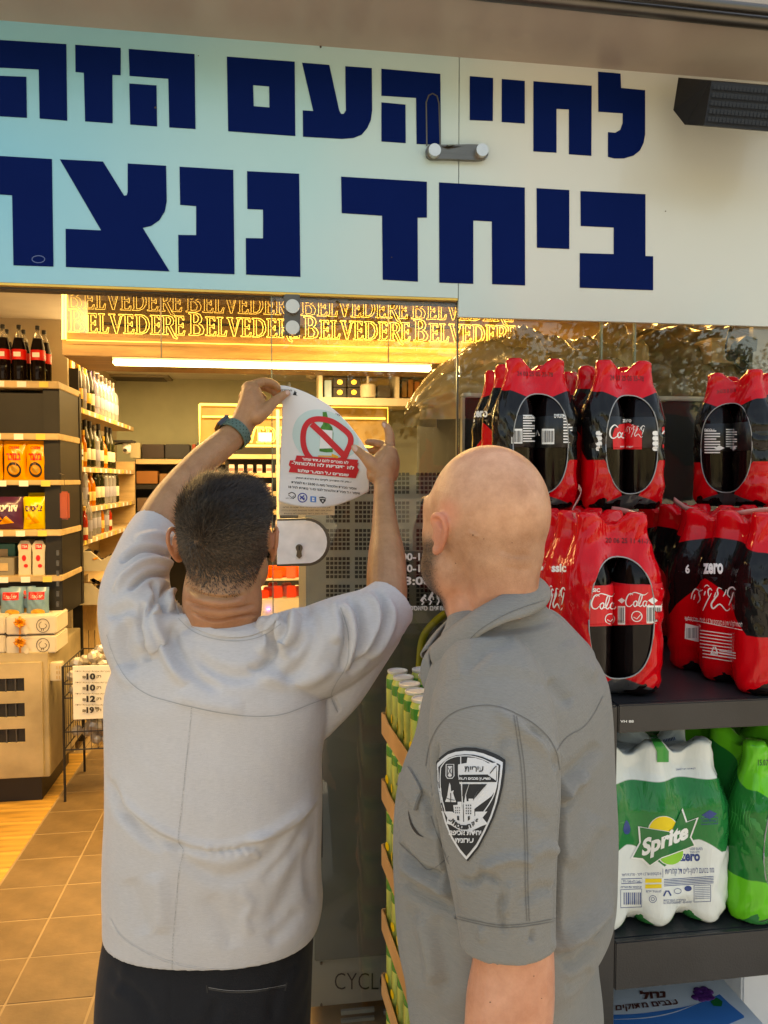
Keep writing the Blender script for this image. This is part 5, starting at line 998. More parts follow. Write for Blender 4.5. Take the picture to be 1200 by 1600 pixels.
for t in range(nv):
    z0=K2.z-t*pit
    if z0<0: break
    tr=empty('cardboard_tray',K2-Vector((0,0,t*pit)),f'brown cardboard can tray, {TN[t]} tier of the green can stack','tray','cardboard trays of the can stack')
    o_=Vector((K2.x,K2.y,z0)); b=MB(); Lt=.058*6; Wt_=.058*4
    w0=[(0,.0),(Lt,.0)]; top=[(Lt,.05),(Lt*.9,.052),(Lt*.8,.044),(Lt*.2,.044),(Lt*.1,.052),(0,.05)]
    b.prism([o_+fwd*a_+Vector((0,0,h_)) for a_,h_ in w0+top],rt*-.003); b.prism([o_+rt*Wt_+fwd*a_+Vector((0,0,h_)) for a_,h_ in w0+top],rt*.003)
    b.prism([o_+rt*a_+Vector((0,0,h_)) for a_,h_ in ((0,0),(Wt_,0),(Wt_,.05),(0,.05))],fwd*-.003); b.prism([o_+fwd*Lt+rt*a_+Vector((0,0,h_)) for a_,h_ in ((0,0),(Wt_,0),(Wt_,.05),(0,.05))],fwd*.003)
    b.prism([o_,o_+fwd*Lt,o_+fwd*Lt+rt*Wt_,o_+rt*Wt_],(0,0,-.002)); b.build('tray',M_card,tr)
    for j in range(4):
        for i in range(6):
            p=o_+rt*(.029+.058*j)+fwd*(.029+.058*i)+Vector((0,0,.0005))
            c=place(can,p,f'green can, {TN[t]} tray of the stack, {ORD[5-i]} from the near end'+f', column {["one","two","three","four"][j]}','can','green lemon cans stacked in trays',rot=math.atan2(rt.y,rt.x)+random.uniform(-.3,.3))
# ================================================================ PEOPLE
def ell(c,r,M=None,n=20):
    V=[];F=[]
    for i in range(n+1):
        th=math.pi*i/n
        for j in range(2*n): ph=math.pi*j/n; V.append(Vector((c[0]+r[0]*math.sin(th)*math.cos(ph),c[1]+r[1]*math.sin(th)*math.sin(ph),c[2]+r[2]*math.cos(th))))
    for i in range(n):
        for j in range(2*n): k=(j+1)%(2*n); F.append((i*2*n+j,(i+1)*2*n+j,(i+1)*2*n+k,i*2*n+k))
    if M: V=[M@v for v in V]
    b=MB(); b.add(V,F); return b
def limb(pts,n=20,k=5,M=None,ends=True):
    """pts: (x,y,z,r) -> smooth rounded limb"""
    P4=[Vector(p[:3]) for p in pts]; R=[(p[3],0,0) for p in pts]
    if M: P4=[M@p for p in P4]
    c=catmull(P4,k); r=[q.x for q in catmull(R,k)]; b=MB()
    if ends:
        d0=(c[0]-c[1]).normalized(); d1=(c[-1]-c[-2]).normalized(); c=[c[0]+d0*r[0]*.85,c[0]+d0*r[0]*.5]+c+[c[-1]+d1*r[-1]*.5,c[-1]+d1*r[-1]*.85]; r=[r[0]*.5,r[0]*.87]+r+[r[-1]*.87,r[-1]*.5]
    b.tube(c,r,n); return b
def plimb(pts,**k): # (px,py,D,r)
    return limb([(*P(a,b_,D),r) for a,b_,D,r in pts],**k)
def remesh(parts,vox,sm=4,name='tmp'):
    V=[];F=[]
    for b in parts: n=len(V); V+=b.v; F+=[tuple(i+n for i in q) for q in b.f]
    b=MB(); b.add(V,F); o=b.build(name,None); 
    m=o.modifiers.new('r','REMESH'); m.mode='VOXEL'; m.voxel_size=vox
    s=o.modifiers.new('s','SMOOTH'); s.factor=.5; s.iterations=sm
    dg=bpy.context.evaluated_depsgraph_get(); me=bpy.data.meshes.new_from_object(o.evaluated_get(dg)); bpy.data.objects.remove(o)
    me.name=name; me.shade_smooth(); return me
def getv(me): a=np.empty(len(me.vertices)*3); me.vertices.foreach_get('co',a); return a.reshape(-1,3)
def getn(me): a=np.empty(len(me.vertices)*3); me.vertex_normals.foreach_get('vector',a); return a.reshape(-1,3)
def setv(me,a): me.vertices.foreach_set('co',a.ravel()); me.update()
def dline(uv,pl):
    p=np.array(pl,float); best=np.full(len(uv),1e9); sg=np.zeros(len(uv)); tt=np.zeros(len(uv)); seg=np.r_[0,np.cumsum(np.linalg.norm(np.diff(p,axis=0),axis=1))]
    for i in range(len(p)-1):
        a=p[i]; d=p[i+1]-a; L=d@d+1e-9; t=np.clip(((uv-a)@d)/L,0,1); q=uv-(a+t[:,None]*d); ds=np.hypot(q[:,0],q[:,1]); m=ds<best
        best=np.where(m,ds,best); s=np.sign(d[0]*q[:,1]-d[1]*q[:,0]); sg=np.where(m,s,sg); tt=np.where(m,(seg[i]+t*(seg[i+1]-seg[i]))/seg[-1],tt)
    return best,sg,tt
FK=1
def folds(me,F,noise=0):
    """F: (polyline px, width px, depth m, kind) g=groove/ridge, s=step (soft on one side)"""
    for _ in range(1):
        co=getv(me); nn=getn(me); uv=project(co); view=(Cn-co); view/=np.linalg.norm(view,axis=1)[:,None]; fc=np.clip((nn*view).sum(1)*3,0,1); d=np.zeros(len(co))
        for pl,w_,a,kd in F:
            pl=[(p.x,p.y) for p in catmull([(x,y,0) for x,y in pl],5)]
            x0,y0=np.min(pl,0)-w_*4; x1,y1=np.max(pl,0)+w_*4; ix=np.where((uv[:,0]>x0)&(uv[:,0]<x1)&(uv[:,1]>y0)&(uv[:,1]<y1)&(fc>0))[0]
            if not len(ix): continue
            w_*=.82; b,s,t=dline(uv[ix],pl); en=np.clip(np.minimum(t,1-t)*6,0,1)**.7; x=b/w_
            if kd=='g': f=np.exp(-x*x)-.35*np.exp(-(x/2.2)**2)
            elif kd=='w': f=np.exp(-x*x)
            else: sx=x*s; f=sx*np.exp(-sx*sx*.5)*1.2-.5*np.exp(-(x*2.2)**2)
            end=np.where((t<=0)|(t>=1),np.exp(-(x**2)*2),1); d[ix]+=a*f*en*end*FK
        if noise:
            d+=noise*np.sin(co[:,0]*61+3*np.sin(co[:,2]*23))*np.sin(co[:,2]*47+2*np.sin(co[:,0]*31+co[:,1]*19))*fc
        setv(me,co+nn*(d*fc)[:,None])
def relax(me,mask,it):
    co=getv(me); E=np.empty(len(me.edges)*2,int); me.edges.foreach_get('vertices',E); E=E.reshape(-1,2); n=len(co); dg=np.bincount(E.ravel(),minlength=n)[:,None]
    for _ in range(it):
        s=np.zeros_like(co)
        for k in range(3): s[:,k]=np.bincount(E[:,0],co[E[:,1],k],n)+np.bincount(E[:,1],co[E[:,0],k],n)
        co+= (s/np.maximum(dg,1)-co)*mask[:,None]*.7
    setv(me,co)
def headmask(me,HC_,M_):
    lo=(getv(me)-np.array(HC_))@np.array(M_.to_3x3().inverted()).T; r=np.sqrt((lo**2).sum(1)); er=(np.abs(lo[:,0])>.0685)&(np.abs(lo[:,1]+.005)<.04)&(np.abs(lo[:,2]+.02)<.055); fa=(lo[:,1]>.088)
    return ((r<.22)&~er&~fa).astype(float)
def rows(RW,mid=None):
    """px silhouette rows -> closed loft. RW: (y,xl,xr,D,a,b,yaw,exp) a:b proportion of half axes, yaw about z"""
    b=MB(); R=[]
    for (y,xl,xr,D,a,bb,yw,ex) in RW:
        c=P((xl+xr)/2,y,D); hw=(xr-xl)/2*D/1200; ax=Vector((math.cos(yw),math.sin(yw),0)); fx_=Vector((-math.sin(yw),math.cos(yw),0))
        rr=RM@Vector((1,0,0)); pw=math.sqrt((a*ax.dot(rr))**2+(bb*fx_.dot(rr))**2); s=hw/pw; ring=[]
        for j in range(56):
            t=2*math.pi*j/56; ct,st=math.cos(t),math.sin(t); ring.append(c+ax*(a*s*abs(ct)**ex*(1 if ct>0 else -1))+fx_*(bb*s*abs(st)**ex*(1 if st>0 else -1)))
        R.append(ring)
    # smooth interpolation down the rows
    RR=[]
    for i in range(len(R)-1):
        for k in range(3):
            t=k/3; g=lambda j:R[max(0,min(len(R)-1,j))]
            RR.append([.5*((2*g(i)[q])+(g(i+1)[q]-g(i-1)[q])*t+(2*g(i-1)[q]-5*g(i)[q]+4*g(i+1)[q]-g(i+2)[q])*t*t+(3*g(i)[q]-g(i-1)[q]-3*g(i+1)[q]+g(i+2)[q])*t**3) for q in range(56)])
    RR.append(R[-1]); b.rings(RR); return b
def tubeopen(pts,wall,depth,n=36,k=5):
    """sleeve: (px,py,D,r) closed tube with a real recessed mouth at its last point"""
    c=catmull([P(a,b_,D) for a,b_,D,r in pts],k); r=[q.x for q in catmull([(p[3],0,0) for p in pts],k)]
    d=(c[-1]-c[-2]).normalized(); cc=c+[c[-1]+d*.001,c[-1]-d*depth*.5,c[-1]-d*depth]; rr=r+[r[-1]-wall,r[-1]-wall*1.3,r[-1]-wall*1.6]
    b=MB(); up=None; R=[]; t0=None
    for i,(p,q) in enumerate(zip(cc,rr)):
        t=(c[min(i+1,len(c)-1)]-c[max(0,min(i,len(c)-1)-1)]).normalized() if i<len(c) else d
        if up is None: up=t.orthogonal().normalized()
        up=(up-t*up.dot(t)).normalized(); s=t.cross(up); R.append([p+(up*math.cos(2*math.pi*j/n)+s*math.sin(2*math.pi*j/n))*q for j in range(n)])
    b.rings(R); return b
def headparts(M,nk=.06,full=0):
    L=[ell((0,-.008,.005),(.077,.097,.093),M),ell((0,.035,-.045),(.063,.058,.07),M),ell((0,.058,-.1),(.036,.036,.03),M),ell((0,-.035,-.045),(.06,.062,.06),M),
       ell((0,.07,-.005),(.055,.028,.035),M),ell((0,.02,-.085),(.056,.055,.042),M)]
    L+=[limb([(0,.094,-.005,.007),(0,.104,-.03,.009),(0,.114,-.048,.011),(0,.102,-.054,.01)],n=12,M=M)]
    for s in (1,-1):
        L+=[ell((s*.036,.045,-.032),(.030,.040,.045),M,12),ell((s*.043,.034,-.076),(.027,.048,.042),M,12),ell((s*.030,.043,.002),(.036,.044,.040),M,12)]
        L+=[ell((s*.013,.1,-.052),(.008,.009,.007),M,8),limb([(s*.012,.088,.012,.008),(s*.03,.09,.017,.008),(s*.048,.075,.012,.007)],n=10,M=M)]
    L+=[limb([(-.022,.083,-.079,.005),(-.008,.093,-.077,.006),(.008,.093,-.077,.006),(.022,.083,-.079,.005)],n=10,M=M),limb([(-.02,.082,-.088,.005),(0,.093,-.09,.007),(.02,.082,-.088,.005)],n=10,M=M)]
    return L
def ear(s,M,yoff=-.005,k=1,flare=.35):
    # C-shaped rim, bowl, lobe; s=+1 right, -1 left
    T_=M@Matrix.Translation((s*.074,yoff,-.02))@Matrix.Rotation(-s*flare,4,'Z')@Matrix.Scale(k,4)
    q=[(s*.002,.006,.008,.004),(s*.009,.010,.024,.004),(s*.014,.0,.034,.0045),(s*.018,-.014,.030,.0045),(s*.018,-.02,.012,.0042),(s*.014,-.015,-.008,.004),(s*.008,-.006,-.022,.005),(s*.005,.003,-.026,.006)]
    return [limb(q,n=10,k=4,M=T_),ell((s*.007,-.004,.004),(.006,.013,.024),T_,10),ell((s*.006,.002,-.022),(.006,.008,.009),T_,8),ell((s*.004,.009,-.004),(.005,.004,.007),T_,8),limb([(s*.008,.004,.022,.003),(s*.012,-.006,.014,.003),(s*.011,-.009,-.004,.003),(s*.006,.0,-.014,.003)],n=8,M=T_)]
def skin(name,ca,cb,hair):
    m=bpy.data.materials.new(name); m.use_nodes=True; n=m.node_tree; b=n.nodes['Principled BSDF']; L=n.links.new
    tc=n.nodes.new('ShaderNodeTexCoord'); no=n.nodes.new('ShaderNodeTexNoise'); no.inputs['Scale'].default_value=26; no.inputs['Detail'].default_value=7; no.inputs['Roughness'].default_value=.7; L(tc.outputs['Object'],no.inputs[0])
    rp=n.nodes.new('ShaderNodeValToRGB'); rp.color_ramp.elements[0].position=.32; rp.color_ramp.elements[1].position=.68; rp.color_ramp.elements[0].color=(*ca,1); rp.color_ramp.elements[1].color=(*cb,1); L(no.outputs[0],rp.inputs[0])
    sp=n.nodes.new('ShaderNodeTexNoise'); sp.inputs['Scale'].default_value=1500; L(tc.outputs['Object'],sp.inputs[0])
    at=n.nodes.new('ShaderNodeAttribute'); at.attribute_name='hairy'; ml=n.nodes.new('ShaderNodeMath'); ml.operation='MULTIPLY'; mr=n.nodes.new('ShaderNodeMapRange'); mr.inputs[1].default_value=.35; mr.inputs[2].default_value=.6; mr.inputs[3].default_value=.55; mr.inputs[4].default_value=1.25
    L(sp.outputs[0],mr.inputs[0]); L(mr.outputs[0],ml.inputs[0]); L(at.outputs['Fac'],ml.inputs[1]); ml.use_clamp=True
    a2=n.nodes.new('ShaderNodeAttribute'); a2.attribute_name='flush'; mf=n.nodes.new('ShaderNodeMix'); mf.data_type='RGBA'; mf.inputs['B'].default_value=(cb[0]*1.0,cb[1]*.55,cb[2]*.55,1); L(rp.outputs[0],mf.inputs['A']); L(a2.outputs['Fac'],mf.inputs['Factor'])
    mx=n.nodes.new('ShaderNodeMix'); mx.data_type='RGBA'; mx.inputs['B'].default_value=(*hair,1); L(mf.outputs['Result'],mx.inputs['A']); L(ml.outputs[0],mx.inputs['Factor']); L(mx.outputs['Result'],b.inputs['Base Color'])
    b.inputs['Roughness'].default_value=.42; b.inputs['Subsurface Weight'].default_value=.2; b.inputs['Subsurface Radius'].default_value=(.012,.004,.002); b.inputs['Subsurface Scale'].default_value=.6; b.inputs['Specular IOR Level'].default_value=.4
    n2=n.nodes.new('ShaderNodeTexNoise'); n2.inputs['Scale'].default_value=420; n2.inputs['Detail'].default_value=4; L(tc.outputs['Object'],n2.inputs[0]); bp=n.nodes.new('ShaderNodeBump'); bp.inputs['Strength'].default_value=.4; bp.inputs['Distance'].default_value=.0015; L(n2.outputs[0],bp.inputs['Height']); L(bp.outputs[0],b.inputs['Normal']); return m
def cloth(name,c,scale=900,rib=0,sheen=.15):
    m=bpy.data.materials.new(name); m.use_nodes=True; n=m.node_tree; b=n.nodes['Principled BSDF']; L=n.links.new; tc=n.nodes.new('ShaderNodeTexCoord')
    no=n.nodes.new('ShaderNodeTexNoise'); no.inputs['Scale'].default_value=3.5; no.inputs['Detail'].default_value=8; L(tc.outputs['Object'],no.inputs[0])
    mp=n.nodes.new('ShaderNodeMapping'); mp.inputs['Scale'].default_value=(1,1,9); n3=n.nodes.new('ShaderNodeTexNoise'); n3.inputs['Scale'].default_value=110; n3.inputs['Detail'].default_value=4; L(tc.outputs['Object'],mp.inputs[0]); L(mp.outputs[0],n3.inputs[0])
    ad=n.nodes.new('ShaderNodeMath'); ad.operation='MULTIPLY_ADD'; ad.inputs[1].default_value=.55; L(n3.outputs[0],ad.inputs[0]); h=n.nodes.new('ShaderNodeMath'); h.operation='MULTIPLY'; h.inputs[1].default_value=.45; L(no.outputs[0],h.inputs[0]); L(h.outputs[0],ad.inputs[2])
    rp=n.nodes.new('ShaderNodeValToRGB'); rp.color_ramp.elements[0].position=.35; rp.color_ramp.elements[1].position=.65; rp.color_ramp.elements[0].color=[x*.9 for x in c]+[1]; rp.color_ramp.elements[1].color=[x*1.08 for x in c]+[1]; L(ad.outputs[0],rp.inputs[0]); L(rp.outputs[0],b.inputs['Base Color'])
    b.inputs['Roughness'].default_value=.85; b.inputs['Sheen Weight'].default_value=sheen; b.inputs['Specular IOR Level'].default_value=.25
    n2=n.nodes.new('ShaderNodeTexNoise'); n2.inputs['Scale'].default_value=scale; L(tc.outputs['Object'],n2.inputs[0]); bp=n.nodes.new('ShaderNodeBump'); bp.inputs['Strength'].default_value=.45; bp.inputs['Distance'].default_value=.0016
    if rib:
        w1=n.nodes.new('ShaderNodeTexWave'); w1.inputs['Scale'].default_value=rib; w1.bands_direction='Z'; L(tc.outputs['Object'],w1.inputs[0]); w2=n.nodes.new('ShaderNodeTexWave'); w2.inputs['Scale'].default_value=rib; w2.bands_direction='DIAGONAL'; L(tc.outputs['Object'],w2.inputs[0])
        a=n.nodes.new('ShaderNodeMath'); a.operation='MAXIMUM'; L(w1.outputs[1],a.inputs[0]); L(w2.outputs[1],a.inputs[1]); p_=n.nodes.new('ShaderNodeMath'); p_.operation='POWER'; p_.inputs[1].default_value=8; L(a.outputs[0],p_.inputs[0]); q=n.nodes.new('ShaderNodeMath'); q.operation='MULTIPLY_ADD'; q.inputs[1].default_value=.35; L(p_.outputs[0],q.inputs[0]); L(n2.outputs[0],q.inputs[2]); L(q.outputs[0],bp.inputs['Height'])
    else: L(n2.outputs[0],bp.inputs['Height'])
    L(bp.outputs[0],b.inputs['Normal']); return m
def setattr_(me,nm,a):
    at=me.attributes.new(nm,'FLOAT','POINT'); at.data.foreach_set('value',np.ascontiguousarray(a,dtype=np.float32))
ss=lambda a,b_,x:np.clip((x-a)/(b_-a),0,1)**2*(3-2*np.clip((x-a)/(b_-a),0,1))
A5=lambda *p:[(140+x/2.308,940+y/2.308) for x,y in p]
A6=lambda *p:[(400+x/3.53,780+y/3.53) for x,y in p]
A4=lambda *p:[(140+x/2.308,580+y/2.308) for x,y in p]
A7=lambda *p:[(620+x/3.2,1100+y/3.2) for x,y in p]
A8=lambda *p:[(600+x/3.158,680+y/3.158) for x,y in p]
# ---------------------------------------------------------------- person hanging the poster
c=P(333,1600,1.42); p1=empty('person',(c.x,c.y,0),'man in a light grey t-shirt from behind, both arms raised holding the poster','person')
Y1=-YAW*.5
HC=P(352,836,1.40); M1=Matrix.Translation(HC)@Matrix.Rotation(Y1,4,'Z')@Matrix.Rotation(math.radians(12),4,'X')@Matrix.Diagonal((1.06,1.0,1.0,1))
parts=headparts(M1)+[ell((0,.0,.036),(.074,.082,.060),M1)]+ear(1,M1,flare=.15)+ear(-1,M1,flare=.0)
parts+=[plimb([(350,880,1.42,.062),(348,915,1.405,.070),(348,945,1.40,.072),(350,985,1.42,.064)],ends=True),plimb([(348,900,1.37,.05),(348,930,1.365,.052)])]
# torso core + upper arms + forearms
parts+=[rows([(975,260,440,1.41,1,.5,-YAW,1),(1060,215,465,1.42,1,.5,-YAW,1),(1300,205,465,1.42,1,.6,-YAW,1),(1520,205,465,1.42,1,.6,-YAW,1)])]
parts+=[plimb([(240,990,1.43,.045),(222,930,1.46,.043),(220,885,1.50,.041),(236,838,1.56,.041),(252,806,1.60,.0425),(274,772,1.645,.040),(312,726,1.70,.0345),(342,699,1.745,.0325),(366,679,1.785,.031),(376,667,1.80,.031)])]
parts+=[plimb([(468,1005,1.41,.052),(530,985,1.43,.052),(585,958,1.47,.046),(603,938,1.50,.041),(604,905,1.535,.0405),(604,868,1.58,.0385),(602,830,1.64,.030),(600,790,1.70,.0245),(600,768,1.73,.0235),(600,752,1.745,.0235)])]
# left hand (pinching the corner)
parts+=[plimb([(378,664,1.80,.029),(386,648,1.805,.030),(392,632,1.81,.030),(393,616,1.815,.026),(391,609,1.82,.022)]),plimb([(400,648,1.80,.022),(398,625,1.82,.024)]),
 plimb([(388,609,1.815,.013),(398,601,1.83,.0122),(412,597,1.85,.0112),(427,600,1.87,.0105),(436,608,1.878,.0088)],n=12),
 plimb([(384,614,1.835,.0125),(393,606,1.86,.0120),(410,604,1.885,.0112),(424,609,1.885,.0100),(430,615,1.883,.0085)],n=12),
 plimb([(380,620,1.845,.0118),(386,612,1.875,.0112),(400,614,1.90,.0105),(411,622,1.895,.0095)],n=12),
 plimb([(378,630,1.845,.0105),(382,622,1.87,.0102),(392,625,1.885,.0095),(401,632,1.88,.0085)],n=12),
 plimb([(400,652,1.795,.019),(412,643,1.80,.0165),(426,630,1.825,.0125),(440,619,1.845,.0108),(449,614,1.853,.0080)],n=14)]
# right hand (thumb in front, fingers behind the sheet)
parts+=[plimb([(600,755,1.745,.024),(598,738,1.755,.032),(602,722,1.765,.031),(606,710,1.775,.024)]),plimb([(586,742,1.75,.020),(588,728,1.755,.022)]),plimb([(611,742,1.76,.017),(615,722,1.775,.015),(613,708,1.785,.012)]),
 plimb([(609,710,1.775,.0130),(609,696,1.785,.0125),(609,681,1.79,.0115),(606,670,1.795,.0098),(600,662,1.80,.0070)],n=12),
 plimb([(607,706,1.80,.0125),(599,696,1.835,.0112),(586,692,1.845,.0100),(575,691,1.84,.0085)],n=12),
 plimb([(608,714,1.80,.0120),(601,705,1.845,.0105),(588,703,1.86,.0095),(578,705,1.86,.0080)],n=12),
 plimb([(609,724,1.80,.0110),(604,716,1.84,.0100),(593,714,1.855,.0090),(584,717,1.855,.0075)],n=12),
 plimb([(590,735,1.745,.020),(578,721,1.745,.0160),(567,711,1.755,.0115),(558,703,1.765,.0100),(553,699,1.77,.0075)],n=14)]
me=remesh(parts,.0026,4,'body'); relax(me,headmask(me,HC,M1),14)
K6=lambda *p:[(260+x/6.153,720+y/6.153) for x,y in p]
folds(me,[(K6((200,1215),(330,1285),(450,1312),(600,1318),(760,1290)),3.2,-.009,'g'),(K6((180,1345),(350,1402),(500,1428),(700,1412),(860,1375)),3.2,-.009,'g'),(K6((240,1450),(400,1520),(520,1528),(700,1490),(890,1478)),3.2,-.010,'g'),
 (K6((200,1290),(380,1350),(560,1372),(760,1345)),5,.005,'w'),(K6((220,1410),(380,1465),(520,1478),(700,1455),(860,1420)),5,.003,'w'),
 ([(384,611),(393,604)],2.5,-.002,'w'),([(400,640),(396,620),(392,608)],4,.0015,'w'),([(590,755),(612,757)],3,-.0012,'g'),([(586,722),(596,716),(603,704)],2.5,-.002,'g'),([(560,702),(557,708)],1.5,-.001,'w'),([(612,700),(605,699)],1.6,-.0012,'w'),([(612,682),(604,680)],1.6,-.0012,'w'),([(413,592),(414,602)],1.6,-.001,'w')])
co=getv(me); lo=(co-np.array(HC))@np.array(M1.to_3x3().inverted()).T
x,y,z_=lo.T; rad=np.sqrt(x*x+y*y+z_*z_)
line=np.interp(y,[-.1,-.04,-.015,.02,.05,.075,.1],[-.084,-.074,-.042,-.03,-.01,.045,.055])
earz=(np.abs(x)>.0715)&(np.abs(y+.012)<.034)&(z_<.028)&(z_>-.07)
hm=ss(-.014,.03,z_-line)*(rad<.15)*(~earz)
dens=hm*np.clip(.25+(z_+.085)/.13*.75,.2,1)
setattr_(me,'hairy',np.clip(dens*.95,0,1)); fl=ss(.55,.9,np.clip((z_<-.085)*1.,0,1))*(rad<.2)*.25; setattr_(me,'flush',fl+.45*ss(.074,.08,np.abs(x))*(rad<.12)*ss(.03,.01,z_))
M_skin1=skin('tan_skin',(.35,.165,.075),(.49,.255,.13),(.018,.012,.009))
body1=link('body',me,M_skin1,p1)
# hair strands
M_hair=mat('black_hair',(.020,.012,.008),.38,var=.9,vs_=260,ior=1.35)
tri=[]; nn=getn(me); idx=np.where(hm>.12)[0]; R=np.random.default_rng(3)
wt=hm[idx]*dens[idx]**1.3; pick=R.choice(idx,size=40000,p=wt/wt.sum()); Wl=np.array((-.032,-.088,.012)) ; M3=np.array(M1.to_3x3())
Vh=[];Fh=[];Mi=[]
for k in pick:
    l=lo[k]; n_=nn[k]; top=float(np.clip((l[2]-.0)/.075,0,1)); fr=float(np.clip((l[1]+.06)/.1,0,1)); bk=float(np.clip((l[2]+.10)/.09,0,1))
    d=l-Wl; d-=d.dot(np.array((0,-.6,.8)))*0
    dist=np.linalg.norm(d)+1e-6; d=d/dist; sw=np.cross(np.array((0,-.9,.4)),d); di=d+sw*.75*math.exp(-dist/.035)+np.array((0,0,-.25))*(1-top)+np.array((.35,0,.25))*top
    di=M3@di; di-=n_*di.dot(n_); di/=np.linalg.norm(di)+1e-6
    ln=.0032+.007*bk+.032*top**1.4*(.6+.4*fr); ln*=R.uniform(.7,1.25); lift=.30+.35*top; jit=R.normal(0,.22,3); di=di+jit; p0=co[k]+R.normal(0,.0009,3)-n_*.0005
    cl=math.sin(l[0]*95+3*math.sin(l[1]*60))*math.sin(l[1]*80+l[2]*40); 
    p1_=p0+(di*(1-lift)+n_*(lift+.12*cl*top))*ln*.5; p2_=p1_+(di*(1-lift*.3)+n_*(lift*.35+.2*cl*top)+np.array((0,0,-.05)))*ln*.55
    s=np.cross(di,n_); s=s/(np.linalg.norm(s)+1e-6)*.00062; q=len(Vh)
    Vh+=[p0-s,p0+s,p1_+s*.8,p1_-s*.8,p2_]; Fh+=[(q,q+1,q+2,q+3),(q+3,q+2,q+4)]; mi_=0 if R.random()<np.clip((l[2]-.0)/.05,0.12,.98) else 1; Mi+=[mi_,mi_]
hm_=bpy.data.meshes.new('hair'); hm_.from_pydata([tuple(v) for v in Vh],[],Fh); hr=link('hair',hm_,[M_hair,mat('brown_short_hair',(.055,.034,.021),.5,var=.8,vs_=260)],p1); hm_.polygons.foreach_set('material_index',Mi); hr['kind']='stuff'
bb1=bvh_of(body1); M_nail=flat('nail_pink',(.62,.40,.32),.25)
decal([poly2(sp2([(447,610),(453,608),(456,611),(452,616),(447,616)],3)),poly2(sp2([(551,697),(556,696),(559,701),(556,706),(551,703)],3)),poly2(sp2([(598,661),(602,662),(602,668),(598,668)],3))],bb1,M_nail,'fingernails',p1,L=2,off=.0006)
# t-shirt
SH=[(968,300,404,1.40,1,.95,-YAW,1),(978,280,424,1.40,1,.80,-YAW,1),(988,255,446,1.40,1,.62,-YAW,.95),(1008,212,478,1.405,1,.55,-YAW,.9),(1040,182,502,1.41,1,.58,-YAW,.85),(1080,170,512,1.415,1,.62,-YAW,.82),(1120,170,512,1.42,1,.66,-YAW,.82),
 (1180,172,503,1.42,1,.72,-YAW,.82),(1250,173,503,1.42,1,.76,-YAW,.82),(1310,170,502,1.42,1,.76,-YAW,.82),(1370,169,501,1.42,1,.74,-YAW,.8),(1410,170,504,1.42,1,.74,-YAW,.8),(1440,170,500,1.42,1,.74,-YAW,.8),(1480,171,498,1.42,1,.74,-YAW,.8)]
tor=rows(SH[:-1])
# recessed neck hole and hem hollow
def hollow(b,top_ring,depth,wall,up):
    pass
# build with inner walls: reopen caps
b=MB(); R_=[]
def rings_of(RW):
    q=rows(RW); n=56; m=len(q.v)//n; return [[Vector(q.v[i*n+j]) for j in range(n)] for i in range(m)]
Rr=rings_of(SH)
zh=hY(165,1432,0).z
hemz=P(333,1440,1.42).z
Rr=[r for r in Rr if r[0].z>hemz]+[[Vector((p.x,p.y,hemz)) for p in Rr[-2]]]
def shrink(r,w,dz):
    c=sum(r,Vector())/len(r); return [Vector((c.x+(p.x-c.x)*(1-w/ (Vector((p.x-c.x,p.y-c.y,0)).length)),c.y+(p.y-c.y)*(1-w/(Vector((p.x-c.x,p.y-c.y,0)).length)),p.z+dz)) for p in r]
full=[shrink(Rr[0],.016,-.03),shrink(Rr[0],.013,-.012),shrink(Rr[0],.010,.001)]+Rr+[shrink(Rr[-1],.007,0),shrink(Rr[-1],.009,.03),shrink(Rr[-1],.011,.07)]
tb_=MB(); tb_.rings(full)
sl_=[tubeopen([(246,1035,1.42,.078),(222,980,1.43,.076),(212,925,1.46,.066),(222,872,1.51,.054),(236,838,1.565,.051),(246,822,1.585,.049)],.005,.05),
     tubeopen([(430,1040,1.41,.080),(490,1020,1.41,.085),(545,992,1.43,.078),(583,968,1.46,.064),(603,950,1.485,.056),(611,942,1.495,.054)],.005,.05)]
extra=[plimb([(262,1010,1.40,.060),(240,985,1.41,.065),(222,960,1.42,.062)]),plimb([(430,1012,1.40,.055),(470,1000,1.40,.06),(520,1010,1.42,.07)]),plimb([(500,1130,1.43,.03),(530,1080,1.44,.045),(570,1020,1.46,.045),(598,985,1.48,.040)]),plimb([(290,975,1.37,.018),(262,985,1.37,.03),(245,1000,1.37,.04)]),plimb([(412,975,1.37,.016),(436,983,1.37,.028),(462,992,1.37,.04)])]
me=remesh([tb_]+sl_+extra,.0034,5,'t_shirt')
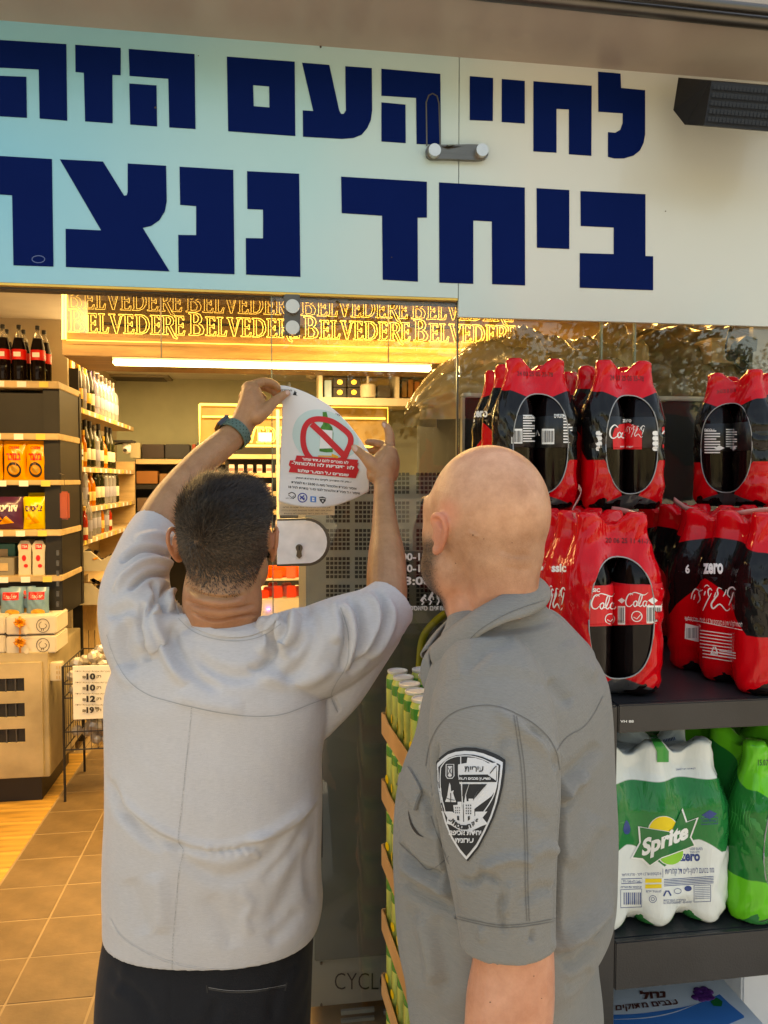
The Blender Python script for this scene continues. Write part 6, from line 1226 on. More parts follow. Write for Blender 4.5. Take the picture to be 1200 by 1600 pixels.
FD=[(A5((60,590),(85,660),(130,735),(200,795),(280,845),(350,875),(430,888),(520,882),(620,850),(710,795),(790,720),(835,650)),6,-.0020,'s'),
 (A5((90,740),(170,800),(260,860),(350,890)),9,-.004,'g'),(A5((300,880),(370,945),(450,990),(540,985),(620,940),(690,860),(730,790)),15,-.0035,'g'),(A5((560,860),(660,840),(760,770),(830,700)),8,.005,'w'),
 (A5((320,895),(400,925),(500,930),(600,905)),14,.002,'w'),(A5((80,640),(110,740),(180,830),(270,900)),10,-.005,'g'),
 (A5((780,860),(745,980),(700,1080),(640,1180)),18,-.004,'g'),(A5((820,760),(800,900),(790,1000),(800,1090)),11,-.0035,'g'),(A5((830,700),(770,830),(700,930),(620,1010)),12,-.0035,'g'),(A5((760,1100),(700,1180),(640,1230)),14,-.003,'g'),
 (A5((140,1000),(170,1100),(200,1200)),20,-.004,'g'),(A5((230,980),(260,1080),(255,1200)),18,.003,'w'),(A5((540,1040),(580,1090),(560,1150),(590,1200)),10,.0018,'w'),(A5((430,1060),(480,1150),(520,1250)),20,-.0025,'g'),
 # shoulder blades / bunching
 (A5((70,60),(120,30),(170,20)),12,-.006,'g'),(A5((215,10),(195,70),(205,140),(230,210)),8,-.008,'s'),(A5((255,0),(240,70),(262,150),(300,240),(350,300)),10,.007,'w'),(A5((330,60),(300,110),(330,200),(400,280),(480,320)),12,-.006,'g'),(A5((150,60),(130,160),(170,240)),14,-.006,'g'),
 (A5((100,60),(90,150),(110,240),(160,310)),14,.004,'w'),(A5((360,180),(450,250),(560,270),(640,220),(690,150)),15,-.006,'g'),(A5((565,238),(610,235),(650,205),(675,160)),6,-.004,'g'),(A5((690,60),(675,110),(690,180)),8,-.007,'s'),(A5((740,30),(730,110),(690,200)),12,.006,'w'),(A5((800,20),(810,120),(770,220),(690,300)),14,-.006,'g'),
 (A5((300,330),(420,370),(560,385)),18,.003,'w'),(A5((600,260),(700,290),(800,280),(880,230)),13,.004,'w'),
 # right sleeve
 (A6((470,590),(510,680),(520,800),(500,900),(495,950)),7,-.008,'s'),(A6((500,540),(560,610),(580,710),(560,820),(510,930)),8,-.009,'g'),(A6((590,520),(650,590),(660,690),(610,800),(550,900)),8,.006,'w'),(A6((650,500),(700,570),(700,680),(640,800),(560,900),(500,960)),7,-.009,'g'),(A6((720,560),(745,660),(700,780),(620,880)),9,.005,'w'),(A6((420,1090),(440,1130),(460,1170)),4,-.004,'g'),
 (A6((200,580),(160,640),(170,720),(130,800)),9,-.007,'g'),(A6((120,640),(60,740),(30,860)),10,.005,'w'),(A6((300,560),(260,640),(240,760),(180,860)),12,-.006,'g'),(A6((420,560),(460,660),(440,800)),12,.005,'w'),
 # left sleeve
 (A4((300,690),(255,650),(180,645),(110,690)),6,-.009,'g'),(A4((320,740),(270,690),(200,690),(130,740),(90,800)),6,.006,'w'),(A4((325,770),(270,735),(210,735),(140,790)),6,-.009,'g'),(A4((310,610),(240,590),(160,610)),8,.004,'w'),(A4((330,800),(290,790),(270,820),(285,870)),6,-.010,'s'),(A4((220,760),(245,800),(225,850),(210,900)),6,-.008,'g'),(A4((300,800),(340,850),(420,900)),6,-.004,'g'),
 ]
FK=2.2
folds(me,FD,noise=.0006)
# second pass: fine wrinkles
FW=[(A5((420+i*33,880+(i%3)*6),(450+i*33,915+(i%2)*9)),5,.0015,'w') for i in range(6)]
folds(me,FW); FK=1
M_tee=cloth('grey_jersey',(.55,.515,.505),900)
tee=link('t_shirt',me,M_tee,p1); bt=bvh_of(tee)
M_seam=cloth('grey_seam',(.40,.38,.37),700); M_seaml=cloth('grey_seam_light',(.60,.57,.56),700)
sm_=lambda l,w_=1.4:stroke2(l,w_,5)
seams=[A5((62,120),(90,205),(140,285),(210,335),(290,360),(370,380),(480,402),(600,414),(700,405),(800,368),(878,340)),A5((368,382),(357,500),(342,640),(330,760),(320,860),(338,900),(322,980),(310,1120),(300,1230),(298,1325)),A5((905,20),(932,110),(930,220),(885,300),(872,345),(895,400)),
 A5((322,20),(350,65),(400,92),(470,112),(540,117),(610,98),(665,60)),A5((320,60),(370,105),(440,132),(530,142),(620,125),(690,80))]
band=decal([stroke2(A5((318,-6),(330,35),(360,70),(410,98),(470,114),(540,118),(610,102),(660,68),(690,30)),9.5,5)],bt,M_tee,'neck_band',p1,L=4,off=.0028,thick=.0022)
decal([sm_(s) for s in seams],bt,M_seam,'seam',p1,L=5,off=.0006)
decal([sm_([(x,y+1.6) for x,y in s],1.0) for s in seams[:2]]+[sm_(A5((78,1150),(110,1205),(190,1262),(300,1308),(450,1333),(600,1322),(700,1278),(800,1180)),1.2),sm_(A5((76,1142),(108,1197),(188,1254),(300,1300),(450,1325),(600,1314),(700,1270),(798,1172)),.8)],bt,M_seaml,'stitching',p1,L=5,off=.0006)
# trousers
tr_=[rows([(1395,182,490,1.42,1,.62,-YAW,.85),(1440,170,490,1.42,1,.66,-YAW,.85),(1500,160,488,1.42,1,.68,-YAW,.85),(1560,155,486,1.42,1,.68,-YAW,.85),(1620,153,484,1.42,1,.62,-YAW,.85),(1660,158,480,1.42,1,.55,-YAW,.85)])]
for s,cx_ in ((-1,243),(1,403)):
    h_=P(cx_,1600,1.42); kx=P(cx_+ (-12 if s<0 else 8),2000,1.46); kx.z=.42; an=Vector((h_.x+s*.02,h_.y+.0,.06)); tr_.append(limb([(h_.x,h_.y,h_.z,.088),(h_.x+s*.01,h_.y,.55,.078),(h_.x+s*.015,h_.y+.01,.40,.065),(h_.x+s*.02,h_.y,.2,.060),(an.x,an.y,.07,.056)]))
me=remesh(tr_,.005,4,'trousers')
folds(me,[([(170,1520),(220,1560),(240,1600)],12,-.006,'g'),([(460,1500),(430,1560),(425,1600)],12,-.006,'g'),([(268,1535),(266,1600)],5,-.002,'g'),([(200,1500),(180,1560)],10,.004,'w'),([(340,1560),(330,1600)],14,-.004,'g')],noise=.001)
tro=link('trousers',me,cloth('black_cotton',(.013,.013,.016),500,sheen=.05),p1); btr=bvh_of(tro)
decal([stroke2([(326,1545),(360,1550),(400,1549),(446,1541)],2.2,4),stroke2([(323,1539),(324,1551)],1.5),stroke2([(448,1535),(445,1548)],2.5)],btr,M_blk,'pocket_zip',p1,off=.001); decal([stroke2([(326,1542.6),(360,1547.4),(400,1546.4),(446,1538.6)],.7,4)],btr,flat('zip_grey',(.25,.25,.26),.4),'pocket_trim',p1,off=.0014)
def shoes(par,pts,m):
    for x,y,a in pts:
        T_=Matrix.Translation((x,y,0))@Matrix.Rotation(a,4,'Z'); me=remesh([limb([(0,-.06,.045,.038),(0,.03,.042,.04),(0,.13,.035,.036),(0,.17,.03,.028)],M=T_),MB().box((-.042,-.1,0),(.042,.2,.022),bev=.01,M=T_)],.006,3,'shoe'); link('shoe',me,m,par)
M_shoe=flat('black_leather',(.02,.02,.02),.4)
a_=P(243,1600,1.42); b__=P(403,1600,1.42); shoes(p1,((a_.x-.02,a_.y,.1),(b__.x+.02,b__.y,-.1)),M_shoe)
# watch
wc=P(367,678,1.786); wd=(P(376,667,1.80)-P(350,692,1.76)).normalized(); 
up=wd.orthogonal().normalized(); up=(RM@Vector((-.72,.69,.0))); up=(up-wd*up.dot(wd)).normalized(); sd_=wd.cross(up)
b=MB(); R_=[]
for k in range(36):
    t=2*math.pi*k/36; o_=up*math.cos(t)*.0345+sd_*math.sin(t)*.0345; n_=o_.normalized(); R_.append([wc+o_-wd*.0125,wc+o_+n_*.0028-wd*.0115,wc+o_+n_*.0028+wd*.0115,wc+o_+wd*.0125,wc+o_-n_*.002])
b.rings(R_+[R_[0]],cap0=False,cap1=False); wb_=b.build('watch_band',flat('sage_rubber',(.085,.15,.125),.55),p1,smooth=True,auto=40)
hb=MB()
for k in range(22):
    for j in (-1,0,1):
        t=2*math.pi*(k+(.5 if j else 0))/22+.2; 
        if abs(((t+math.pi)%(2*math.pi))-math.pi)<.5: continue
        n_=(up*math.cos(t)+sd_*math.sin(t)); o_=wc+n_*.0375+wd*.0065*j; u=wd*.0013; v_=n_.cross(wd)*.0013; hb.quad(o_-u-v_,o_+u-v_,o_+u+v_,o_-u+v_)
hb.build('band_holes',flat('hole_dark',(.012,.02,.018),.7),wb_)
T_=Matrix((( *[sd_.x],wd.x,up.x,0),(sd_.y,wd.y,up.y,0),(sd_.z,wd.z,up.z,0),(0,0,0,1))); T_=Matrix.Translation(wc+up*.038)@T_
MB().box((-.018,-.021,-.004),(.018,.021,.006),bev=.004,M=T_).build('watch_case',mat('watch_black',(.015,.015,.017),.15,metal=.4,coat=1),p1,smooth=True,auto=40)
# ---------------------------------------------------------------- poster
po=empty('poster',P(508,700,1.87),'white no-alcohol warning poster with a red prohibition ring, curling in the raised hands','poster')
Lp=catmull([(438,603,0),(440,650,0),(438,700,0),(435,783,0)],8); Rp=catmull([(497,615,0),(552,660,0),(577,708,0),(574,740,0),(576,768,0)],6)
# Coons patch: top (438,603)->(577,708) runs along the curled edge; bottom (435,783)->(576,765)
top=catmull([(438,602,0),(452,604,0),(480,614,0),(512,632,0),(538,655,0),(560,682,0),(578,710,0)],6); bot=catmull([(435,783,0),(460,790,0),(490,793,0),(520,791,0),(550,781,0),(576,768,0)],6)
lef=catmull([(438,602,0),(441,640,0),(438,710,0),(435,783,0)],8); rig=catmull([(578,710,0),(574,725,0),(574,742,0),(577,756,0),(576,768,0)],8)
def samp(c,t): f=t*(len(c)-1); i=min(int(f),len(c)-2); return c[i].lerp(c[i+1],f-i)
V=[];F=[];nx,ny=34,44
for i in range(nx+1):
    for j in range(ny+1):
        s=i/nx; t=j/ny; q=samp(top,s)*(1-t)+samp(bot,s)*t+samp(lef,t)*(1-s)+samp(rig,t)*s-(samp(top,0)*(1-s)*(1-t)+samp(top,1)*s*(1-t)+samp(bot,0)*(1-s)*t+samp(bot,1)*s*t)
        D=1.868-.004*math.sin(math.pi*t)-.055*s**1.8*(1-.55*t)-.012*math.sin(math.pi*s)*(1-t)+.006*math.sin(5*s+3*t)-.03*t*(1-s)*.2
        V.append(P(q.x,q.y,D))
for i in range(nx):
    for j in range(ny): a_=i*(ny+1)+j; F.append((a_,a_+ny+1,a_+ny+2,a_+1))
b=MB(); b.add(V,F); M_paper=flat('white_paper',(.74,.74,.75),.6); sheet=b.build('sheet',M_paper,po,smooth=True); bp_=bvh_of(sheet); mo=sheet.modifiers.new('s','SOLIDIFY'); mo.thickness=.0004
B5=lambda *p:[(430+x/7.275,600+y/7.273) for x,y in p]
dp=lambda parts,m,nm,off=.0006:decal(parts,bp_,m,nm,po,off=off,L=4)
dp([poly2(B5(*ring2(520,600,310,315,30)[0:0])+sp2(B5((200,620),(230,430),(340,320),(480,290),(640,320),(800,420),(900,540),(950,680),(880,800),(640,880),(330,820)),4))],flat('pale_teal',(.50,.66,.66),.6),'disc')
dp([poly2(B5((540,318),(585,318),(604,400),(606,440),(650,490),(662,560),(655,775),(580,778),(503,765),(515,500),(545,450)))],mat('bottle_green',(.04,.2,.02),.5,var=.4,vs_=90),'bottle_print',.001)
dp([poly2(B5((516,515),(655,530),(650,730),(505,735)))],M_paper,'bottle_label',.0014)
M_rp=flat('poster_red',(.60,.01,.02),.5)
ringc=sp2(B5((318,600),(340,490),(400,420),(500,398),(640,425),(760,500),(845,580),(860,660),(820,760),(760,860),(600,870),(480,890),(380,820),(330,720)),4)
dp([stroke2(ringc,8.8,0,closed=True),stroke2(B5((415,455),(560,590),(680,710),(800,830)),9.5)],M_rp,'prohibition_ring',.0018)
dp([poly2(B5((640,830),(645,790),(720,820),(715,845))),poly2(B5((490,812),(640,815),(640,830),(490,826)))],flat('flame_orange',(.8,.35,.03),.5),'flame_print',.002)
dp([poly2(B5((245,812),(945,860),(935,895),(950,900),(935,945),(955,975),(915,1070),(155,1002),(175,945),(155,920),(170,868),(228,868)))],M_rp,'red_banner',.0024)
tp=lambda s,x0,y0,x1,y1,b_=.02,sk=0:text_px(heb(s),B5((x0,y0),(x1,y0+sk),(x1,y1+sk),(x0,y1)),b_)
dp([tp('לא מוכרים להם עתיד שחור',310,833,835,868,.03,42),tp('לא סיגריות לא אלכוהול-',190,872,900,915,.04,58),tp('שומרים על הנוער שלנו!',260,963,838,1000,.04,50)],M_print_w,'banner_lettering',.003)
dp([tp('עסק זה מתחייב לקיים את הוראת החוק',236,1052,865,1080,.025,50),tp('איסור מכירת אלכוהול משעה 23:00 עד למחרת',185,1098,925,1128,.025,75),tp('איסור על מכירת אלכוהול לבני נוער מתחת לגיל 18',150,1152,965,1182,.025,75),tp('מצילה',686,328,800,350,.04,48),tp('הסברה',66,60,190,80,.03,5),poly2(B5((200,125),(225,70),(232,90),(245,95),(240,110),(245,128),(265,135)))],M_print_k,'lettering')
dp([stroke2(B5(*ring2(310,1292,50,50,22)),1.6,closed=True),stroke2(B5((285,1270),(330,1320)),2),stroke2(B5((330,1265),(300,1295)),2),stroke2(B5((285,1310),(300,1280)),2),stroke2(B5((330,1290),(325,1320)),2)],flat('police_blue',(.03,.05,.3),.5),'badge')
dp([poly2(B5((400,1275),(467,1280),(462,1345),(400,1340)))],flat('emblem_blue',(.03,.2,.6),.5),'badge'); dp([stroke2(B5((418,1295),(448,1297)),1.5),stroke2(B5((418,1325),(448,1327)),1.5),stroke2(B5(*ring2(433,1311,10,10,6)),1,closed=True)],M_print_w,'badge_detail',.001)
dp([poly2(B5((497,1285),(540,1278),(580,1295),(572,1330),(542,1362),(510,1330)))],flat('badge_grey',(.05,.05,.055),.5),'badge'); dp([poly2(B5(*ring2(541,1328,10,12,5))),stroke2(B5((505,1298),(575,1305)),1)],M_print_w,'badge_detail',.001)
dp([stroke2(B5(*sp2([(150,1250),(190,1232),(228,1255),(225,1285),(200,1300)],3,False)),1.4),stroke2(B5((150,1260),(190,1290),(215,1270)),1),tp('כחול לבן',120,1290,212,1305,.02,5)],M_print_k,'badge')
# ---------------------------------------------------------------- bald person in the uniform shirt
c=P(795,1600,1.12); p2=empty('person',(c.x,c.y,0),'bald man in grey uniform shirt with a shield patch on the sleeve','person')
HY=math.radians(35)-YAW; HC2=P(757,805,1.10); M2=Matrix.Translation(HC2)@Matrix.Rotation(HY,4,'Z')@Matrix.Rotation(math.radians(2),4,'X')@Matrix.Diagonal((1.0,1.0,1.03,1))
parts=headparts(M2)+ear(1,M2)+ear(-1,M2@Matrix.Translation((0,0,-.006)),yoff=.010,k=.84,flare=.40)
parts+=[plimb([(768,850,1.11,.055),(769,890,1.115,.058),(771,930,1.12,.059),(776,985,1.12,.054)]),limb([(0,-.045,-.05,.05),(0,-.042,-.10,.048),(0,-.03,-.125,.042)],M=M2),limb([(0,.035,-.085,.05),(0,.005,-.13,.05),(0,-.02,-.17,.05)],M=M2)]
YB=math.radians(58)-YAW
parts+=[rows([(1025,735,845,1.13,.2,.1,YB,1),(1100,725,885,1.12,.19,.1,YB,1),(1350,660,930,1.12,.17,.11,YB,1),(1600,670,920,1.12,.17,.11,YB,1)])]
parts+=[plimb([(775,1100,1.01,.042),(775,1200,.965,.046),(785,1350,.935,.047),(797,1440,.925,.048),(802,1500,.92,.0485),(797,1560,.915,.052),(790,1620,.91,.050),(770,1700,.93,.043),(735,1800,.98,.033),(705,1880,1.03,.026)]),
 plimb([(865,1090,1.28,.055),(905,1250,1.33,.048),(880,1450,1.33,.042),(800,1600,1.36,.035),(730,1700,1.40,.026)])]
for (hx,hy,hD,sx) in ((705,1880,1.03,-1),(730,1700,1.40,-1)):
    parts+=[plimb([(hx,hy,hD,.026),(hx-22,hy+45,hD+.02,.036),(hx-35,hy+80,hD+.03,.03)])]
    for k in range(4): parts+=[plimb([(hx-50+k*14,hy+88,hD+.02+.012*k,.0105),(hx-60+k*14,hy+130,hD+.03+.012*k,.0095),(hx-52+k*13,hy+165,hD+.04+.01*k,.008)],n=10)]
    parts+=[plimb([(hx-10,hy+40,hD-.02,.014),(hx-30,hy+75,hD-.04,.011),(hx-45,hy+105,hD-.04,.009)],n=10)]
me=remesh(parts,.0027,5,'body'); relax(me,headmask(me,HC2,M2),26)
folds(me,[(A8((215,470),(225,560),(225,600)),4,-.001,'g'),(A8((560,560),(640,590),(730,590)),7,-.0022,'g'),(A8((600,650),(680,665),(735,655)),6,-.0016,'g'),(A8((330,540),(330,640),(380,760)),9,-.0025,'g'),(A8((450,480),(440,500)),10,.002,'w')])
co=getv(me); lo=(co-np.array(HC2))@np.array(M2.to_3x3().inverted()).T; x,y,z_=lo.T; rad=np.sqrt((lo**2).sum(1))
beard=ss(.0,.03,y-(.012))*ss(-.02,-.05,z_)*ss(.17,.14,rad)*(z_>-.145)*ss(.02,.045,np.abs(x)+ (z_<-.055)*.05)
jaw=np.clip(beard*1.0,0,1)
shave=.26*ss(.01,-.03,z_)*ss(-.11,-.085,z_)*ss(.045,.0,y)*(rad<.14)
setattr_(me,'hairy',np.clip(jaw+shave,0,1)); setattr_(me,'flush',np.clip(.6*ss(-.072,-.079,x)*(rad<.115)*ss(.04,.015,z_)*ss(.03,.0,y)+.28*ss(-.05,-.12,z_)+.2*ss(.06,.1,z_),0,1))
M_skin2=skin('fair_skin',(.47,.22,.12),(.68,.365,.225),(.035,.024,.02))
body2=link('body',me,M_skin2,p2)
# stubble strands
nn=getn(me); idx=np.where(jaw>.1)[0]; R=np.random.default_rng(5); pick=R.choice(idx,size=7000,p=jaw[idx]/jaw[idx].sum()); Vh=[];Fh=[]
for k in pick:
    n_=nn[k]; di=np.array((0,0,-1.))+R.normal(0,.35,3); di-=n_*di.dot(n_); di/=np.linalg.norm(di); p0=co[k]+R.normal(0,.001,3)-n_*.0004; s=np.cross(di,n_)*.00035; t_=p0+(di*.6+n_*.6)*R.uniform(.002,.004); q=len(Vh); Vh+=[p0-s,p0+s,t_]; Fh.append((q,q+1,q+2))
sm2=bpy.data.meshes.new('beard_stubble'); sm2.from_pydata([tuple(v) for v in Vh],[],Fh); st=link('beard_stubble',sm2,M_hair,p2); st['kind']='stuff'
for M_,pp_ in ((M1,p1),(M2,p2)):
    for s in (1,-1):
        e=ell((s*.031,.078,-.006),(.0125,.0125,.0125),M_,10); e.build('eye',M_print_w,pp_,smooth=True); MB().lathe([(0,0),(.0055,-.0006),(0,-.0015)],n=12,M=M_@Matrix.Translation((s*.031,.0905,-.006))@Matrix.Rotation(Q,4,'X')).build('iris',flat('brown_iris',(.06,.03,.015),.2),pp_)
        limb([(s*.016,.098,.014,.0028),(s*.034,.096,.019,.0032),(s*.05,.083,.013,.002)],n=8,M=M_).build('eyebrow',M_hair,pp_,smooth=True)
bb2=bvh_of(body2); M_mole=flat('mole_brown',(.14,.06,.035),.5)
for mx_,my_,mr_ in ((739,836,1.3),(756,842,.9),(766,1566,1.3),(824,1499,1.1),(835,1501,.9),(834,1525,1.0),(800,848,.9),(712,880,1.0),(846,1560,.9)): decal([poly2(ring2(mx_,my_,mr_,mr_*.9,8))],bb2,M_mole,'mole',p2,L=0,off=.0004)
# uniform shirt
a_,b_=.215,.125
S2=[(936,712,846,1.12,.15,.15,YB,1),(956,700,862,1.12,.18,.14,YB,1),(985,688,898,1.12,.20,.13,YB,1),(1010,678,922,1.12,a_,.125,YB,.95),(1040,668,943,1.12,a_,.125,YB,.9),(1080,662,960,1.12,a_,.13,YB,.85),(1130,652,966,1.12,a_,.135,YB,.85),(1180,634,966,1.12,.21,.14,YB,.85),(1230,625,966,1.12,.2,.14,YB,.85),(1300,622,966,1.12,.19,.145,YB,.85),(1370,624,965,1.12,.19,.145,YB,.85),(1420,627,963,1.12,.19,.145,YB,.85),(1450,630,956,1.12,.19,.145,YB,.85),(1475,634,940,1.12,.19,.145,YB,.85),(1495,638,934,1.12,.19,.145,YB,.85),(1530,642,936,1.12,.19,.145,YB,.85),(1580,648,942,1.12,.19,.145,YB,.85),(1640,652,944,1.12,.19,.145,YB,.85),(1720,656,944,1.12,.19,.145,YB,.85),(1780,660,944,1.12,.19,.145,YB,.85)]
q=rings_of(S2); full=[shrink(q[0],.015,-.03),shrink(q[0],.012,-.01),shrink(q[0],.009,.001)]+q; tb_=MB(); tb_.rings(full)
sl_=[tubeopen([(765,1060,1.04,.070),(768,1120,.99,.080),(772,1180,.965,.081),(776,1240,.95,.078),(780,1310,.937,.071),(786,1380,.928,.0635),(791,1440,.922,.0585),(793,1476,.919,.0565)],.0045,.06),
     tubeopen([(860,1060,1.24,.07),(885,1150,1.30,.07),(900,1260,1.32,.066),(905,1330,1.33,.062)],.0045,.05)]
ex=[plimb([(735,1010,1.08,.045),(758,1050,1.03,.066),(768,1090,1.0,.075)]),plimb([(850,990,1.2,.04),(880,1040,1.25,.055)])]
me=remesh([tb_]+sl_+ex,.0034,5,'uniform_shirt')
FD=[(A7((815,330),(820,460),(815,620),(800,900),(790,1180)),6,-.010,'g'),(A7((820,390),(870,340),(940,280),(1010,200)),14,-.006,'g'),(A7((820,480),(880,430),(950,340)),9,.005,'w'),(A7((825,540),(870,470),(910,400)),8,-.005,'g'),(A7((500,20),(600,120),(720,200),(800,290)),12,.005,'w'),(A7((640,110),(730,190),(800,330)),8,-.005,'g'),
 (A7((790,1250),(850,1215),(940,1140),(1020,1060),(1095,1000)),10,-.009,'s'),(A7((800,1170),(880,1130),(980,1040),(1080,900)),16,.005,'w'),(A7((820,1300),(900,1290),(960,1230),(1000,1190)),12,-.006,'g'),(A7((840,1420),(900,1400),(980,1330)),14,-.005,'g'),(A7((830,800),(900,720),(1000,560)),22,.004,'w'),(A7((880,900),(960,800),(1060,620)),22,-.004,'g'),
 (A7((20,700),(60,760),(140,830),(250,850)),7,-.007,'g'),(A7((10,790),(80,830),(180,890),(280,960)),9,.006,'w'),(A7((15,860),(110,940),(240,1000),(280,1050)),12,-.006,'g'),(A7((100,1050),(170,1200),(200,1400)),20,.005,'w'),(A7((180,1060),(230,1250),(240,1500)),18,-.005,'g'),(A7((60,1000),(90,1200),(130,1420)),18,-.004,'g'),
 (A7((205,200),(190,330),(215,480),(215,600),(235,760),(270,920)),5,-.010,'g'),(A7((120,430),(160,520),(180,620),(210,660)),8,-.006,'g'),
 (A7((300,870),(380,890),(440,850),(520,900)),8,-.005,'g'),(A7((420,830),(500,790),(600,770),(700,800)),10,.0045,'w'),(A7((540,940),(520,1040),(540,1150)),7,-.004,'g'),(A7((560,880),(560,980),(530,1060)),8,.003,'w'),(A7((260,860),(290,960),(300,1050)),8,-.004,'g'),(A7((620,1000),(700,930),(790,920)),12,-.004,'g'),(A7((670,760),(740,720),(800,740)),12,.0035,'w'),(A7((540,150),(520,230),(560,330)),12,-.0035,'g'),(A7((560,560),(640,540),(760,600)),16,-.003,'g'),(A7((680,1130),(670,1190)),6,-.004,'g'),(A7((420,1110),(430,1190)),7,.003,'w'),
 (A8((470,990),(600,960),(760,930),(850,900)),9,-.003,'g'),(A8((400,1180),(500,1060),(640,1010)),14,-.004,'g'),(A8((820,1200),(880,1290),(930,1320)),14,-.006,'g'),(A8((900,1020),(960,1130),(1060,1180)),18,.004,'w')]
FK=1.8
folds(me,FD,noise=.0006); FK=1
M_uni2=cloth('uniform_ripstop',(.215,.205,.19),600,rib=70,sheen=.1)
us=link('uniform_shirt',me,M_uni2,p2); bu=bvh_of(us); M_us=cloth('uniform_seam',(.13,.124,.115),600)
decal([sm_(s,1.3) for s in (A7((145,310),(165,200),(210,110),(280,45),(380,12),(480,8),(570,35),(680,95),(760,170),(800,250),(815,330)),A7((800,232),(850,165),(930,118),(985,50),(1030,-40)),A7((598,60),(615,160),(640,350),(653,700),(655,900),(662,1085)),A7((585,55),(600,160),(625,350),(640,700),(642,900),(650,1085)),A7((290,1058),(400,1085),(520,1105),(650,1098),(795,1072)),A7((288,1070),(400,1097),(520,1117),(650,1110),(795,1084)),A7((10,690),(60,740),(100,775),(165,830),(262,760)),A7((170,560),(205,660),(260,800)))],bu,M_us,'seam',p2,L=5,off=.0006)
# pocket flap, dark pocket gap, pen
decal([poly2(A7((12,405),(22,350),(62,315),(112,400),(128,440),(100,532),(60,480)))],bu,M_uni2,'pocket_flap',p2,off=.004,L=6,thick=.003)
decal([poly2(A7((100,532),(128,440),(124,425),(108,470),(92,528)))],bu,M_us,'flap_edge',p2,off=.0045,L=6)
decal([poly2(sp2(A7((58,528),(75,590),(110,645),(138,665),(100,650),(68,600)),3))],bu,M_blk,'pocket_gap',p2,off=.0008,L=4)
decal([poly2(A7((6,392),(2,420),(14,412),(16,380)))],bu,M_blk,'pocket_button',p2,off=.005,L=6)
nt2=MB(); nt2.prism([P(x,y,1.045) for x,y in A7((150,60),(162,98),(72,305),(50,300),(70,240))],RM@Vector((0,0,-.003))); nt2.build('name_tag',flat('tag_blue',(.12,.22,.55),.4),p2); nt2=MB(); nt2.prism([P(x,y,1.043) for x,y in A7((162,98),(172,104),(84,318),(72,305))],RM@Vector((0,0,-.004))); nt2.build('tag_backing',M_blk,p2)
# collar: stand and folded flap
def collar(up_,lo_,name,m,par,thk=.003,sub=5):
    U=catmull([P(*q) for q in up_],sub); Lw=catmull([P(*q) for q in lo_],sub); n=min(len(U),len(Lw)); V=[];F=[];k=7; cen=P(775,960,1.12)
    for i in range(n):
        a=U[i]; d=Lw[i]
        for j in range(k):
            t=j/(k-1); p=a.lerp(d,t); o_=(p-cen); o_.z=0; o_.normalize(); V.append(p+o_*(.008*math.sin(math.pi*t)**.8))
    for i in range(n-1):
        for j in range(k-1): a=i*k+j; F.append((a,a+1,a+k+1,a+k))
    b=MB(); b.add(V,F); o=b.build(name,m,par,smooth=True); mo=o.modifiers.new('s','SOLIDIFY'); mo.thickness=thk; mo.offset=-1; return o
up_=[(844,902,1.125),(832,908,1.065),(806,918,1.038),(774,934,1.022),(742,952,1.020),(719,968,1.03),(695,987,1.045),(671,1011,1.07)]
lo_=[(859,938,1.125),(849,951,1.05),(824,963,1.01),(790,973,.992),(752,992,.99),(727,1016,1.0),(708,1044,1.01),(695,1065,1.03)]
cl=collar(up_,lo_,'collar',M_uni2,p2)
cl2=collar([(838,904,1.13),(828,903,1.19),(770,915,1.25),(730,940,1.22),(695,975,1.16),(668,1011,1.10)],[(853,940,1.14),(835,935,1.22),(770,950,1.28),(720,970,1.25),(680,1000,1.19),(662,1030,1.12)],'collar_far_side',M_uni2,p2)
q=MB(); 
cf=collar([(671,1010,1.085),(668,1016,1.085),(664,1022,1.085)],[(690,1085,1.05),(676,1100,1.06),(665,1080,1.08)],'placket',M_uni2,p2)
decal([stroke2([(x-2,y-6) for x,y in ((853,944),(822,954),(790,967),(752,990),(727,1016),(708,1044),(697,1060))],1.0,4)],bvh_of(cl),M_us,'collar_stitch',p2,off=.0008,L=4)
# sleeve shield patch
Bp=lambda *p:[(670+x/8.423,1160+y/8.421) for x,y in p]
dq=lambda parts,m,nm,off:decal(parts,bu,m,nm,p2,off=off,L=3)
M_pk=flat('patch_black',(.016,.016,.018),.7); M_pw=flat('patch_white',(.62,.62,.64),.7,bump=.4,bs=900)
shield=[(110,290),(180,220),(260,160),(360,125),(480,112),(600,118),(720,145),(840,195),(965,265),(960,420),(935,600),(890,800),(830,980),(740,1180),(640,1370),(505,1540),(420,1440),(310,1260),(225,1060),(165,840),(125,600)]
dq([poly2(Bp(*[(500+(x-500)*1.06+14,820+(y-820)*1.05-12) for x,y in shield]))],M_pk,'patch_backing',.0016)
dq([poly2(Bp(*shield))],M_pw,'patch_border',.0024)
inn=lambda k1,k2,dx=0,dy=0:[(515+(x-515)*k1+dx,810+(y-810)*k2+dy) for x,y in shield]
dq([poly2(Bp(*inn(.93,.935)))],M_pk,'patch_field',.0030)
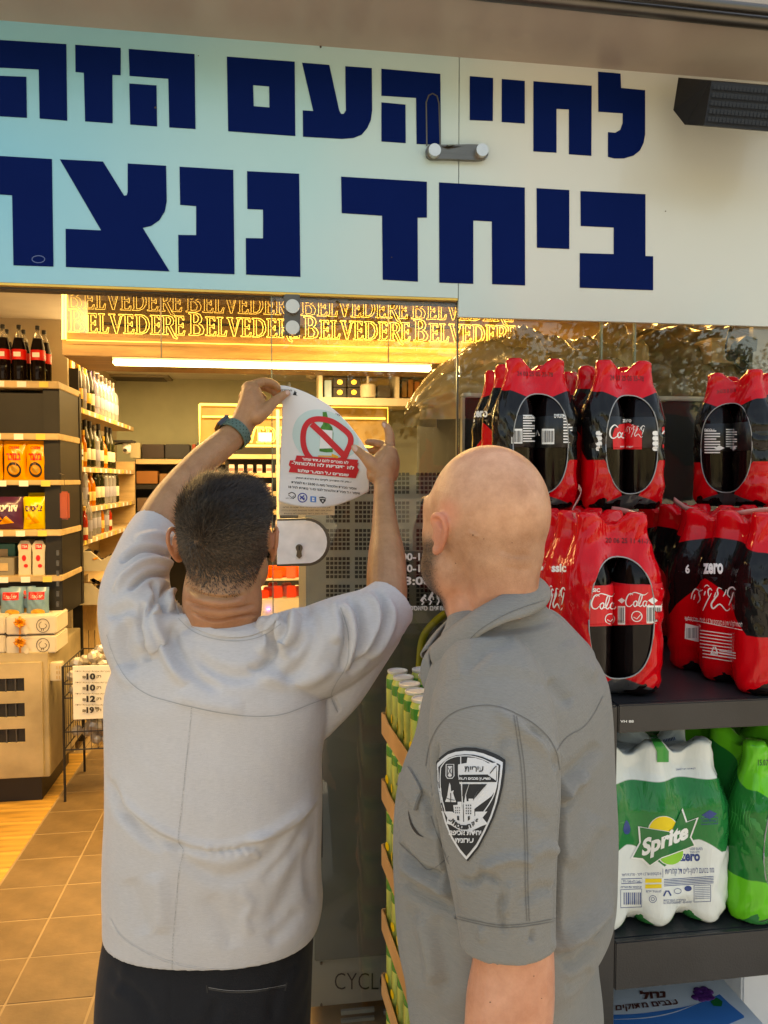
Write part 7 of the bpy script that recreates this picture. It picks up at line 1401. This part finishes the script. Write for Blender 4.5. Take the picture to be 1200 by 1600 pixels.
w1=[stroke2(Bp((175,330),(240,245),(340,195),(430,180),(560,180),(700,215),(800,260),(900,310)),1.6,3),stroke2(Bp((175,330),(165,500),(185,700),(230,900)),1.4,3),stroke2(Bp((900,310),(900,500),(860,680),(800,800),(730,905)),1.6,3),
 poly2(Bp((520,200),(620,205),(720,235),(790,275),(885,268),(890,300),(795,420),(400,425),(400,290),(510,270))),poly2(Bp((890,310),(885,500),(780,425))),
 poly2(Bp((435,545),(545,545),(500,690),(510,770),(600,760),(600,730),(700,545),(775,545),(900,545),(880,620),(830,700),(620,860),(600,880),(480,880),(480,760),(490,700),(440,600))),
 poly2(Bp((400,425),(410,425),(420,520),(895,520),(905,545),(420,545))),stroke2(Bp((432,190),(435,430),(445,600),(470,1030)),1.5),
 poly2(Bp((215,900),(330,905),(470,1040),(620,960),(620,905),(775,905),(715,985),(780,1065),(690,1100),(560,1165),(420,1150),(310,1080),(250,1060),(262,985))),
 poly2(Bp((340,820),(395,815),(395,775),(445,775),(448,820),(470,1035),(360,1010))),poly2(Bp((465,785),(535,780),(535,735),(590,735),(605,790),(612,985),(480,1035))),
 stroke2(Bp((248,288),(345,288),(348,440),(325,470),(265,470),(245,440)),1.4,closed=True),poly2(Bp((268,310),(325,310),(320,440),(295,455),(270,440))),
 poly2(Bp((290,525),(305,560),(312,640),(345,625),(335,660),(375,780),(230,775),(262,690)))]
dq(w1,M_pw,'patch_emblem',.0037)
tq=lambda s,x0,y0,x1,y1,b_=.03,sk=0:text_px(heb(s),Bp((x0,y0),(x1,y0+sk),(x1,y1+sk),(x0,y1)),b_)
k1=[tq('עיריית',485,315,725,385,.02),stroke2(Bp((810,405),(885,310)),1.4),poly2(Bp((415,430),(790,430),(880,515),(415,515))),stroke2(Bp((560,600),(560,600.1)),.1),poly2(Bp((700,545),(770,545),(620,720),(590,760),(600,735))),poly2(Bp((455,545),(540,545),(500,660),(480,720),(455,700))),
 stroke2(Bp((240,720),(300,745),(360,755)),1),stroke2(Bp((308,660),(310,790)),1.2),stroke2(Bp((275,330),(318,420)),1),stroke2(Bp((318,330),(275,420)),1)]
k1+=[poly2(Bp((x_,y_),(x_+11,y_),(x_+11,y_+17),(x_,y_+17))) for x_ in (365,388,414) for y_ in (845,880,910)]+[poly2(Bp((x_,y_),(x_+13,y_),(x_+13,y_+19),(x_,y_+19))) for x_ in (500,528,556) for y_ in (812,850,885,918)]+[poly2(Bp((390,960),(415,960),(420,1020),(392,1015))),poly2(Bp((528,965),(552,960),(555,1005),(528,1025))),stroke2(Bp((468,800),(474,1035)),.8)]
dq(k1,M_pk,'patch_lettering',.0043)
dq([tq('מודיעין מכבים רעות',412,458,815,500,.04)],M_pw,'patch_lettering',.005)
def arc(s,xs,b_=.04): # letters on an arc
    out=[]; 
    for ch,(x_,y_,r_) in zip(s,xs):
        v,f,a=text2d(ch,b_); h=58; w_=h*min(a,1.1); c_,s_=math.cos(r_),math.sin(r_); q=np.stack([(v[:,0]-.5)*w_,(.5-v[:,1])*h],1); q=np.stack([x_+q[:,0]*c_-q[:,1]*s_,y_+q[:,0]*s_+q[:,1]*c_],1); out.append((np.array([Bp(tuple(t))[0] for t in q]),f))
    return out
dq(arc('פקח-מסייע',[(650,1025,-.5),(600,1065,-.4),(545,1095,-.25),(495,1110,0),(450,1108,.05),(405,1090,.3),(370,1065,.4),(345,1040,.5),(315,1010,.6)],.05),M_pk,'patch_lettering',.0043)
dq([tq('יחידת אכיפה',290,1150,700,1210,.04),tq('עירונית',370,1250,605,1310,.04)],M_pw,'patch_lettering',.005)
# trousers and shoes of the second man (hidden by the frame but standing there)
c_=P(795,1600,1.12); tr2=[rows([(1560,668,925,1.12,.18,.13,YB,.9),(1800,668,925,1.12,.18,.13,YB,.9),(1900,668,925,1.12,.18,.13,YB,.9)])]
f_=Vector((-math.sin(YB),math.cos(YB),0)); r_=Vector((math.cos(YB),math.sin(YB),0)); zt2=P(795,1850,1.12).z; sh2=[]
for s in (-1,1):
    h_=c_+r_*(s*.095); tr2.append(limb([(h_.x,h_.y,zt2,.09),(h_.x,h_.y,.45,.075),(h_.x,h_.y,.2,.06),(h_.x,h_.y,.08,.056)])); sh2.append((h_.x,h_.y,YB))
me=remesh(tr2,.006,4,'trousers'); link('trousers',me,cloth('charcoal_cotton',(.03,.03,.032),500,sheen=.05),p2); shoes(p2,sh2,M_shoe)
